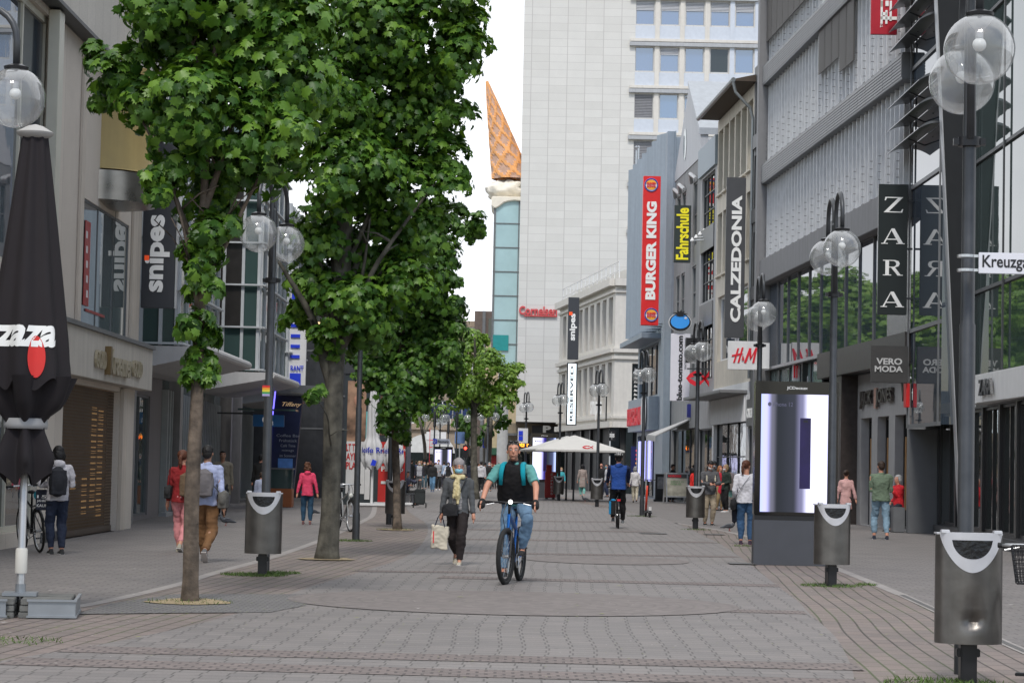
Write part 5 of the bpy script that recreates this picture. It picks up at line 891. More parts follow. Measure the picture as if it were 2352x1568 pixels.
t = thing('round_concrete_column', 'smooth round pale column under the tower corner', 'column', (at(1152, 1100, 172).x, 172, 0)); q = at(1152, 1100, 172).x; mb = MB(); mb.lathe([(.43, 0), (.41, .5), (.40, 6.2), (.40, 9)], 32, (q, 172, 0)); mb.build('shaft', mat('pale_column', (.50, .50, .49), .5, var=.08, stain=.1), t, smooth=False, auto=True); mb = MB(); mb.lathe([(.5, 0), (.5, .25)], 24, (q, 172, 0)); mb.build('foot_ring', WST, t)
GC = thing('teal_glass_tower', 'slim teal glass corner tower beneath the dropped cone', 'building', (-.6, 180, 0)); TG = mat('teal_glazing', (.34, .50, .53), .08, ior=1.6, var=.15, scale=.5); q0 = at(1131, 700, 178).x
mb = MB(); mb.box(q0, .9, 178, 186, 9.0, 22.2); mb.build('glazing', TG, GC); mb = MB()
for z in np.arange(9, 22.3, 1.87): mb.box(q0 - .04, .9, 177.93, 178, z, z + .07)
for x in (q0 - .03, q0 + .06, .3): mb.box(x, x + .07, 177.9, 178, 9, 22.2)
mb.build('frame', GREYM, GC); mb = MB(); mb.box(q0 + .1, q0 + 1.3, 177.86, 177.93, 10.4, 11.6); mb.build('dark_emblem_panel', mat('teal_emblem', (.02, .28, .28), .3), GC)
# upside down ice cream cone
CO = thing('ice_cream_cone', 'giant upturned orange waffle cone with cream spilling over the roof edge', 'sculpture', (.1, 186, 20)); top = at(1119, 189, 181); bl = at(1129, 413, 181); br_ = at(1224, 413, 181); axb = (bl + br_) / 2; rb = (br_ - bl).length / 2; n = 40; seg = 72; vs = []; fs = []; mi = []
for i in range(n + 1):
    f = i / n; c = top.lerp(axb, f); r_ = .12 + (rb - .12) * f ** .93
    for k in range(seg):
        a = 2 * math.pi * k / seg; u_ = (a / (2 * math.pi)) * 6; h = f * 9.0; p1 = (u_ + h * .55) % 1; p2 = (u_ - h * .55) % 1; inset = (p1 > .30) and (p2 > .30); rr = r_ - (.10 if inset else 0) * min(1, f * 4)
        vs.append((c.x + rr * math.cos(a), c.y + rr * math.sin(a), c.z))
for i in range(n):
    for k in range(seg):
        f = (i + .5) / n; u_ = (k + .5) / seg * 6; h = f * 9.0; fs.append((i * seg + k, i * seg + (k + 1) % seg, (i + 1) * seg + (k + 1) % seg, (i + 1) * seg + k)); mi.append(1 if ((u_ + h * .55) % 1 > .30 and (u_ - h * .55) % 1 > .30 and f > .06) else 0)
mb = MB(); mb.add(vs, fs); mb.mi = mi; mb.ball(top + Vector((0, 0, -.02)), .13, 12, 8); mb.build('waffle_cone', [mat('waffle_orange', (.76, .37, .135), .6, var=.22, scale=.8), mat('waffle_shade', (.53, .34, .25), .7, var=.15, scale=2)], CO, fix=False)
ic = MB(); nn = 40; rg = 14; vs = []; cx, cy, cz = axb.x - .05, 181.0, at(1150, 440, 181).z
from mathutils import noise as mnoise
for i in range(rg + 1):
    ph = math.pi * i / rg
    for k in range(nn):
        a = 2 * math.pi * k / nn; d = Vector((math.sin(ph) * math.cos(a), math.sin(ph) * math.sin(a), math.cos(ph))); nz_ = mnoise.fractal(d * 3.2 + Vector((3, 1, 2)), .7, 2.2, 5) * .20; r_ = 1 + nz_
        vs.append((cx + d.x * (rb + .30) * r_, cy + d.y * (rb + .30) * r_, cz + d.z * .95 * r_))
ic.add(vs, [(i * nn + k, i * nn + (k + 1) % nn, (i + 1) * nn + (k + 1) % nn, (i + 1) * nn + k) for i in range(rg) for k in range(nn)]); ICM = mat('ice_cream', (.78, .73, .63), .65, var=.06, bump=.5, bscale=7); ic.build('ice_cream', ICM, CO, smooth=True)
dr = MB(); pts = []; xL, xR = q0 - .25, 1.4
prof = [(0, 1.8), (.08, 2.3), (.18, 1.95), (.3, 1.2), (.42, .9), (.55, .75), (.7, .85), (.82, .6), (1, .35)]; zt_ = at(1150, 462, 181).z
poly = [(xL, 177.7, zt_)] + [(xL + (xR - xL) * a, 177.7, zt_ - d * .42) for a, d in prof] + [(xR, 177.7, zt_)]
dr.prism(poly, (0, 5, 0)); dr.build('melting_drip', ICM, CO, bevel=.08)
# beneath the tower: shops, P sign, LED sign
b = thing('recessed_passage_shops', 'shadowed shop front recessed below the tower with a white letter P', 'building', (3, 178, 0)); FQ = Fac((-.2, 181), (9, 181)); fbox(b, FQ, 'wall', mat('passage_tan', (.30, .25, .18), .7, var=.25, scale=1), 0, 9, 0, 4.9, -2, 0)
for x in (.6, 2.2, 3.9): fbox(b, FQ, 'window', GLASS, x, x + 1.2, .3, 3.0, .004, .05)
for z in (3.1, 3.9): fbox(b, FQ, 'beam', GREYM, 0, 9, z, z + .2, .004, .5)
fbox(b, FQ, 'dark_box', DGREY, 1.9, 4.4, 3.3, 4.7, .55, 1.6); q = at(1247, 993, 179.0); text_fit('P', (q.x, 179.2, q.z), (1, 0, 0), ZV, .62, .55, .05, .1).build('lettering', WLET, b, fix=False)
t, x0, x1, z0, z1 = fboard('orange_lettered_sign', 'black strip sign with glowing orange Metzer letters', 1180, 1216, 1012, 1028, 150, BLACKP, .1); text_fit('Metzer', (x0 + .06, 149.99, z0 + .08), (1, 0, 0), ZV, x1 - x0 - .1, z1 - z0 - .18, .03, .02).build('lettering', mat('led_orange', (1, .35, .03), emit=1.5, var=0), t, fix=False)
# far buildings round the square
b = thing('far_stone_building', 'tan stone building with white arched shop front at the far end of the street', 'building', (-9, 236, 0)); FA = Fac((-17, 232), (-2.6, 232)); TAN = mat('tan_stone', (.33, .265, .20), .8, var=.12, stain=.15); W = FA.L
ops = [(x, x + 1.7, z, z + 2.4) for x in (2.6, 5.8, 9.3, 12.2) for z in (5.6, 9.4, 13)]; wall(FA, 0, W, 0, 16, ops, .3).build('wall', TAN, b); core(b, [(-17, 232.5), (-2.6, 232.5), (-2.6, 245), (-17, 245)], 0, 15.9, TAN)
for o_ in ops: window(b, FA, *o_, WHITEP, GLASS, 2, 2, .12, .2)
fbox(b, FA, 'shop_glass', GLASS, 3.5, 13.5, 0, 3.2, .004, .05); fbox(b, FA, 'ledge', TAN, 0, W, 5.0, 5.25, .004, .3); mb = FA.mb(); mb.prism([(8.9 + 2.6 * math.cos(a), .1, 2.7 + 1.9 * math.sin(a)) for a in [i * math.pi / 14 for i in range(15)]], (0, -.05, 0)); mb.build('arch_panel', mat('arch_white', (.6, .6, .58), .6, var=.1), b)
wall_text(b, FA, 'x', 8.9, 3.2, .9, .9, RED, .12, .05, .05); wall_text(b, FA, 'DOR', 4.4, 4.2, 2.6, .65, mat('dull_red', (0, 0, 0)), .1, .05, .05); fbox(b, FA, 'white_fascia', WHITEP, 8.6, 10.6, 4.0, 4.8, .05, .15)
b = thing('far_dark_building', 'tall narrow brown building with vertical window strips behind the street lamps', 'building', (-3, 242, 0)); FD = Fac((-9, 238), (-2.4, 238)); fbox(b, FD, 'wall', mat('brown_brick', (.13, .10, .085), .8, var=.2), 5.2, 8.2, 0, 17, -8, 6.5); fbox(b, FD, 'grey_shaft', GREYM, 6.0, 6.3, 0, 17, 6.51, 6.8)
for z in (5, 8, 11, 14): fbox(b, FD, 'window', GLASS, 6.6, 8.0, z, z + 2.3, 6.505, 6.6)
b = thing('far_yellow_building', 'yellow limestone building seen behind the round column', 'building', (0, 205, 0)); FY = Fac((-2.3, 205), (4.4, 205)); ops = [(3.3, 4.2, z, z + 1.8) for z in (3.5, 6.5, 9.5)]
wall(FY, 0, 6.7, 0, 12.5, ops, .3).build('wall', mat('yellow_stone', (.52, .42, .27), .8, var=.08, stain=.15), b); core(b, [(-2.3, 205.5), (4.4, 205.5), (4.4, 215), (-2.3, 215)], 0, 12.4, STONE)
for o_ in ops: window(b, FY, *o_, DGREY, GLASS, 1, 2, .1)
fbox(b, FY, 'awning_green', mat('dark_green_awning', (.03, .10, .06), .7), .2, 6, 2.5, 3.1, .004, 1.2); fbox(b, FY, 'red_band', mat('red_band', (.35, .03, .03), .6), .2, 6, 1.3, 2.4, .004, .4)
b = thing('distant_street_front', 'grey brown facade far beyond the square between the trees', 'building', (2, 330, 0)); FX = Fac((-40, 330), (40, 330)); ops = [(x, x + 2, z, z + 2.6) for x in np.arange(24, 50, 4.2) for z in (3.5, 7.5, 11.5)]; wall(FX, 0, 80, 0, 15, ops, .3).build('wall', mat('far_render', (.22, .19, .165), .8, var=.15), b); fbox(b, FX, 'dark_rooms', GLASS, 1, 79, .1, 14.9, -1, -.3)
t = thing('blue_banner', 'long dark blue horizontal panel of a footbridge above the square', 'sign', (-4, 200, 9)); q = at(975, 940, 200); q2 = at(1095, 962, 200); mb = MB(); mb.box(q.x, q2.x, 200, 201.5, q2.z, q.z + .5); mb.build('panel', mat('navy_blue', (.02, .04, .13), .4, var=.2), t); mb = MB(); [mb.box(x, x + .1, 199.93, 200, q2.z, q.z + .5) for x in np.arange(q.x, q2.x, .8)]; mb.build('ribs', ALU, t)
# ------------------------------------------------------------ trees
def leaf_mat(name, c0, c1, c2):
    m = bpy.data.materials.new(name); m.use_nodes = True; nt = m.node_tree; nt.nodes.clear(); L = nt.links.new
    out = nt.nodes.new('ShaderNodeOutputMaterial'); geo = nt.nodes.new('ShaderNodeNewGeometry'); cr = nt.nodes.new('ShaderNodeValToRGB'); e = cr.color_ramp.elements
    e[0].color = (*c0, 1); e[1].color = (*c2, 1); k = cr.color_ramp.elements.new(.55); k.color = (*c1, 1)
    L(geo.outputs['Random Per Island'], cr.inputs[0]); b = nt.nodes.new('ShaderNodeBsdfPrincipled'); b.inputs['Roughness'].default_value = .42; b.inputs['Specular IOR Level'].default_value = .35; t = nt.nodes.new('ShaderNodeBsdfTranslucent'); mx = nt.nodes.new('ShaderNodeMixShader'); mx.inputs[0].default_value = .24
    s = nt.nodes.new('ShaderNodeVectorMath'); s.operation = 'MULTIPLY'; s.inputs[1].default_value = (1.6, 1.5, .6); L(cr.outputs[0], b.inputs[0]); L(cr.outputs[0], s.inputs[0]); L(s.outputs[0], t.inputs[0]); L(b.outputs[0], mx.inputs[1]); L(t.outputs[0], mx.inputs[2]); L(mx.outputs[0], out.inputs[0]); return m
HALF = [(.02, .02), (.20, -.05), (.42, .02), (.34, .16), (.62, .24), (.44, .40), (.56, .60), (.34, .56), (.24, .70), (.14, .66), (0, 1.0)]
LEAF = np.array([(x, y) for x, y in HALF] + [(-x, y) for x, y in HALF[-2::-1]]); LEAF2 = np.array([(0, 0), (.3, 0), (.55, .35), (.25, .5), (0, 1), (-.25, .5), (-.55, .35), (-.3, 0)])
def leaves(blobs, Y, size, dens, name, m, parent, seed, depth=1., simple=False, flat=.55):
    rg = np.random.default_rng(seed); Ps = []; Os = []; k = Y / FPX
    for bl in blobs:
        u, v, r = bl[:3]; dy = bl[3] if len(bl) > 3 else rg.uniform(-.6, .6) * depth
        c = np.array(at(u, v, Y + dy)); R_ = r * k; n = int(dens * 12.6 * r * r * k * k / (size * size * .45)); ncl = max(3, int(n / 40))
        d = rg.normal(size=(ncl, 3)); d[:, 1] -= .25; d /= np.linalg.norm(d, axis=1)[:, None]; cc = c + d * R_ * rg.uniform(.45, 1.04, (ncl, 1)) * np.array([1, 1.05, .95])
        for q in range(ncl):
            o = d[q] * .6 + np.array([0, 0, .75]); o /= np.linalg.norm(o); mth = 40; w = min(R_ * .62, size * 3.1)
            a = np.cross(o, [0.3, .2, 1.]); a /= np.linalg.norm(a); b = np.cross(o, a); an = rg.uniform(0, 6.28, mth); rr = w * np.sqrt(rg.random(mth))
            off = (a[None] * (np.cos(an) * rr)[:, None] + b[None] * (np.sin(an) * rr)[:, None]) - o[None] * (rr ** 2 / w * .62)[:, None] + rg.normal(size=(mth, 3)) * size * .20
            Ps.append(cc[q] + off); oo = d[q][None] * .55 + off / w * .6 + np.array([0, 0, flat]) + rg.normal(size=(mth, 3)) * .28; Os.append(oo)
    P = np.concatenate(Ps); O = np.concatenate(Os); O /= np.linalg.norm(O, axis=1)[:, None]; n = len(P)
    tip = np.stack([O[:, 0] * .8 + rg.normal(size=n) * .5, O[:, 1] * .8 + rg.normal(size=n) * .5, -np.ones(n) * .75], 1); tip -= O * (tip * O).sum(1)[:, None]; tip /= np.linalg.norm(tip, axis=1)[:, None]; side = np.cross(O, tip)
    T = LEAF2 if simple else LEAF; nv = len(T) + 1; s = size * rg.uniform(.6, 1.18, n)
    V = np.empty((n, nv, 3)); fold = rg.uniform(.05, .22, n)
    for i, (x, y) in enumerate(T): V[:, i] = P + side * (x * s)[:, None] + tip * ((y - .4) * s)[:, None] - O * ((x * x * .5 + max(0, y - .4) ** 2 * .5) * s + abs(x) * fold * s * .5)[:, None]
    V[:, -1] = P + O * (.02 * s)[:, None]; F = np.array([[i, (i + 1) % len(T), len(T)] for i in range(len(T))]); F = (F[None] + (np.arange(n) * nv)[:, None, None]).reshape(-1, 3)
    base = np.array(wloc(parent)); V = V.reshape(-1, 3) - base; me = bpy.data.meshes.new(name); me.vertices.add(len(V)); me.vertices.foreach_set('co', V.ravel()); me.loops.add(F.size); me.loops.foreach_set('vertex_index', F.ravel()); me.polygons.add(len(F)); me.polygons.foreach_set('loop_start', np.arange(0, F.size, 3)); me.polygons.foreach_set('loop_total', np.full(len(F), 3)); me.materials.append(m); me.update(calc_edges=True); me.validate()
    o = bpy.data.objects.new(name, me); link(o, parent); return o, n
BARK = mat('bark', (.135, .105, .08), .9, var=.6, scale=9, bump=1, bscale=22, detail=10, stain=.45); BARK2 = mat('bark_grey', (.105, .098, .078), .9, var=.6, scale=6, bump=1, bscale=18, detail=10, stain=.5)
def trunk(parent, path, Y, rads, m, limbs=(), seed=1):
    rg = random.Random(seed); P = smooth_line([at(u, v, Y) if i else gp(u, v) for i, (u, v) in enumerate(path)], 5); n = len(P); mb = MB(); rr = np.interp(np.linspace(0, 1, n), np.linspace(0, 1, len(rads)), rads).tolist(); P[0].z = -.05
    mb.tube(P, rr, 18); ph = [rg.uniform(0, 6) for _ in range(4)]; V = []
    for i, p in enumerate(mb.v):
        ring = min(i // 18, n - 1); c = P[ring]; d = Vector(p) - c; a = math.atan2(d.y, d.x); f = 1 + .07 * math.sin(3 * a + ph[0] + p[2]) + .05 * math.sin(5 * a + ph[1] - p[2] * 2) + .05 * mnoise.noise(Vector((p[0] * 6, p[1] * 6, p[2] * 3))); f += max(0, .25 - p[2]) * .55 * (1 + .4 * math.sin(4 * a)); V.append(tuple(c + Vector((d.x * f, d.y * f, d.z))))
    mb.v = V; t = mb.build('trunk', m, parent, smooth=True)
    lb = MB()
    for (h, u, v, r0, dy) in limbs:
        i = int(h * (n - 1)); a = P[i]; b = at(u, v, Y + dy); mid = a.lerp(b, .5) + Vector((rg.uniform(-.15, .15), rg.uniform(-.15, .15), .12)); pts = smooth_line([a, a.lerp(mid, .5) + Vector((0, 0, -.04)), mid, b], 4); m_ = len(pts); lb.tube(pts, [r0 * (1 - .8 * k / (m_ - 1)) for k in range(m_)], 8)
        for _ in range(3):
            q = pts[rg.randint(m_ // 3, m_ - 2)]; e = q + Vector((rg.uniform(-.5, .5), rg.uniform(-.4, .4), rg.uniform(0, .5))); lb.tube([q, q.lerp(e, .5) + Vector((0, 0, .05)), e], [r0 * .35, r0 * .22, .006], 6)
    if limbs: lb.build('branches', m, parent, smooth=True)
LM1 = leaf_mat('maple_leaf', (.022, .068, .010), (.070, .160, .020), (.15, .275, .032)); LM3 = leaf_mat('maple_leaf_deep', (.02, .06, .013), (.055, .132, .02), (.115, .225, .034)); LM4 = leaf_mat('maple_leaf_spring', (.09, .18, .025), (.16, .29, .04), (.25, .38, .07))
GT = 'maple trees along the pedestrian street'
t1 = thing('maple_tree', 'nearest maple with slim ringed trunk wrapped in leaves almost down to head height', 'tree', gp(435, 1383).to_tuple(), 0, GT)
B1 = [(262, 165, 62), (235, 125, 40), (235, 215, 36), (330, 200, 76), (300, 130, 50), (430, 60, 130), (560, 60, 140), (640, 150, 125), (720, 190, 62), (440, 220, 115), (560, 280, 125), (665, 300, 80), (400, 370, 70, -.2), (372, 420, 42, -.3), (480, 430, 85), (550, 395, 72), (470, 520, 62, -.1), (440, 590, 52, -.1), (462, 660, 52, 0), (440, 735, 50, -.1), (475, 760, 32, 0), (462, 815, 40, 0), (440, 868, 34, 0), (475, 870, 22, 0), (620, -20, 130), (480, -90, 160), (690, 40, 90), (360, -30, 100), (520, 520, 26)]
leaves(B1, 24.7, .140, 1.75, 'crown', LM1, t1, 1, .9)
trunk(t1, [(435, 1383), (438, 1290), (440, 1150), (448, 1000), (455, 880), (462, 600), (478, 300), (520, -150)], 24.7, [.088, .082, .078, .074, .065, .05, .035, .02], BARK, [(.72, 260, 160, .04, 0), (.78, 640, 120, .045, -.3), (.7, 650, 290, .04, .3), (.82, 420, 20, .04, 0), (.68, 380, 380, .03, -.2), (.62, 560, 420, .03, .2)], 3)
t2 = thing('maple_tree', 'tallest maple with thick grey trunk flaring at its brown foot', 'tree', gp(753, 1285).to_tuple(), 0, GT)
B2 = [(850, 40, 150), (990, 50, 125), (1060, 110, 66), (1085, 40, 45), (760, 180, 130), (900, 240, 150), (1020, 200, 85), (1045, 260, 50), (800, 380, 130), (940, 420, 120), (1020, 345, 66), (1035, 420, 40), (760, 520, 105), (870, 560, 115), (980, 520, 80), (725, 640, 80), (820, 680, 95), (930, 640, 80), (690, 735, 48), (745, 770, 48), (860, 750, 70), (690, 700, 40), (730, 905, 26, -.9), (930, -90, 150), (1050, -50, 80), (1030, 480, 34), (800, -60, 120)]
leaves(B2, 36.3, .145, 1.3, 'crown', LM1, t2, 2, 1.3)
trunk(t2, [(753, 1285), (760, 1180), (764, 1000), (770, 820), (782, 680), (800, 400), (860, -50)], 36.3, [.18, .148, .142, .142, .14, .12, .06], BARK2, [(.45, 640, 600, .12, -.4), (.48, 700, 480, .10, .2), (.52, 900, 560, .08, .4), (.5, 1000, 420, .08, -.4), (.6, 760, 250, .07, 0), (.62, 980, 150, .07, .4), (.7, 1050, 80, .05, 0), (.32, 720, 905, .02, -.9), (.55, 850, 500, .06, -.5)], 5)
t3 = thing('maple_tree', 'third maple with thin dark trunk beside the litter bin and low dense crown', 'tree', gp(912, 1217).to_tuple(), 0, GT)
B3 = [(1100, 505, 26), (1065, 520, 30), (1020, 505, 48), (1090, 530, 16), (1000, 580, 60), (1035, 590, 30), (960, 620, 90), (1010, 690, 60), (1000, 740, 70), (1045, 700, 22), (1045, 745, 28), (900, 760, 95), (1030, 800, 42), (960, 830, 80), (870, 850, 62), (820, 810, 36), (1010, 860, 50), (905, 905, 52), (905, 960, 38), (885, 975, 24), (930, 1000, 18), (1055, 840, 22), (950, 900, 40), (860, 880, 30), (900, 620, 90), (1040, 650, 26)]
leaves(B3, 53.5, .15, 1.3, 'crown', LM3, t3, 3, 1.5)
trunk(t3, [(912, 1217), (911, 1100), (908, 980), (915, 850), (940, 650)], 53.5, [.10, .085, .08, .075, .04], BARK, [(.7, 1010, 700, .05, 0), (.75, 870, 780, .05, .3), (.85, 980, 560, .04, 0), (.85, 1090, 515, .02, 0)], 7)
t4 = thing('maple_tree', 'light green spring maple standing in front of the square lamps', 'tree', gp(1091, 1146).to_tuple(), 0, GT)
B4 = [(1085, 790, 42), (1110, 765, 22), (1060, 830, 42), (1125, 830, 45), (1165, 860, 38), (1190, 845, 22), (1195, 880, 20), (1095, 880, 45), (1050, 895, 34), (1155, 915, 30), (1035, 860, 28), (1120, 930, 22), (1180, 910, 16), (1070, 925, 20)]
leaves(B4, 105, .19, 1.35, 'crown', LM4, t4, 4, 1.6, True); trunk(t4, [(1091, 1146), (1089, 1050), (1088, 960), (1092, 860), (1090, 770)], 105, [.2, .15, .14, .09, .03], BARK2, [(.55, 1160, 870, .06, 0), (.55, 1040, 850, .06, 0), (.6, 1125, 800, .05, .4), (.55, 1070, 900, .05, -.5), (.65, 1190, 850, .03, 0), (.5, 1150, 920, .04, .5)], 9)
for i, (u, v, Y, bl, lab) in enumerate(((975, 1092, 200, [(955, 930, 26), (985, 925, 30), (1005, 945, 20), (965, 955, 18)], 'small pale green tree in front of the tan stone building'), (1113, 1108, 160, [(1130, 930, 30), (1150, 960, 26), (1085, 970, 26), (1120, 985, 20), (1060, 960, 22), (1100, 940, 30), (1145, 900, 25)], 'dark leaning tree with thick trunk beside the round column'), (1076, 1094, 210, [(1075, 940, 26), (1060, 990, 18), (1095, 1000, 20), (1080, 975, 26), (1050, 970, 14)], 'dark bushy tree filling the gap behind the signposts'))):
    t = thing('square_tree', lab, 'tree', gp(u, v).to_tuple(), 0, 'trees on the far square'); leaves(bl, Y, .40, .42, 'crown', LM4 if i == 0 else LM3, t, 11 + i, 2.5, True); trunk(t, [(u, v), (u + (8 if i == 1 else 0), 1020), (bl[0][0], bl[0][1])], Y, [.4 if i == 1 else .2, .3 if i == 1 else .15, .06], BARK2, [(.6, bl[1][0], bl[1][1], .08, 0), (.6, bl[2][0], bl[2][1], .08, 0)], i)
for i, (x, y, sc_, lab) in enumerate(((-8.5, 142, 1.9, 'tall tree at the left edge of the far square nearest the pavilion'), (-12, 150, 2.1, 'tall tree in the middle of the far square row'), (-10, 163, 2.0, 'tall bright tree of the far square behind the arcade'), (-15, 172, 2.2, 'tallest tree farthest left on the square'))):
    c_ = copy_tree(t4); c_.location = (x, y, 0); c_.scale = (sc_ * 1.3, sc_ * 1.3, sc_); c_.rotation_euler.z = i * 1.7; c_['label'] = lab; c_['group'] = 'trees on the far square'
# ------------------------------------------------------------ street lamps
def globe_mat():
    m = bpy.data.materials.new('clear_globe'); m.use_nodes = True; nt = m.node_tree; nt.nodes.clear(); L = nt.links.new; out = nt.nodes.new('ShaderNodeOutputMaterial')
    tr = nt.nodes.new('ShaderNodeBsdfTransparent'); tr.inputs[0].default_value = (.93, .94, .94, 1); gl = nt.nodes.new('ShaderNodeBsdfGlossy'); gl.inputs['Roughness'].default_value = .04; fr = nt.nodes.new('ShaderNodeLayerWeight'); fr.inputs[0].default_value = .30
    df = nt.nodes.new('ShaderNodeBsdfDiffuse'); df.inputs[0].default_value = (.7, .71, .70, 1); m1 = nt.nodes.new('ShaderNodeMixShader'); m2 = nt.nodes.new('ShaderNodeMixShader'); n = nt.nodes.new('ShaderNodeTexNoise'); n.inputs['Scale'].default_value = 5; r = nt.nodes.new('ShaderNodeMapRange'); r.inputs[3].default_value = .05; r.inputs[4].default_value = .28
    tc = nt.nodes.new('ShaderNodeTexCoord'); L(tc.outputs['Object'], n.inputs[0]); L(n.outputs['Fac'], r.inputs[0]); L(r.outputs[0], m1.inputs[0]); L(tr.outputs[0], m1.inputs[1]); L(df.outputs[0], m1.inputs[2]); L(fr.outputs['Facing'], m2.inputs[0]); L(m1.outputs[0], m2.inputs[1]); L(gl.outputs[0], m2.inputs[2])
    pw = nt.nodes.new('ShaderNodeMath'); pw.operation = 'MULTIPLY'; pw.inputs[1].default_value = .72; L(fr.outputs['Facing'], pw.inputs[0]); L(pw.outputs[0], m2.inputs[0]); L(m2.outputs[0], out.inputs[0]); return m
GLOBE = globe_mat(); LAMPG = mat('lamp_grey', (.055, .058, .062), .38, .35, var=.18, scale=9); BULB = mat('bulb_opal', (.74, .74, .72), .35, var=0)
LG = 'twin globe street lamps lining the street'
def make_lamp():
    r = thing('street_lamp', '', 'street lamp', (0, 0, 0), 0, LG)
    mb = MB(); mb.lathe([(.075, 0), (.075, .5), (.062, .56), (.060, 2.6), (.052, 2.62), (.050, 4.15), (.046, 4.2), (.046, 4.95), (.02, 4.98)], 20); mb.build('pole', LAMPG, r, local=True, auto=True)
    mb = MB(); mb.lathe([(.085, 3.95), (.085, 4.02)], 16); mb.box(-.12, .12, -.03, .03, 3.96, 4.01); mb.build('clamp', BLACKP, r, local=True, auto=True)
    for sg in (-1, 1):
        pts = [(0, sg * .075, 4.0), (0, sg * .08, 4.95)] + [(0, sg * (.39 - .31 * math.cos(a)), 5.05 + .30 * math.sin(a)) for a in [i * math.pi / 12 for i in range(13)]] + [(0, sg * .70, 4.84)]
        mb = MB(); mb.tube(pts, .030, 10); mb.build('arm', LAMPG, r, local=True, smooth=True)
        c = (0, sg * .70, 4.56); mb = MB(); mb.ball(c, .257, 32, 20); g = mb.build('globe', GLOBE, r, local=True, smooth=True, fix=False)
        mb = MB(); mb.lathe([(.10, 4.802), (.105, 4.825), (.04, 4.85)], 20, (0, sg * .70, 0)); mb.build('cap', BLACKP, r, local=True, auto=True)
        mb = MB(); mb.lathe([(.10, 4.79), (.05, 4.72), (.028, 4.70), (.028, 4.64)], 16, (0, sg * .70, 0)); mb.build('reflector', LGREY, g, local=True, auto=True)
        mb = MB(); mb.ball((0, sg * .70, 4.595), .05, 14, 10); mb.build('bulb', BULB, g, local=True, smooth=True)
    return r
lamp0 = make_lamp()
def dup(root, loc, rz, label, group=None, name=None):
    c = copy_tree(root); c.location = loc; c.rotation_euler = (0, 0, rz); c['label'] = label
    if group: c['group'] = group
    return c
def lp(u, Y):      # ground point on column u at depth Y
    v = 1070 + .021 * (u - 1176) + 8056 / Y; return gp(u, v)
LAMPS = [(lp(2214, 17.15) + Vector((0, 0, .045)), -6, 'nearest globe lamp on the right carrying the white street name plate'), (lp(1907, 31.7), 0, 'globe lamp rising in front of the large lit display'), (lp(1738, 45), -1, 'globe lamp hidden at its foot by the large lit display'), (lp(1597, 59.5), 5, 'globe lamp behind the bin where the man looks at his phone'), (lp(1474, 75), 8, 'leaning globe lamp beside the red kick scooter'),
         (lp(1371, 90), 9, 'globe lamp passing through the open white parasols'), (lp(1283, 104.5), 10, 'globe lamp in front of the white lit vertical board'), (lp(1205, 119), 10, 'globe lamp carrying the small blue and white sign plate'), (lp(1118, 143), 40, 'globe lamp right of the light green spring tree'),
         (lp(606, 31.3), -10, 'globe lamp with rainbow sticker behind the left litter bin'), (lp(817, 45.4), -8, 'globe lamp with dark pole beside the thick tree trunk'), (lp(893, 57.5), -8, 'globe lamp mostly hidden by the third tree'),
         (lp(995, 150), 60, 'globe lamp left of the square name sign'), (lp(1008, 165), 20, 'globe lamp behind the square name sign'), (lp(1027, 176), 75, 'farthest globe lamp above the square name sign'), (lp(1046, 150), 85, 'globe lamp with wide arms right of the square name sign')]
first = True
for p, a, lab in LAMPS:
    if first: lamp0.location = p; lamp0.rotation_euler.z = R(a); lamp0['label'] = lab; first = False
    else: dup(lamp0, p, R(a), lab)
LAMPS_L = dup(lamp0, (-4.95, 19.7, 0), R(75), 'nearest globe lamp on the left whose pole stands outside the frame')
# lamp extras
t = thing('street_name_sign', 'white enamel street name plate reading Kreuzgasse clamped to the nearest lamp', 'sign', (3.45, 17, 2.9)); a = at(2247, 628, 17.0); mb = MB(); mb.box(a.x, a.x + .62, 16.98, 17.0, a.z, a.z + .155); mb.build('plate', mat('enamel_white', (.66, .66, .70), .3, var=.04), t, bevel=.003); text_fit('Kreuzgasse', (a.x + .025, 16.978, a.z + .018), (1, 0, 0), ZV, .47, .118, .015, .002).build('lettering', BLACKP, t, fix=False)
mb = MB(); [mb.lathe([(.066, a.z + q), (.066, a.z + q + .02)], 14, (a.x - .085, 17.04, 0)) for q in (.015, .12)]; [mb.box(a.x - .04, a.x + .02, 17.001, 17.01, a.z + q, a.z + q + .02) for q in (.015, .12)]; mb.build('clamp', ALU, t)
def sticker(lab, u, v, Y, w_, h_, cols):
    t = thing('sticker', lab, 'sticker', at(u, v, Y).to_tuple()); c = at(u, v, Y)
    for i, cc in enumerate(cols): mb = MB(); h = h_ / len(cols); mb.box(c.x - w_ / 2, c.x + w_ / 2, Y, Y + .004, c.z + h_ / 2 - (i + 1) * h, c.z + h_ / 2 - i * h); mb.build('stripe', mat('st_%d%d%d' % tuple(int(x * 9) for x in cc), cc, .4, var=0), t)
sticker('small rainbow sticker on the left globe lamp pole', 611, 897, 30.62, .10, .14, [(.6, .03, .03), (.75, .3, .03), (.7, .6, .05), (.05, .3, .1), (.4, .35, .6)])
t = thing('parking_sign', 'blue and white parking plate on the far lamp pole', 'sign', at(1201, 1014, 118).to_tuple()); c = at(1201, 1000, 118.7)
mb = MB(); mb.box(c.x - .26, c.x + .26, 118.7, 118.75, c.z - .38, c.z + .38); mb.build('plate', WHITEP, t); mb = MB(); [mb.box(c.x - .22, c.x - .0, 118.66, 118.7, c.z + q, c.z + q + .22) for q in (.02, -.25)]; mb.build('blue_field', BLU, t)
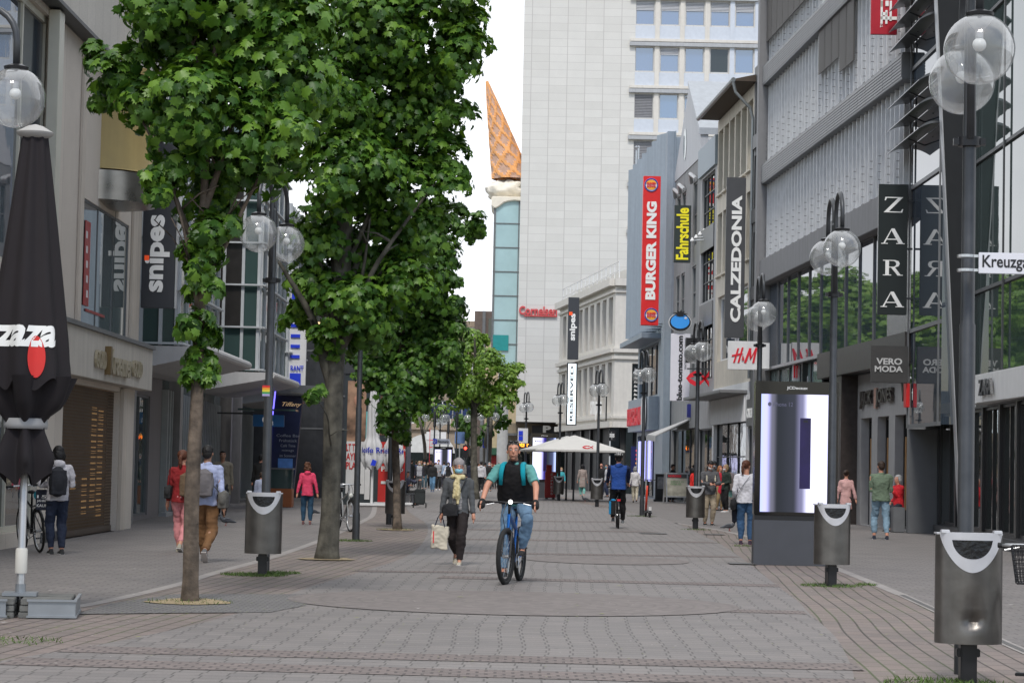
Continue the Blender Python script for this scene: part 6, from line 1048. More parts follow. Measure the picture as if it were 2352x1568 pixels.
t = thing('square_name_sign', 'white sign reading Neumarkt with blue U at the far square', 'sign', at(1013, 1012, 150).to_tuple()); a = at(994, 1019, 149); c = at(1034, 1008, 149); mb = MB(); mb.box(a.x, c.x, 149, 149.1, a.z, c.z); mb.build('plate', mat('enamel_white', (0, 0, 0)), t); mb = MB(); mb.box(a.x, a.x + .26, 148.96, 149, a.z, c.z); mb.build('blue_field', BLU, t); text_fit('U', (a.x + .05, 148.95, a.z + .06), (1, 0, 0), ZV, .13, .2, .02, .01).build('lettering', WHITEP, t, fix=False); text_fit('Neumarkt', (a.x + .33, 148.98, a.z + .07), (1, 0, 0), ZV, c.x - a.x - .4, .19, .01, .01).build('lettering', BLACKP, t, fix=False)
t = thing('direction_signs', 'stack of white red-edged direction boards left of the square name sign', 'sign', at(993, 1010, 170).to_tuple()); a = at(987, 1045, 170); mb = MB(); [mb.box(a.x, a.x + .62, 170, 170.1, a.z + .1 + i * .26, a.z + .3 + i * .26) for i in range(7)]; mb.build('boards', WHITEP, t); mb = MB(); mb.box(a.x - .04, a.x, 170, 170.1, 0, a.z + 2); mb.build('post', RED, t)
t = thing('traffic_light', 'small traffic signal with red lamp lit by the far crossing', 'traffic light', at(1069, 1100, 185).to_tuple()); a = at(1069, 1042, 185); mb = MB(); mb.tube([(a.x, 185, 0), (a.x, 185, a.z + .8)], .07, 8); mb.build('pole', DGREY, t); mb = MB(); mb.box(a.x - .2, a.x + .2, 184.7, 184.9, a.z - .3, a.z + .7); mb.build('housing', BLACKP, t); mb = MB(); mb.ball((a.x, 184.7, a.z + .45), .12, 8, 6); mb.build('red_lamp', mat('signal_red', (1, .05, .03), emit=3), t)
for u, v, w_, c_, lab in ((1056, 1008, .7, mat('faded_blue', (.12, .2, .4), .5), 'small blue information board behind the lamps'), (1087, 1013, .5, WHITEP, 'small white notice board beside the tree'), (1117, 1018, .5, BLU, 'blue one way sign by the round column')):
    a = at(u, v, 160); t = thing('road_sign', lab, 'sign', (a.x, 160, 0)); mb = MB(); mb.box(a.x - w_ / 2, a.x + w_ / 2, 160, 160.06, a.z - .3, a.z + .5); mb.build('plate', c_, t); mb = MB(); mb.tube([(a.x, 160.1, 0), (a.x, 160.1, a.z + .5)], .05, 6); mb.build('post', LGREY, t)
# ------------------------------------------------------------ litter bins
STEEL = mat('worn_steel', (.17, .16, .148), .36, .85, var=.22, scale=5, stain=.25, bump=.15, bscale=14); STL = mat('bright_steel', (.62, .62, .64), .38, .45, var=.07, scale=8)
BG_ = 'round steel litter bins on the lamp poles'
def make_bin(dent=False):
    r = thing('litter_bin', '', 'litter bin', (0, 0, 0), 0, BG_); N = 22; hw = .222
    def prof(x): return -.10 - .135 * math.sqrt(max(0, 1 - (x / (hw * 1.03)) ** 2))
    xs = [hw * math.sin(math.pi * (i / N - .5)) for i in range(N + 1)]; ring = [(x, prof(x)) for x in xs] + [(hw + .02, -.09), (hw + .02, -.03), (hw - .02, .05), (-hw + .02, .05), (-hw - .02, -.03), (-hw - .02, -.09)]
    zs = [.30, .305, .5, .7, .9, 1.085, 1.09]; mb = MB(); n = len(ring); vs = [(x, y, z + (.0 if j else (.0))) for j, z in enumerate(zs) for x, y in ring]
    if dent:
        zs = [.30] + [.32 + .035 * i for i in range(22)] + [1.09]; vs = []
        for z in zs:
            for x, y in ring: d = math.exp(-((x - .01) / .055) ** 2) * (math.exp(-((z - .47) / .04) ** 2) * .055 + math.exp(-((z - .56) / .09) ** 2) * .02); vs.append((x, y + (d if y < -.1 else 0), z))
    fs = [(j * n + i, j * n + (i + 1) % n, (j + 1) * n + (i + 1) % n, (j + 1) * n + i) for j in range(len(zs) - 1) for i in range(n)] + [tuple(range(n)), tuple(range((len(zs) - 1) * n, len(zs) * n))]
    mb.add(vs, fs); mb.build('body', STEEL, r, local=True, auto=True)
    lid = MB(); hole = MB(); zt_ = 1.105; M_ = 36
    def fy(x, z): return prof(max(-hw, min(hw, x))) - .008 - (z - .88) * .05
    def strip(x0, x1, a0, a1, b0, b1, mb_):      # a = lower z at x0/x1, b = upper
        k = 4
        for q in range(k):
            z00 = a0 + (b0 - a0) * q / k; z01 = a0 + (b0 - a0) * (q + 1) / k; z10 = a1 + (b1 - a1) * q / k; z11 = a1 + (b1 - a1) * (q + 1) / k; mb_.quad((x0, fy(x0, z00), z00), (x1, fy(x1, z10), z10), (x1, fy(x1, z11), z11), (x0, fy(x0, z01), z01))
    zl = lambda x: zt_ - .012 - .275 * max(0, 1 - (abs(x) / .226) ** 1.9) ** .72; hh = .148; ht = zt_ - .052; hb = lambda x: ht - .135 * max(0, 1 - (abs(x) / hh) ** 2.3) ** .6
    X = sorted(set([-.224 + .448 * i / M_ for i in range(M_ + 1)] + [-hh, hh]))
    for x0, x1 in zip(X[:-1], X[1:]):
        if abs((x0 + x1) / 2) < hh: strip(x0, x1, zl(x0), zl(x1), hb(x0), hb(x1), lid); strip(x0, x1, ht, ht, zt_, zt_, lid); hole.quad((x0, fy(x0, ht) + .003, hb(x0)), (x1, fy(x1, ht) + .003, hb(x1)), (x1, fy(x1, ht) + .003, ht), (x0, fy(x0, ht) + .003, ht))
        else: strip(x0, x1, zl(x0), zl(x1), zt_, zt_, lid)
    lid.box(-.24, .24, -.10, .05, 1.09, 1.102); o = lid.build('lid', STL, r, local=True, fix=False); hole.build('opening', mat('bin_bag', (.012, .012, .013), .25, var=.6, scale=9, bump=1, bscale=25), o, local=True, fix=False)
    for x in (-.19, .19): mb = MB(); mb.box(x - .03, x + .03, -.20, -.12, 1.10, 1.125); mb.build('hinge', STL, r, local=True, bevel=.004)
    mb = MB(); mb.box(-.06, .06, -.12, .0, .0, .30); mb.build('foot_post', BLACKP, r, local=True, bevel=.01); mb = MB(); mb.box(-.085, .085, -.10, -.02, .20, .26); mb.build('collar', BLACKP, r, local=True, bevel=.006); return r
bin0 = make_bin(True); bin0.location = lp(2219, 16.9); bin0.rotation_euler.z = R(-2); bin0['label'] = 'nearest dented steel litter bin at the right edge of the paving'; bin1 = make_bin(); q = lp(1907, 30.85); bin1.location = q; bin1.rotation_euler.z = R(6); bin1['label'] = 'steel litter bin in front of the large lit display'
for (u, Y, a, lab) in ((603, 30.5, 3, 'steel litter bin between the slim tree and the thick tree on the left'), (907, 56.5, -4, 'steel litter bin right behind the third tree trunk'), (1596, 59.3, 0, 'steel litter bin in front of the man looking at his phone'), (1370, 89.8, 0, 'steel litter bin under the parasols behind the blue cyclist'), (1282, 104.3, 4, 'steel litter bin beside the red newspaper box')): dup(bin1, lp(u, Y), R(a), lab)
# ------------------------------------------------------------ lit display columns
def screen_mat(name, stops, ph=0):
    m = bpy.data.materials.new(name); m.use_nodes = True; nt = m.node_tree; nt.nodes.clear(); L = nt.links.new; out = nt.nodes.new('ShaderNodeOutputMaterial'); e = nt.nodes.new('ShaderNodeEmission'); e.inputs[1].default_value = .95; tc = nt.nodes.new('ShaderNodeTexCoord'); sp = nt.nodes.new('ShaderNodeSeparateXYZ'); cr = nt.nodes.new('ShaderNodeValToRGB'); L(tc.outputs['Generated'], sp.inputs[0]); L(sp.outputs['X'], cr.inputs[0]); L(cr.outputs[0], e.inputs[0]); L(e.outputs[0], out.inputs[0]); els = cr.color_ramp.elements
    els[0].position = stops[0][0]; els[0].color = (*stops[0][1], 1); els[1].position = stops[-1][0]; els[1].color = (*stops[-1][1], 1)
    for p_, c_ in stops[1:-1]: k = els.new(p_); k.color = (*c_, 1)
    cr.color_ramp.interpolation = 'EASE'; return m
LV, WL_, DK = (.62, .62, 1), (.80, .80, 1), (.025, .028, .035)
def display(name, label, u0, u1, vb, vt, stops, rz=0.0, phone=True, k_scr=(0.07, .93, .29, .93)):
    a = gp(u0, vb); Y = a.y; x1 = at(u1, vb, Y).x; zt = at(u0, vt, Y).z; W = x1 - a.x; t = thing(name, label, 'display', (a.x + W / 2, Y, 0), rz); D = .38; h = W / 2
    mb = MB(); mb.box(-h, h, 0, D, 0, zt * .245); mb.build('plinth', mat('plinth_grey', (.065, .068, .078), .5, .1, var=.08), t, local=True, bevel=.008); mb = MB(); mb.box(-h + .01, h - .01, .02, D - .02, zt * .245, zt * .272); mb.build('shadow_gap', BLACKP, t, local=True); mb = MB(); mb.box(-h, h, 0, D, zt * .272, zt); mb.build('housing', mat('gloss_black', (.006, .006, .007), .12, var=0), t, local=True, bevel=.01)
    mb = MB(); sx0, sx1 = -h + W * k_scr[0], -h + W * k_scr[1]; sz0, sz1 = zt * k_scr[2], zt * k_scr[3]; mb.box(sx0, sx1, -.006, -.001, sz0, sz1); s = mb.build('screen', screen_mat('screen_' + str(u0), stops), t, local=True)
    text_fit('JCDecaux', (-.17 * W / 1.35, -.003, zt * .953), (1, 0, 0), ZV, .34 * W / 1.35, .06, .02, .004).build('lettering', WHITEP, t, local=True, fix=False)
    text_fit('iPhone 12', (sx0 + W * .14, -.007, sz1 - .2), (1, 0, 0), ZV, W * .24, .07, .01, .003).build('screen_lettering', mat('dim_letter', (.10, .10, .16), .5, var=0), s, local=True, fix=False)
    mb = MB(); c_ = (sx0 + W * .10, sz1 - .165); mb.prism([(c_[0] + .03 * math.cos(q), -.007, c_[1] + .035 * math.sin(q)) for q in [i * .5 for i in range(12)]], (0, -.003, 0)); mb.build('logo_mark', mat('dim_letter', (0, 0, 0)), s, local=True)
    if phone:
        mb = MB(); px, pz = sx0 + W * phone, sz0 + (sz1 - sz0) * .20; pw, phh = W * .13, (sz1 - sz0) * .60; mb.box(px, px + pw, -.012, -.007, pz, pz + phh); o = mb.build('phone_picture', mat('phone_violet', (.010, .006, .045), .3, var=.7, scale=2.2, emit=.3), s, local=True, bevel=.002); mb = MB(); mb.box(px + pw * .3, px + pw * .7, -.014, -.012, pz + phh * .94, pz + phh * .97); mb.build('notch', BLACKP, s, local=True)
    return t
display('lit_display', 'tall near display column showing a phone on a white and grey screen', 1730, 1921, 1297, 874, [(0, (.45, .52, .95)), (.07, (.50, .50, .95)), (.16, (.12, .12, .16)), (.24, DK), (.46, (.035, .038, .05)), (.57, (.16, .16, .26)), (.68, (.74, .74, 1)), (1, (.66, .66, .98))], R(-1.5), .47)
display('lit_display', 'middle display column behind the cyclist showing a white to dark screen', 1217, 1279, 1143, 994, [(0, (.8, .83, 1)), (.35, (.62, .6, 1)), (.52, (.03, .02, .2)), (.62, DK), (.85, (.05, .06, .12)), (1, (.5, .6, 1))], 0, .40)
display('lit_display', 'farthest display column below the square name sign', 994, 1038, 1117, 1025, [(0, LV), (.25, (.7, .7, 1)), (.5, DK), (.72, DK), (.9, LV), (1, LV)], 0, False)
# ------------------------------------------------------------ parasols
PC = gp(45, 1412); t = thing('closed_black_parasol', 'closed black market parasol with white script and red round emblem', 'parasol', (PC.x, PC.y, 0)); CL = mat('black_canvas', (.014, .011, .013), .85, var=.15, scale=2, bump=.25, bscale=5)
def closed_canopy(zs, rs, fold, amp, seg=112, tw=0.):
    vs = []; 
    for j, (z, r_) in enumerate(zip(zs, rs)):
        for k in range(seg):
            a = 2 * math.pi * k / seg; f = math.cos(fold * a + tw * z); rr = r_ * (1 + amp * (f if f > 0 else f * .8) + .03 * math.sin(3 * a + z * 2)); vs.append((rr * math.cos(a), rr * math.sin(a), z + (.06 * f * (j < 2))))
    n = len(zs); return vs, [(j * seg + k, j * seg + (k + 1) % seg, (j + 1) * seg + (k + 1) % seg, (j + 1) * seg + k) for j in range(n - 1) for k in range(seg)]
ZS = np.linspace(2.20, 4.62, 22); RS = np.interp(ZS, [2.2, 2.6, 3.4, 4.2, 4.62], [.395, .365, .26, .165, .115]); v_, f_ = closed_canopy(ZS, RS, 8, .10); mb = MB(); mb.add(v_, f_); mb.build('canopy', CL, t, smooth=True, fix=False, local=True)
ZS2 = np.linspace(1.30, 2.28, 14); RS2 = np.interp(ZS2, [1.3, 1.5, 1.78, 1.86, 2.0, 2.28], [.21, .24, .15, .15, .30, .39]); v_, f_ = closed_canopy(ZS2, RS2, 6, .32, tw=1.2); mb = MB(); mb.add(v_, f_); mb.build('hanging_folds', CL, t, smooth=True, fix=False, local=True)
mb = MB(); mb.lathe([(.205, 1.78), (.212, 1.82), (.205, 1.88)], 24); mb.build('strap', mat('grey_strap', (.33, .33, .33), .7), t, smooth=True, local=True); mb = MB(); mb.lathe([(.12, 4.58), (.175, 4.62), (.18, 4.64), (.08, 4.70), (0.01, 4.72)], 28); mb.build('cap', mat('cap_grey', (.38, .37, .35), .6), t, auto=True, local=True)
mb = MB(); mb.lathe([(.040, .15), (.040, .55), (.037, .56), (.037, 4.6)], 20); mb.build('pole', mat('silver_pole', (.48, .48, .48), .35, .6, var=.1), t, auto=True, local=True); mb = MB(); mb.lathe([(.056, .40), (.058, .41), (.058, .62), (.05, .64)], 20); mb.build('sleeve', mat('ivory_plastic', (.62, .60, .54), .5, var=.08), t, auto=True, local=True)
def wrap(mb, rad_at, a0, parent, name, m):
    out_ = MB()
    V = []
    for p in mb.v:
        a = a0 + p[0] / .40; z = p[2]; f = math.cos(8 * a); rr = rad_at(z) * (1 + .10 * (f if f > 0 else f * .8) + .03 * math.sin(3 * a + z * 2)) + .008 - p[1] * .5; V.append((rr * math.cos(a), rr * math.sin(a), z))
    out_.v = V; out_.f = mb.f; out_.mi = mb.mi; return out_.build(name, m, parent, local=True, fix=False)
rad = lambda z: float(np.interp(z, [2.2, 2.6, 3.4, 4.2, 4.62], [.395, .365, .26, .165, .115]))
def cutx(mb_, step=.02):     # refine so that lettering can follow the folds
    bm = bmesh.new(); V = [bm.verts.new(p) for p in mb_.v]
    for f in mb_.f:
        try: bm.faces.new([V[i] for i in f])
        except ValueError: pass
    xs = [p[0] for p in mb_.v]; x = min(xs) + step
    while x < max(xs): bmesh.ops.bisect_plane(bm, geom=bm.verts[:] + bm.edges[:] + bm.faces[:], plane_co=(x, 0, 0), plane_no=(1, 0, 0)); x += step
    bm.verts.index_update(); r_ = MB(); r_.add([tuple(v.co) for v in bm.verts], [tuple(v.index for v in f.verts) for f in bm.faces]); bm.free(); return r_
tm = text_fit('zzaza', (0, 0, 2.55), (1, 0, 0), ZV, .84, .21, .035, .003, shear=.35); wrap(cutx(tm), rad, R(-158), t, 'script_lettering', WLET)
em = MB(); em.prism([(.15 + .085 * math.cos(a), 0, 2.46 + .20 * math.sin(a)) for a in [i * math.pi / 16 for i in range(32)]], (0, -.004, 0)); wrap(cutx(em), rad, R(-88), t, 'red_emblem', mat('emblem_red', (.62, .03, .025), .6, var=.05))
bt = thing('parasol_weight_base', 'stacked concrete slabs in a galvanised frame under the black parasol', 'base', (PC.x, PC.y, 0)); CON = mat('mossy_concrete', (.14, .14, .13), .85, var=.3, scale=6, bump=.5); GAL = mat('galvanised', (.30, .32, .34), .4, .6, var=.12)
X0 = Matrix.Translation((PC.x, PC.y, 0)) @ Matrix.Rotation(R(8), 4, 'Z')
for x, y in ((-.5, -.5), (.02, -.5), (-.5, .02), (.02, .02)):
    for k in range(3): mb = MB(X0); mb.box(x + .01 * k, x + .48, y, y + .47, .004 + k * .062, .060 + k * .062); mb.build('slab', CON, bt, bevel=.006)
for k, (a_, c_) in enumerate((((-.56, -.56), (-.08, -.53)), ((.10, -.56), (.56, -.53)), ((.53, -.5), (.56, .5)), ((-.56, -.5), (-.53, .5)))):
    mb = MB(X0)
    for z in (.015, .165): mb.box(a_[0], c_[0], a_[1], c_[1], z, z + .02); 
    mb.box(a_[0] + .012, c_[0] - .012, a_[1] + .022, c_[1] - .003, .035, .165); mb.build('frame_rail', GAL, bt)
mb = MB(X0); mb.box(-.16, .16, -.16, .16, .19, .22); mb.lathe([(.05, .22), (.05, .3)], 14); mb.build('socket_plate', GAL, bt)
def white_parasol(u, v, lab):
    c = gp(u, v); t = thing('closed_white_parasol', lab, 'parasol', (c.x, c.y, 0), 0, 'closed white parasols by the poster pavilion'); WC = mat('white_canvas', (.60, .60, .60), .8, var=.06, bump=.3, bscale=4)
    zs = np.linspace(1.35, 4.05, 24); rs = np.interp(zs, [1.35, 1.6, 2.2, 2.35, 2.42, 3.4, 4.05], [.28, .37, .31, .22, .21, .19, .12]); v_, f_ = closed_canopy(zs, rs, 7, .13, 84, tw=1.5); mb = MB(); mb.add(v_, f_); mb.build('canopy', WC, t, smooth=True, fix=False, local=True); mb = MB(); mb.lathe([(.05, .1), (.05, 4.3), (.08, 4.32), (.08, 4.4), (.02, 4.45)], 12); mb.build('pole', WHITEP, t, auto=True, local=True)
    mb = MB(); mb.box(-.7, .7, -.5, -.4, .04, .12); mb.box(-.7, .7, .4, .5, .04, .12); mb.box(-.5, .5, -.4, .4, .05, .1); mb.build('foot', WHITEP, t, bevel=.01, local=True); tx_ = text_fit('Reife Re', (0, 0, 1.88), (1, 0, 0), ZV, .9, .2, .02, .01)
    o = MB(); o.v = [(.385 * math.cos(R(-172) + p[0] * 2.9), .385 * math.sin(R(-172) + p[0] * 2.9), p[2]) for p in tx_.v]; o.f = tx_.f; o.mi = tx_.mi; o.build('lettering', BLU, t, local=True, fix=False)
    o = MB(); o.prism([(-.05, -.40, 1.45), (.12, -.40, 1.43), (.17, -.40, 1.6), (.03, -.40, 1.66)], (0, -.01, 0)); o.build('blue_mark', BLU, t, local=True)
white_parasol(853, 1163, 'closed white parasol with blue lettering left of the red poster panel'); white_parasol(902, 1161, 'closed white parasol partly hidden by the third tree')
WC2 = mat('open_canvas', (.56, .55, .52), .85, var=.05)
for u, v, s_, lab in ((1316.6, 1150.5, 1, 'open white square parasol with red fish mark, the nearer of the pair'), (1300, 1148, 0, 'open white parasol behind the one with the red fish mark')):
    c = gp(u, v); t = thing('open_parasol', lab, 'parasol', (c.x, c.y, 0), R(6), 'open white parasols over the pavement'); w_ = 2.0; mb = MB(); nn = 8; ev = [(-w_, -w_), (0, -w_), (w_, -w_), (w_, 0), (w_, w_), (0, w_), (-w_, w_), (-w_, 0)]; mb.add([(0, 0, 2.98)] + [(x, y, 2.30) for x, y in ev] + [(x, y, 2.22) for x, y in ev], [(0, 1 + i, 1 + (i + 1) % 8) for i in range(8)] + [(1 + i, 9 + i, 9 + (i + 1) % 8, 1 + (i + 1) % 8) for i in range(8)]); mb.build('canopy', WC2, t, local=True); mb = MB(); mb.lathe([(.06, 0), (.045, .1), (.035, 3.0), (.05, 3.06)], 12); mb.build('pole', DGREY, t, auto=True, local=True)
    rb = MB(); [rb.tube([(0, 0, 2.88), (x, y, 2.26)], .015, 5) for x, y in ev]; rb.build('ribs', ALU, t, local=True)
    fr_ = fish(t, Vector((c.x + (.35 if s_ else -.6), c.y - 2.04 + .22, 2.43)), .5, .22, RED, c.y)
# ------------------------------------------------------------ small street things
c = gp(1263, 1146); t = thing('newspaper_box', 'red newspaper vending box with white lettering by the litter bin', 'vending box', (c.x, c.y, 0)); RB_ = mat('box_red', (.50, .018, .02), .4, var=.08); mb = MB(); mb.box(-.25, .25, -.2, .2, .08, 1.3); mb.build('body', RB_, t, bevel=.02, local=True); mb = MB(); mb.box(-.2, .06, -.1, .2, 1.3, 1.62); mb.build('top_card', RB_, t, bevel=.01, local=True); mb = MB(); [mb.box(x - .06, x + .06, -.15, .15, 0, .08) for x in (-.16, .16)]; mb.build('feet', BLACKP, t, local=True)
for i, s_ in enumerate('EXPRESS'): text_fit(s_, (.02, -.203, 1.12 - i * .15), (1, 0, 0), ZV, .10, .11, .02, .01).build('lettering', WHITEP, t, local=True, fix=False)
c = gp(1552, 1156); t = thing('sandwich_board', 'grey framed pavement board headed NORDSEE with a green and brown menu', 'sign', (c.x, c.y, 0)); 
for s_ in (0, 1):
    lean = .13; X_ = Matrix.Translation((c.x, c.y, 0)) @ Matrix.Rotation(R(12), 4, 'Z') @ Matrix.Rotation(math.atan(lean) * (-1 if s_ == 0 else 1), 4, 'X'); y = -.28 if s_ == 0 else .28; mb = MB(X_); mb.box(-.52, -.46, y, y + .04, 0, 1.35); mb.box(.46, .52, y, y + .04, 0, 1.35); mb.box(-.46, .46, y, y + .04, .25, .31); mb.box(-.46, .46, y, y + .04, 1.29, 1.35); fr_ = mb.build('frame', ALU, t)
    mb = MB(X_); mb.box(-.46, .46, y + .01, y + .03, .31, 1.29); mb.build('poster', mat('menu_poster', (.30, .29, .24), .5, var=.5, scale=3), t)
    if s_ == 0:
        mb = MB(X_); mb.box(-.46, .46, y + .002, y + .01, 1.12, 1.29); mb.build('header', DGREY, t); tt = text_fit('NORDSEE', (-.40, y - .004, 1.155), (1, 0, 0), ZV, .6, .1, .02, .004); tt.v = [tuple(X_ @ Vector(p)) for p in tt.v]; tt.build('lettering', RED, t, fix=False)
        for q, s2, w_ in ((.92, 'ZURÜCK IN', .6), (.80, 'GENUSS', .5)): tt = text_fit(s2, (-.3, y + .006, q), (1, 0, 0), ZV, w_, .09, .0, .003); tt.v = [tuple(X_ @ Vector(p)) for p in tt.v]; tt.build('lettering', mat('menu_green', (.06, .20, .06), .5), t, fix=False)
c = gp(1520, 1151); t = thing('menu_board', 'black pavement menu board left of the sandwich board', 'sign', (c.x, c.y, 0)); mb = MB(); mb.box(-.32, .32, 0, .06, .1, 1.3); mb.build('panel', BLACKP, t, local=True, bevel=.01); mb = MB(); mb.box(-.22, .22, -.01, 0, .6, 1.15); mb.build('picture', mat('menu_grey', (.25, .25, .25), .5, var=.6, scale=4), t, local=True); mb = MB(); mb.box(-.4, .4, -.2, .3, 0, .1); mb.build('base', BLACKP, t, local=True, bevel=.02)
c = gp(1492, 1188); t = thing('kick_scooter', 'parked electric kick scooter with orange red stem by the lamp pole', 'scooter', (c.x, c.y, 0), R(4)); OR_ = mat('scooter_red', (.62, .05, .02), .4, var=.05)
mb = MB(); mb.tube([(0, .95, .18), (0, .80, .60), (0, .72, 1.0)], [.035, .035, .032], 10); mb.build('stem', OR_, t, local=True, smooth=True); mb = MB(); mb.tube([(0, .72, 1.0), (0, .70, 1.16)], .02, 8); mb.tube([(-.26, .70, 1.18), (.26, .70, 1.18)], .016, 8); mb.build('handlebar', BLACKP, t, local=True); mb = MB(); mb.box(-.075, .075, .12, .85, .14, .20); mb.build('deck', BLACKP, t, local=True, bevel=.01)
for y in (.0, .98): mb = MB(); mb.torus((0, y, .12), .09, .035, 'x', 24, 8); w_ = mb.build('wheel', BLACKP, t, local=True, smooth=True); mb = MB(); mb.ball((0, y, .12), .06, 10, 8, (.3, 1, 1)); mb.build('hub', ALU, w_, local=True)
mb = MB(); mb.prism([(-.06, -.14, .16), (-.06, .14, .26), (-.06, .14, .23), (-.06, -.14, .13)], (.12, 0, 0)); mb.build('mudguard', BLACKP, t, local=True); mb = MB(); mb.box(-.04, .04, -.10, -.06, .22, .34); mb.build('plate', WHITEP, t, local=True)
c = gp(965, 1166); t = thing('shopping_trolley_bag', 'dark two wheeled shopping trolley bag standing by the bench', 'trolley bag', (c.x, c.y, 0)); DT = mat('dark_nylon', (.025, .03, .03), .6, var=.4, scale=8); mb = MB(); mb.box(-.2, .17, -.12, .12, .12, .62); mb.build('bag', DT, t, local=True, bevel=.04); mb = MB(); mb.box(-.2, .17, -.135, .12, .54, .66); mb.build('flap', DT, t, local=True, bevel=.03)
for x in (-.24, .2): mb = MB(); mb.torus((x, 0, .1), .08, .02, 'x', 20, 6); mb.build('wheel', BLACKP, t, local=True)
mb = MB(); mb.tube([(-.12, .14, .1), (-.12, .16, 1.0), (.1, .16, 1.0), (.1, .14, .1)], .012, 6); mb.build('handle', ALU, t, local=True)
c = gp(925, 1161); t = thing('bench', 'low dark bench partly hidden behind the litter bin', 'bench', (c.x - .1, c.y + .3, 0)); mb = MB(); mb.box(-.75, .55, -.22, .22, .40, .46); mb.build('seat', DGREY, t, local=True, bevel=.01); 
for x in (-.6, .4): mb = MB(); mb.box(x, x + .08, -.2, .2, 0, .40); mb.build('leg', DGREY, t, local=True)
mb = MB(); c = gp(1556, 1135)
# pigeons
def pigeon(u, v, rz, lab, s=1.):
    c = gp(u, v); t = thing('pigeon', lab, 'pigeon', (c.x, c.y, 0), rz, 'pigeons on the paving'); P_ = mat('pigeon_grey', (.075, .08, .09), .6, var=.45, scale=18); mb = MB(); mb.ball((0, 0, .13), .075, 16, 10, (1.55, .85, .85)); mb.ball((.10, 0, .17), .045, 12, 8, (1, .9, 1.1)); mb.tube([(.10, 0, .17), (.125, 0, .215), (.13, 0, .245)], [.042, .028, .024], 10); mb.ball((.135, 0, .255), .028, 12, 8, (1.15, .95, 1)); mb.tube([(-.05, 0, .13), (-.16, 0, .10), (-.24, 0, .085)], [.05, .035, .012], 10)
    remesh_build(mb, 'body', P_, t, .008); mb = MB(); mb.tube([(.16, 0, .252), (.185, 0, .245)], [.008, .002], 6); mb.build('beak', mat('beak_dark', (.05, .04, .04), .5), t, local=True)
    for y in (-.03, .03): mb = MB(); mb.tube([(.0, y, .08), (.005, y, .012)], .006, 6); mb.tube([(.005, y, .008), (.04, y, .006)], .005, 5); mb.tube([(.005, y, .008), (-.02, y, .006)], .005, 5); mb.build('leg', mat('pigeon_leg', (.35, .08, .07), .6), t, local=True)
    mb = MB(); [mb.prism([(-.15, y, .115), (-.05, y * 1.05, .10), (.05, y, .14), (.0, y * .9, .175), (-.1, y * .8, .16)], (0, .008 * (1 if y > 0 else -1), 0)) for y in (-.058, .058)]; mb.build('wings', mat('wing_dark', (.035, .037, .045), .6, var=.3, scale=20), t, local=True)
# ------------------------------------------------------------ people
def foot(u, v): return gp(u, v).to_tuple()
pi = math.pi
def bag(info, c, sx, sy, sz, col, name, label, strap=None, vox=.012, strap_r=.010, group=None):
    """a bag hanging on a person: own thing"""
    t = info['T']; b = thing(name, label, 'bag', wp(info, c).to_tuple(), t.rotation_euler.z, group); mb = MB(); mb.ball((0, 0, 0), 1, 20, 14, (sx / 2 * 1.0, sy / 2, sz / 2)); mb.box(-sx * .40, sx * .40, -sy * .38, sy * .38, -sz * .42, sz * .38); me = remesh(mb, vox); finish(me, 'bag_body', cloth(col), b, fold=.008, fs=12)
    if strap: mb = MB(); c = Vector(c); mb.tube([Vector(p) - c for p in strap], strap_r, 6, sy=.4); mb.build('strap', cloth(tuple(x * .7 for x in col)), b, local=True, smooth=True)
    return b
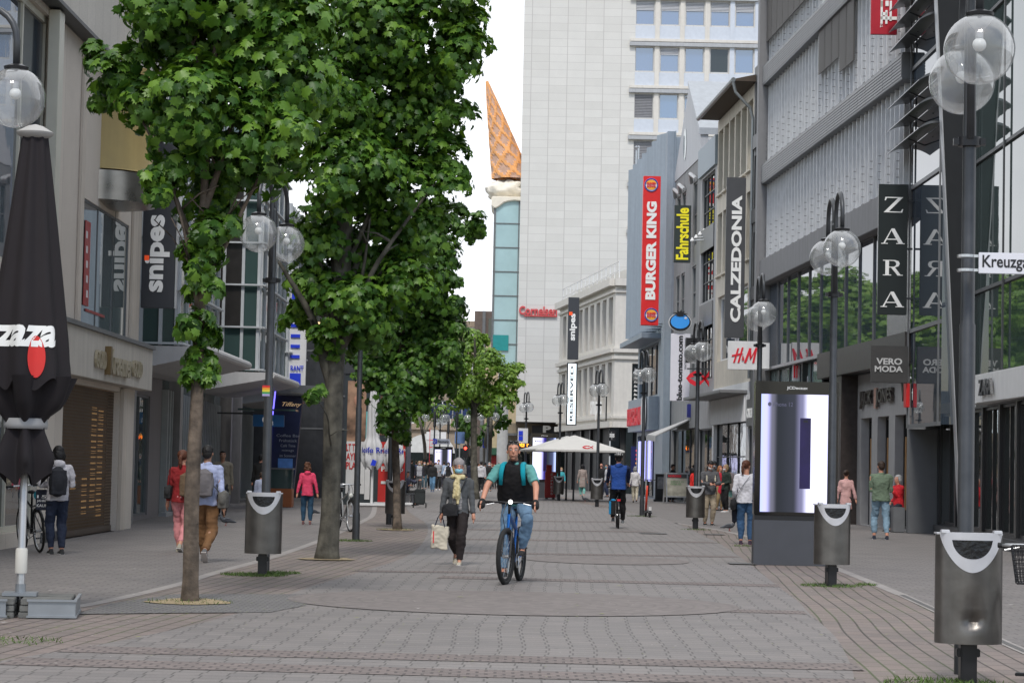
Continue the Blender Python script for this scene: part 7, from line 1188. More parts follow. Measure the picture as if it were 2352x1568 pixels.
# man on the mountain bike ------------------------------------------------------
def bicycle(label, loc, rz, col, wheel_r=.35, tyre=.028, mtb=False, rack=False, basket=False, steer=0., crank=.9, roll=0.):
    t = thing('bicycle', label, 'bicycle', loc, rz); FR_ = mat('frame_%02x%02x%02x' % tuple(int(c * 255) for c in col), col, .3, .3, var=.05); TY = mat('tyre_black', (.016, .016, .016), .8, var=.15, bump=.4, bscale=90); r = wheel_r; wb = 1.08; lo = dict(local=True)
    for y, st_ in ((0, steer), (wb, 0)):      # front wheel at y=0, travels towards -Y
        X = Matrix.Translation((0, y, r)) @ Matrix.Rotation(st_, 4, 'Z'); mb = MB(X); mb.torus((0, 0, 0), r - tyre, tyre, 'x', 56, 10); w_ = mb.build('wheel', TY, t, smooth=True, **lo); mb = MB(X); mb.torus((0, 0, 0), r - tyre * 2.3, .011, 'x', 48, 6); mb.build('rim', mat('rim_dark', (.05, .05, .05), .35, .6) if mtb else ALU, w_, smooth=True, **lo)
        mb = MB(X); [mb.tube([(.02 * (1 if q % 2 else -1), .02 * math.cos(q * pi / 8 + .3), .02 * math.sin(q * pi / 8 + .3)), (0, (r - .06) * math.cos(q * pi / 8), (r - .06) * math.sin(q * pi / 8))], .0018, 4, False) for q in range(16)]; mb.tube([(-.04, 0, 0), (.04, 0, 0)], .022, 8); mb.build('spokes', ALU, w_, **lo)
    B = Vector((0, .60, .29)); ST = Vector((0, .76, .86)); HT = Vector((0, .20, .88)); HB = Vector((0, .16, .72)); RA = Vector((0, wb, r)); FA = Vector((0, 0, r)); mb = MB()
    dt = .021 if not mtb else .034
    for a, b_, q in ((B, HB, dt), (B, ST, .018), (HT, ST - Vector((0, .03, .16)), dt * .8), (HB - Vector((0, .0, .02)), HT + Vector((0, .01, .03)), .024)): mb.tube([a, b_], q, 10)
    for sx in (-1, 1): mb.tube([B, RA + Vector((sx * .055, 0, 0))], .011, 8); mb.tube([ST - Vector((0, .03, .16)), RA + Vector((sx * .055, 0, 0))], .010, 8)
    mb.build('frame', FR_, t, **lo); mb = MB()
    for sx in (-1, 1): mb.tube([HB + Vector((0, -.02, 0)), HB + Vector((sx * .055, -.04, -.06)), FA + Vector((sx * .055, 0, 0))], [.018, .020 if mtb else .014, .012], 8)
    mb.build('fork', FR_ if not mtb else BLACKP, t, **lo)
    hbz = 1.04 if not mtb else 1.05; hy = .18; mb = MB(); mb.tube([HT, (0, hy + .01, hbz)], .016, 8); w2 = .33 if mtb else .27; mb.tube([(-w2, hy + .05, hbz), (-.12, hy - .01, hbz + .005), (0, hy - .03, hbz), (.12, hy - .01, hbz + .005), (w2, hy + .05, hbz)], .013, 8); ho = mb.build('handlebar', BLACKP if mtb else ALU, t, smooth=True, **lo)
    for sx in (-1, 1): mb = MB(); mb.tube([(sx * (w2 - .11), hy + .035, hbz), (sx * (w2 + .01), hy + .052, hbz)], .019, 8); mb.build('grip', TY, ho, **lo); mb = MB(); mb.tube([(sx * (w2 - .14), hy - .03, hbz - .01), (sx * (w2 - .04), hy - .04, hbz - .03)], .007, 6); mb.build('brake_lever', ALU, ho, **lo)
    mb = MB(); mb.tube([(.03, hy - .04, hbz), (.05, .06, .92), (.04, .02, .72)], .005, 5); mb.tube([(-.03, hy - .04, hbz), (-.06, .05, .90), (-.03, .08, .70)], .005, 5); mb.build('cables', BLACKP, t, **lo)
    mb = MB(); mb.tube([ST, ST + Vector((0, .015, .07))], .014, 8); mb.ball((0, .80, .955), .1, 14, 8, (.72, 1.3, .32)); mb.ball((0, .70, .955), .05, 10, 6, (.6, 1.6, .45)); mb.build('saddle', BLACKP, t, smooth=True, **lo)
    mb = MB(); mb.torus((.05, B.y, B.z), .09, .006, 'x', 28, 6); ca, sa = math.cos(crank) * .17, math.sin(crank) * .17
    mb.tube([(.06, B.y, B.z), (.07, B.y + ca, B.z + sa)], .011, 6); mb.tube([(-.06, B.y, B.z), (-.07, B.y - ca, B.z - sa)], .011, 6); mb.build('crank', ALU, t, **lo)
    for sx in (1, -1): mb = MB(); mb.cbox((sx * .12, B.y + sx * ca, B.z + sx * sa), .10, .08, .022); mb.build('pedal', BLACKP, t, bevel=.004, **lo)
    mb = MB(); mb.tube([(.05, B.y, B.z + .09), (.05, wb, r + .04)], .005, 5); mb.tube([(.05, B.y, B.z - .09), (.05, wb, r - .04)], .005, 5); mb.build('chain', DGREY, t, **lo)
    if not mtb:
        for y, a0, a1 in ((0, .1, 2.2), (wb, .4, 3.0)): mb = MB(); mb.tube([(0, y - (r + .02) * math.cos(pi - a), r + (r + .02) * math.sin(a)) for a in [a0 + (a1 - a0) * i / 12 for i in range(13)]], .022, 6, sy=.4); mb.build('mudguard', BLACKP, t, **lo)
        mb = MB(); mb.ball((0, .02, .80), .05, 12, 8, (1, .7, 1)); mb.build('headlight', mat('lamp_face', (.6, .6, .55), .2), t, **lo)
    else: mb = MB(); mb.ball((.03, .10, 1.06), .03, 10, 8); mb.build('headlight', mat('white_led', (1, 1, .95), emit=1.5, var=0), t, **lo)
    if rack:
        mb = MB(); z = 2 * r + .05; [mb.tube([(sx, .85, z), (sx, 1.28, z)], .007, 6) for sx in (-.06, 0, .06)]; [mb.tube([(sx * .06, 1.1, z), (sx * .055, wb, r)], .006, 6) for sx in (-1, 1)]; mb.build('rack', BLACKP, t, **lo); mb = MB(); mb.box(-.04, .04, 1.29, 1.31, z - .05, z); mb.build('tail_light', RED, t, **lo)
    if basket:
        mb = MB(); 
        for i in range(15): x = -.17 + .34 * i / 14; mb.tube([(x * .8, -.20, .80), (x, -.22, 1.05)], .003, 4, False); mb.tube([(x * .8, .06, .80), (x, .08, 1.05)], .003, 4, False)
        for i in range(9): z = .80 + .25 * i / 8; f = .8 + .2 * i / 8; mb.tube([(-.17 * f, -.21, z), (.17 * f, -.21, z), (.17 * f, .07, z), (-.17 * f, .07, z), (-.17 * f, -.21, z)], .0035, 4, False)
        for i in range(11): y = -.2 + .27 * i / 10; [mb.tube([(sx * .136, y, .80), (sx * .17, y, 1.05)], .003, 4, False) for sx in (-1, 1)]
        mb.box(-.13, .13, -.19, .05, .79, .80); mb.build('basket', BLACKP, t, **lo)
    if roll: t.rotation_euler.y = roll
    return t
c = gp(1160, 1343); bk = bicycle('blue mountain bike ridden towards the camera with black fork', (c.x, c.y, 0), R(-10), (.01, .12, .42), .365, .031, True, steer=R(-6), crank=1.45)
TEAL = (.10, .30, .28)
Pm, I = person('cyclist with sunglasses on his head, in black vest and light jeans, riding this way', (c.x, c.y, 0), R(-10), 1.80, 2, 'light', 'pepper', 'crop', TEAL, (.13, .22, .33), (.02, .02, .02), feet=[(.125, .50, .36), (-.13, .58, .055)], hands=[(.34, .15, 1.03), (-.34, .15, 1.03)], hipz=1.02, hipy=.70, lean=.46, sleeve='short', head=(R(10), R(-6)), elbow=[(1, .4, -.2), (-1, .4, -.2)], knee=[(.35, -1, .3), (-.35, -1, .3)], wide=1.15, sole=(.02, .02, .02))
def vest(I, parent, col, w=1.26, g=.034):
    k = I['k']; sh, hp = I['sh'], I['hp']; sp = lambda f: hp + (sh - hp) * f; ln = .36; mb = MB(); loft(mb, [(sp(-.05), .17 * w * k + g * .6, .13 * k + g, 0), (sp(.2), .165 * w * k + g, .13 * k + g, 0), (sp(.45), .155 * w * k + g, .12 * k + g, ln), (sp(.7), .160 * w * k + g, .122 * k + g, ln), (sp(.95), .135 * w * k, .108 * k + g * .5, ln), (sp(1.1), .09 * k, .09 * k, ln)]); mb.tube([sh, I['nk'] + Vector((0, -.01, .05 * k))], [.085 * k, .070 * k], 14); return finish(remesh(mb, .012), 'vest', cloth(col), parent, fold=.012, fs=9)
vest(I, Pm, (.010, .009, .010)); k = I['k']; gl = MB(I['HX']); 
for sx in (-1, 1): gl.ball((sx * .034, -.055, .118), .026, 12, 8, (1.15, .5, .6)); gl.tube([(sx * .06, -.05, .115), (sx * .083, .03, .07)], .004, 5)
gl.tube([(-.02, -.065, .122), (.02, -.065, .122)], .004, 5); gl.build('sunglasses', BLACKP, Pm, local=True, smooth=True)
for i in (0, 1): h = I['ha'][i]; d = (h - I['el'][i]).normalized(); mb = MB(); capsule(mb, h - d * .01, h + d * .08, .042 * k, .046 * k); mb.tube([h + d * .05 + Vector((-.045, 0, -.01)), h + d * .05 + Vector((.045, 0, -.01))], .036, 10); finish(remesh(mb, .01), 'glove', cloth((.012, .012, .012)), Pm)
b_ = thing('backpack', 'turquoise rucksack with straps over the shoulders of the cyclist in the vest', 'backpack', wp(I, I['sh'] + Vector((0, .2, -.2))).to_tuple(), R(-10)); o_ = I['sh'] + Vector((0, .2, -.2)); TQ = cloth((.0, .26, .33)); mb = MB(); mb.ball((0, 0, 0), 1, 16, 12, (.15, .09, .24)); finish(remesh(mb, .014), 'bag_body', TQ, b_)
for sx in (1, -1): s_ = I['shL'] if sx > 0 else I['shR']; s_ = s_.lerp(I['sh'], .42); mb = MB(); mb.tube([Vector(p) - o_ for p in (s_ + Vector((0, .1, .0)), s_ + Vector((0, .03, .072)), s_ + Vector((sx * .008, -.09, .045)), s_ + Vector((sx * .02, -.145, -.06)), s_ + Vector((sx * .03, -.11, -.22)))], [.034, .036, .034, .032, .026], 8, sy=.35); mb.build('shoulder_strap', TQ, b_, smooth=True, local=True)
# older woman with knit hat
Pm, I = person('older woman in grey knit hat, blue mask, pale yellow scarf and grey jacket walking', foot(1049, 1298), R(-4), 1.62, 2, 'light', 'grey', 'short', (.075, .08, .085), (.016, .011, .011), (.40, .36, .28), feet=[(.06, -.22, .0), (-.05, .30, .09)], hands=[(.27, -.10, .78), (-.27, -.06, .76)], hipz=.90, mask=(.25, .55, .68), hat='beanie', head=(R(10), 0), fpitch=(-.1, .5), female=True, hem=-.2, wide=1.12)
k = I['k']; sh = I['sh']; mb = MB(); loft(mb, [(I['hp'] + Vector((0, -.012, -.0)), .10, .128, 0), (I['hp'] + Vector((0, -.02, .25)), .085, .135, 0), (sh + Vector((0, -.02, -.05)), .06, .11, 0)]); finish(remesh(mb, .012), 'striped_shirt', [cloth((.32, .31, .31)), cloth((.13, .12, .12))], Pm, paint=lambda x, y, z: 1 if (z * 38) % 1 < .4 and z < 1.02 else 0)
mb = MB(); mb.torus(tuple(sh + Vector((0, -.012, .045))), .075, .035, 'z', 28, 10); mb.tube([sh + Vector((.01, -.10, .03)), sh + Vector((.02, -.15, -.1)), sh + Vector((.01, -.165, -.25)), sh + Vector((.0, -.17, -.36))], [.045, .055, .06, .045], 12, sy=.5); mb.tube([sh + Vector((-.03, -.12, 0)), sh + Vector((-.04, -.17, -.14)), sh + Vector((-.05, -.175, -.28))], [.035, .045, .04], 10, sy=.5); finish(remesh(mb, .010), 'scarf', cloth((.56, .48, .27)), Pm, fold=.022, fs=17)
mb = MB(I['HX']); mb.torus((-.033, -.092, .008), .024, .0025, 'y', 20, 5); mb.torus((.033, -.092, .008), .024, .0025, 'y', 20, 5); mb.tube([(-.01, -.094, .01), (.01, -.094, .01)], .002, 5); mb.build('glasses', mat('copper_wire', (.35, .12, .06), .3, .6), Pm, local=True)
bag(I, (-.10, -.17, .84), .27, .10, .21, (.014, .014, .016), 'shoulder_bag', 'black shoulder bag across the front of the woman in the knit hat', [(.13, -.08, 1.33), (.06, -.165, 1.15), (-.02, -.17, .94)])
t = thing('tote_bag', 'cream cotton tote bag with navy handles held by the woman in the knit hat', 'bag', wp(I, I['ha'][1] + Vector((-.02, -.02, -.52))).to_tuple(), R(-4)); mb = MB(); mb.prism([(-.13, -.03, 0), (.12, -.04, -.02), (.14, -.03, .33), (-.12, -.03, .35)], (0, .07, 0)); finish(remesh(mb, .012), 'bag_body', cloth((.55, .50, .40)), t, fold=.02, fs=9); mb = MB(); [mb.tube([(-.08, y, .33), (-.04, y, .45), (.0, y * .3, .54), (.04, y, .45), (.07, y, .32)], .012, 6, sy=.4) for y in (-.03, .03)]; mb.build('handles', cloth((.02, .03, .07)), t, local=True); mb = MB(); mb.box(-.10, -.085, -.05, -.045, .08, .26); mb.build('red_print', RED, t, local=True)
# woman in white hoodie by the grille (left)
Pm, I = person('person in pale grey hoodie and dark jeans standing by the rolling grille looking away', foot(128, 1272), R(205), 1.68, 2, 'light', 'black', 'bob', (.50, .48, .50), (.015, .022, .045), (.03, .03, .03), feet=[(.07, -.06, 0), (-.08, .04, 0)], hands=[(.10, -.20, 1.12), (-.08, -.22, 1.18)], elbow=[(.8, .5, -1), (-.8, .5, -1)], head=(R(8), R(18)), hoodie=True, sole=(.6, .6, .58), wide=1.05)
bag(I, (.06, .24, 1.13), .30, .22, .48, (.016, .017, .022), 'backpack', 'black backpack slung on the person in the pale hoodie', [(.12, .14, 1.36), (.15, .02, 1.45), (.13, -.12, 1.32)], strap_r=.018)
t = thing('shopping_bag', 'black shopping bag with white lettering and white edge held by the person in the hoodie', 'bag', wp(I, (.22, -.12, .84)).to_tuple(), R(15)); mb = MB(); mb.box(-.09, .09, -.04, .04, -.16, .16); mb.build('bag_body', cloth((.02, .022, .035)), t, bevel=.012, local=True); mb = MB(); mb.box(.09, .125, -.04, .04, -.19, .20); mb.build('white_edge', WHITEP, t, local=True, bevel=.005); [text_fit(s_, (-.075, -.043, .03 - i * .07), (1, 0, 0), ZV, .15, .045, .01, .003).build('lettering', WHITEP, t, local=True, fix=False) for i, s_ in enumerate(('15', 'JAHRE', 'KAUF'))]; mb = MB(); mb.tube([(-.04, 0, .16), (-.02, 0, .30), (.05, 0, .16)], .005, 5); mb.build('handle', WHITEP, t, local=True)
# man with grey backpack, brown trousers, walking away
Pm, I = person('man in pale blue shirt and brown trousers walking away behind the slim tree', foot(470, 1290), R(176), 1.76, 2, 'tan', 'black', 'short', (.34, .38, .55), (.17, .085, .035), (.12, .12, .12), feet=[(.08, -.32, .0), (-.06, .28, .10)], hands=[(.27, -.08, .82), (-.28, .10, .83)], hipz=.90, fpitch=(-.25, .75), sole=(.5, .45, .42))
bag(I, (.0, .20, 1.17), .30, .18, .44, (.13, .12, .125), 'backpack', 'grey backpack with pink tag on the man in the pale blue shirt', [(.13, .1, 1.36), (.14, 0, 1.49), (.13, -.12, 1.35)], strap_r=.02)
bag(I, (-.27, .06, .93), .16, .30, .30, (.10, .095, .085), 'messenger_bag', 'olive grey messenger bag on the hip of the man in the pale blue shirt', [(.13, .12, 1.45), (-.05, .24, 1.25), (-.22, .14, 1.04)], strap_r=.012)
Pm, I = person('woman in dark red top and pink trousers walking away left of the slim tree', foot(413, 1267), R(172), 1.68, 2, 'light', 'auburn', 'tail', (.22, .012, .014), (.60, .24, .25), (.30, .28, .22), feet=[(.07, -.18, 0), (-.06, .20, .05)], hands=[(.25, -.04, .84), (-.27, .02, .80)], hipz=.91, female=True, fpitch=(-.1, .4), bare_leg=True)
bag(I, (.20, .05, .98), .13, .26, .24, (.02, .02, .02), 'handbag', 'black handbag under the arm of the woman in pink trousers', [(.18, .1, 1.1), (.19, .04, 1.40), (.19, -.04, 1.1)])
bag(I, (-.12, .17, 1.10), .24, .10, .42, (.13, .085, .05), 'patterned_jacket', 'patterned brown and black jacket hanging behind the woman in pink trousers')
# mid distance people
def P_(label, uv, rz, H, **k): return person(label, foot(*uv), R(rz), H, **k)
P_('man in beige coat with lowered face mask walking towards the camera', (508, 1191), 10, 1.76, skin='tan', hair='black', style='short', top=(.24, .21, .155), bottom=(.02, .02, .025), hem=-.62, feet=[(.06, -.2, 0), (-.06, .2, .05)], hands=[(.25, -.02, .85), (-.26, -.02, .85)], mask=None, wide=1.12)
P_('person in pale blue shirt half hidden behind the left litter bin', (598, 1190), 188, 1.22, skin='light', hair='brown', top=(.36, .40, .52), bottom=(.30, .29, .28))
P_('person in black standing at the counter behind the left lamp pole', (596, 1172), 175, 1.72, hair='black', top=(.012, .012, .012), bottom=(.012, .012, .012), det=0)
Pm, I = P_('girl in bright pink hooded jacket and jeans walking away', (704, 1204), 182, 1.50, skin='light', hair='curly', style='curly', top=(.68, .06, .135), bottom=(.02, .06, .11), shoe=(.14, .07, .07), hem=-.22, hoodie=True, feet=[(.10, -.08, 0), (-.10, .06, 0)], hands=[(.29, .02, .82), (-.29, .02, .85)], female=True)
P_('seated person with dark cap and checked sleeve on the bench behind the bin', (929, 1160), 60, 1.7, hair='grey', top=(.05, .055, .09), bottom=(.02, .02, .02), hat='cap', hipz=.50, feet=[(.09, -.42, 0), (-.09, -.38, 0)], hands=[(.22, -.5, .95), (-.1, -.25, .75)], knee=[(0, -1, .6), (0, -1, .6)], lean=.1, face=False)
# blue cyclist riding away
c = gp(1423, 1214); bicycle('black city bike with red tail light ridden away by the cyclist in blue', (c.x - .02, c.y + 1.05, 0), R(179), (.02, .02, .02), .35, .024, rack=True, crank=.2)
Pm, I = person('cyclist in bright blue jacket and black helmet riding away', (c.x - .02, c.y + 1.05, 0), R(179), 1.80, 2, 'light', 'black', 'short', (.012, .055, .24), (.008, .008, .010), (.16, .17, .18), feet=[(.12, .78, .18), (-.13, .46, .12)], hands=[(.26, .2, 1.06), (-.26, .2, 1.06)], hipz=1.02, hipy=.76, lean=.14, hat='helmet', elbow=[(1, .5, -.3), (-1, .5, -.3)], knee=[(.25, -1, .2), (-.25, -1, .2)], hoodie=True, sleeve_c=(.012, .022, .07), face=False, wide=1.2, hem=-.12)
t = thing('pannier_bag', 'black and light blue pannier bag on the rear rack of the city bike', 'bag', (c.x - .17, c.y + .05, .35)); mb = MB(); mb.box(-.08, .06, -.15, .18, -.02, .38); mb.build('bag_body', cloth((.012, .012, .013)), t, local=True, bevel=.03); mb = MB(); mb.box(-.10, -.06, -.16, .18, .0, .36); mb.box(-.06, .05, -.16, .18, .34, .40); mb.build('blue_flap', cloth((.02, .26, .52)), t, local=True, bevel=.02)
# man with phone
Pm, I = P_('man in grey sweater and beige trousers looking down at his phone', (1629, 1206), 8, 1.78, det=2, skin='light', hair='black', style='short', top=(.085, .085, .09), bottom=(.34, .28, .20), hem=-.18, head=(R(4), R(32)), hands=[(.045, -.30, 1.13), (-.045, -.30, 1.13)], elbow=[(1, .4, -.8), (-1, .4, -.8)], mask=(.55, .55, .55), feet=[(.08, .0, 0), (-.09, .12, 0)], wide=1.1)
t = thing('smartphone', 'black smartphone in the hands of the man in the grey sweater', 'phone', wp(I, I['ha'][0].lerp(I['ha'][1], .5) + Vector((0, -.06, .03))).to_tuple(), R(8)); mb = MB(); mb.prism([(-.036, -.07, .02), (.036, -.07, .02), (.036, .05, -.035), (-.036, .05, -.035)], (0, .004, .008)); mb.build('phone_body', BLACKP, t, local=True); mb = MB(); mb.prism([(-.032, -.064, .03), (.032, -.064, .03), (.032, .044, -.02), (-.032, .044, -.02)], (0, .0005, .001)); mb.build('screen', GLASS, t, local=True)
b_ = thing('backpack', 'backpack with cream straps on the man in the grey sweater', 'backpack', wp(I, (0, .2, 1.2)).to_tuple(), R(8)); mb = MB(); mb.ball((0, 0, 0), 1, 14, 10, (.14, .1, .22)); mb.build('bag_body', cloth((.35, .33, .28)), b_, local=True, smooth=True); mb = MB(); [mb.tube([(sx * .11, -.08, .24), (sx * .11, -.18, .26), (sx * .115, -.30, .18), (sx * .12, -.34, .02)], .02, 6, sy=.4) for sx in (-1, 1)]; mb.build('straps', cloth((.50, .46, .36)), b_, local=True)
Pm, I = P_('woman in white blouse and blue jeans partly behind the large lit display', (1712, 1250), 172, 1.74, det=2, skin='light', hair='auburn', style='tail', top=(.60, .59, .62), bottom=(.035, .085, .17), shoe=(.05, .03, .05), hands=[(.24, -.12, .92), (-.25, -.02, .86)], head=(R(-30), 0), female=True, sole=(.6, .2, .25), collar=False, wide=1.15)
bag(I, (.26, .02, .83), .14, .26, .26, (.015, .015, .017), 'shoulder_bag', 'black shoulder bag at the hip of the woman in the white blouse', [(-.08, .13, 1.42), (.08, .155, 1.2), (.22, .08, .96)]); bag(I, (.24, -.12, .68), .12, .12, .52, (.012, .014, .022), 'folded_jacket', 'dark jacket hanging over the arm of the woman in the white blouse')
Pm, I = P_('man in sage green sweatshirt and light blue jeans walking away on the right pavement', (2022, 1238), 176, 1.83, det=2, skin='light', hair='brown', style='short', top=(.125, .17, .115), bottom=(.20, .30, .38), shoe=(.02, .025, .04), feet=[(.13, -.10, 0), (-.13, .16, .0)], hands=[(.12, -.26, 1.14), (-.12, -.26, 1.14)], elbow=[(.45, 1, -1), (-.45, 1, -1)], hipz=.91, bare_leg=True, head=(R(10), R(10)), face=False, wide=1.15, sole=(.6, .6, .6))
Pm, I = P_('seated woman with grey hair in red cardigan drinking beside the portal wall', (2062, 1221), -62, 1.68, det=1, skin='light', hair='grey', style='bob', top=(.48, .012, .02), bottom=(.012, .014, .02), hipz=.74, feet=[(.09, -.36, 0), (-.09, -.30, 0)], hands=[(.06, -.24, 1.10), (-.16, -.12, .80)], knee=[(0, -1, .5), (0, -1, .5)], female=True, wide=1.1)
c = gp(2072, 1221); t = thing('stone_ledge', 'low stone ledge on which the woman in the red cardigan sits', 'bench', (10.28, 60.62, 0)); mb = MB(); mb.box(10.05, 10.36, 60.4, 60.9, 0, .66); mb.build('block', GREYM, t, bevel=.02)
P_('woman in pale pink coat walking away behind the litter bin', (1942, 1213), 165, 1.60, skin='light', hair='brown', style='bun', top=(.56, .33, .31), bottom=(.02, .02, .02), hem=-.7, hands=[(.27, -.02, .83), (-.32, .06, .80)], female=True, feet=[(.06, -.15, 0), (-.06, .15, .03)])
# around the shop doors further on
MASKW = (.58, .58, .58)
Pm, I = P_('woman in dark green jacket and black trousers with white mask queueing at the shop', (1666, 1176), -60, 1.74, skin='light', hair='blond', style='bob', top=(.022, .035, .028), bottom=(.01, .01, .01), shoe=(.5, .5, .5), mask=MASKW, hem=-.2, hands=[(.15, -.2, 1.05), (-.15, -.2, 1.05)], female=True, wide=1.1)
P_('ginger haired woman in red jacket queueing beside the man with the phone', (1652, 1172), 30, 1.70, skin='light', hair='ginger', style='long', top=(.48, .02, .04), bottom=(.28, .20, .10), hem=-.55, female=True, hands=[(.3, -.15, .95), (-.27, 0, .85)], det=0)
P_('man in patterned cap and white mask standing in the shop queue', (1639, 1168), 0, 1.88, skin='light', hair='black', top=(.10, .10, .10), bottom=(.02, .02, .02), mask=MASKW, hat='cap', extra=(.10, .10, .10), det=0)
P_('person in bright red jacket half hidden by the lamp pole', (1590, 1164), 90, 1.62, skin='light', hair='black', style='bob', top=(.62, .02, .015), bottom=(.02, .02, .02), hem=-.3, female=True, det=0)
P_('dark haired man in black padded vest reading his phone behind the menu board', (1543, 1153), 50, 1.76, skin='tan', hair='black', top=(.02, .022, .026), bottom=(.02, .02, .03), hands=[(.08, -.25, 1.12), (-.08, -.25, 1.12)], elbow=[(1, .4, -.8), (-1, .4, -.8)], head=(0, R(20)), sleeve_c=(.22, .22, .22))
P_('grey haired woman in white blouse and cream trousers walking away', (1458, 1154), 178, 1.62, skin='light', hair='grey', style='bob', top=(.62, .60, .60), bottom=(.52, .47, .36), hem=-.24, feet=[(.07, -.16, 0), (-.07, .18, .04)], female=True)
P_('woman in taupe belted coat and mint trousers walking away under the parasol', (1337, 1142), 184, 1.68, skin='light', hair='black', style='bob', top=(.33, .27, .24), bottom=(.20, .48, .42), hem=-.75, shoe=(.3, .28, .26), feet=[(.07, -.12, 0), (-.07, .16, .03)], female=True, bare_leg=True)
P_('bald man in black jacket behind the lamp under the parasol', (1380, 1140), 175, 1.76, skin='light', hair='brown', style='bald', top=(.012, .012, .013), bottom=(.02, .025, .04), wide=1.15)
P_('dark haired person with blue mask and white shirt right of the bald man', (1394, 1141), -70, 1.74, skin='light', hair='black', top=(.5, .5, .52), bottom=(.03, .04, .08), mask=(.1, .4, .5), det=0)
P_('person in blue grey clothes hidden behind the cyclist in blue', (1411, 1140), 180, 1.66, skin='light', hair='brown', style='bob', top=(.08, .11, .16), bottom=(.04, .09, .12), det=0)
P_('bald man in dark jacket and jeans walking away past the middle display', (1238, 1142), 180, 1.78, skin='light', hair='brown', style='bald', top=(.03, .033, .04), bottom=(.03, .08, .16), wide=1.15, hem=-.22)
P_('small blond woman in turquoise cardigan with white mask behind the bin', (1288, 1136), -10, 1.50, skin='light', hair='blond', style='bob', top=(.05, .38, .42), bottom=(.3, .3, .32), mask=MASKW, hem=-.3, female=True)
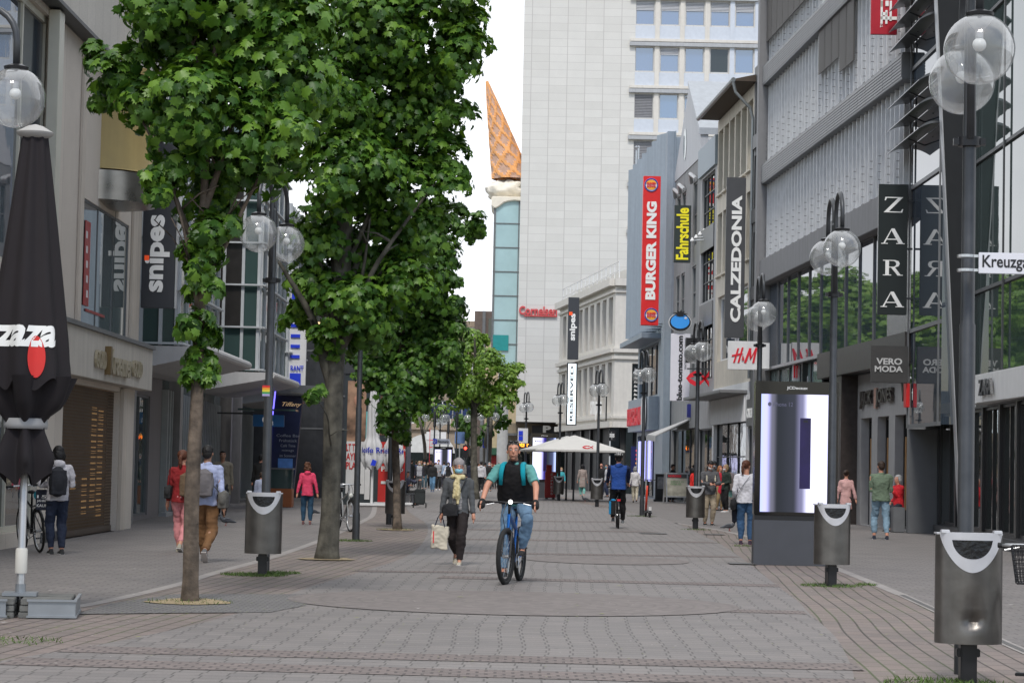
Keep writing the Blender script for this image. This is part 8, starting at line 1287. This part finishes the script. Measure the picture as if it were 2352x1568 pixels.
# the crowd at the end of the street
for lab, uv, rz, H, kw in (
    ('tall person in long black coat at the left edge of the crowd', (944, 1120), 150, 1.80, dict(top=(.012, .012, .012), bottom=(.012, .012, .012), hem=-.8, hair='brown')),
    ('blond woman with white mask, white top and dark cardigan in the crowd', (962, 1128), 8, 1.70, dict(hair='blond', style='bob', top=(.45, .45, .47), bottom=(.07, .07, .07), mask=MASKW, female=True, sleeve_c=(.03, .03, .04), feet=[(.05, -.15, 0), (-.05, .15, .03)])),
    ('woman in black jacket and blue green trousers with white mask in the crowd', (974, 1123), 0, 1.70, dict(hair='black', style='bob', top=(.012, .013, .015), bottom=(.05, .09, .11), mask=MASKW, female=True)),
    ('man in black behind the youth in the printed shirt', (988, 1120), 10, 1.80, dict(hair='black', top=(.015, .015, .016), bottom=(.015, .015, .018))),
    ('youth in black jacket, printed shirt and light blue jeans in the crowd', (993, 1129), -5, 1.66, dict(skin='dark', hair='black', top=(.02, .02, .022), bottom=(.12, .24, .38), shoe=(.08, .12, .2), feet=[(.07, -.1, 0), (-.07, .1, .0)])),
    ('person in light grey hoodie and black trousers with white mask in the crowd', (1006, 1125), 5, 1.82, dict(hair='black', top=(.28, .28, .29), bottom=(.012, .012, .012), mask=MASKW, shoe=(.6, .6, .6), hoodie=True, hem=-.3, hands=[(.08, -.2, 1.1), (-.08, -.2, 1.05)])),
    ('person in black shirt with white sleeves in the crowd', (1029, 1124), -8, 1.68, dict(skin='dark', hair='black', style='bob', top=(.012, .012, .014), bottom=(.3, .26, .22), mask=MASKW, sleeve_c=(.62, .62, .66), hands=[(.34, -.02, .85), (-.34, -.02, .85)])),
    ('brown haired person seen just above the knit hat', (1061, 1120), 170, 1.86, dict(hair='auburn', top=(.3, .28, .26), bottom=(.05, .05, .06))),
    ('white haired man in dark navy suit beside the woman in the knit hat', (1082, 1131), 168, 1.80, dict(hair='grey', top=(.014, .018, .035), bottom=(.012, .015, .03), hem=-.3, wide=1.15, feet=[(.06, -.15, 0), (-.06, .15, .02)])),
    ('person in white hoodie and black trousers walking away', (1104, 1132), 180, 1.76, dict(hair='black', top=(.58, .57, .58), bottom=(.015, .015, .018), hoodie=True, shoe=(.5, .45, .45), feet=[(.06, -.15, 0), (-.06, .2, .08)])),
    ('masked person in black jacket and grey skirt with shoulder strap', (1123, 1128), 5, 1.72, dict(hair='grey', style='bob', top=(.012, .012, .014), bottom=(.10, .095, .09), mask=MASKW, female=True, wide=1.1)),
    ('person in black jacket at the right edge of the crowd', (1135, 1122), -20, 1.66, dict(hair='black', top=(.013, .013, .015), bottom=(.05, .05, .05))),
    ('small distant person in cream top behind the crowd', (1047, 1112), 0, 1.62, dict(hair='brown', top=(.4, .35, .28), bottom=(.06, .06, .06))),
    ('person in dark blue jacket with back turned at the left of the crowd', (955, 1117), 175, 1.74, dict(hair='brown', top=(.03, .05, .11), bottom=(.03, .03, .04))),
    ('woman in beige coat between the white and black jackets', (982, 1116), 20, 1.64, dict(hair='blond', style='bob', top=(.36, .29, .21), bottom=(.03, .03, .03), hem=-.7, female=True)),
    ('man in red anorak far behind the crowd', (1018, 1112), 0, 1.74, dict(hair='black', top=(.40, .04, .04), bottom=(.03, .03, .05))),
    ('person in grey coat right of the white haired man', (1092, 1118), 185, 1.72, dict(hair='grey', style='bob', top=(.16, .16, .17), bottom=(.03, .03, .04), hem=-.6)),
    ('two tone jacket wearer far right of the crowd beside the column', (1145, 1117), -30, 1.72, dict(hair='brown', top=(.05, .09, .10), bottom=(.03, .03, .03))),
    ('person in white shirt in front of the shaded passage', (1196, 1119), 30, 1.7, dict(hair='black', top=(.5, .5, .5), bottom=(.03, .04, .07))),
    ('bearded man in olive jacket behind the blond woman', (967, 1118), -10, 1.78, dict(hair='brown', top=(.09, .10, .05), bottom=(.03, .04, .07))),
    ('woman with long dark hair and cream bag beside the printed shirt', (1000, 1119), 30, 1.66, dict(hair='black', style='long', top=(.02, .02, .03), bottom=(.10, .10, .11), female=True)),
    ('man in light blue shirt in front of the farthest display', (1019, 1118), 180, 1.76, dict(hair='brown', top=(.30, .38, .50), bottom=(.03, .03, .04))),
    ('person in mustard jacket right of the farthest display', (1040, 1116), 15, 1.68, dict(hair='brown', style='bob', top=(.36, .24, .05), bottom=(.02, .03, .06), female=True)),
    ('child in red top near the crowd centre', (1052, 1116), 0, 1.25, dict(hair='brown', top=(.45, .05, .05), bottom=(.04, .05, .10))),
    ('person in black coat and white trainers right of the white hoodie', (1113, 1122), 178, 1.74, dict(hair='black', top=(.014, .014, .016), bottom=(.02, .02, .025), shoe=(.5, .5, .5), hem=-.6)),
    ('couple member in teal jumper near the round column', (1158, 1116), 20, 1.66, dict(hair='blond', style='bob', top=(.03, .16, .17), bottom=(.03, .03, .04), female=True)),
    ('distant person in brown coat near the traffic signal', (1098, 1112), 90, 1.7, dict(hair='brown', top=(.14, .08, .05), bottom=(.03, .03, .03))),
    ('distant person in pale jacket left of the round column', (1128, 1110), 40, 1.7, dict(hair='blond', top=(.4, .38, .33), bottom=(.04, .04, .06)))):
    kw.setdefault('det', 0); kw.setdefault('group', 'people crowding the far end of the street'); P_(lab, uv, rz, H, **kw)
# bicycles standing about
a, b_ = Vector((-7.86, 37.6, 0)), Vector((-7.36, 36.55, 0)); d = (b_ - a); bicycle('black city bike with leather grips leaning by the stone wall on the left', a.to_tuple(), math.atan2(d.y, d.x) - pi / 2, (.012, .012, .012), .345, .020, rack=True, crank=.6, roll=R(5))
t = thing('rolled_mat', 'teal rolled mat strapped behind the saddle of the black city bike', 'roll', (-7.5, 36.9, .95)); q = Vector((-7.46, 36.75, .90)); mb = MB(); mb.tube([q + Vector((-.02, .16, 0)), q + Vector((.02, -.16, 0))], .075, 20); mb.build('roll', mat('teal_foam', (.01, .20, .26), .8, bump=.4, bscale=30), t); mb = MB(); mb.tube([q + Vector((.02, -.162, 0)), q + Vector((.021, -.165, 0))], .035, 14); mb.build('roll_end', BLACKP, t)
c = gp(790, 1222); bicycle('bicycle parked behind the thick tree trunk with only its front showing', (c.x + .12, c.y + .3, 0), R(20), (.35, .36, .36), .35, .020, crank=.3)
bicycle('bicycle with black wire basket cut off by the right edge of the picture', (3.64, 15.9, 0), R(-15), (.08, .08, .08), .35, .022, basket=True, crank=1.4)
pigeon(519, 1207, R(190), 'pigeon on the left pavement near the beige coat'); pigeon(717, 1184, R(200), 'pigeon right of the girl in the pink jacket'); pigeon(1675, 1219, R(5), 'pigeon between the phone man and the lit display'); pigeon(1344, 1152, R(178), 'pigeon in front of the parasol poles')
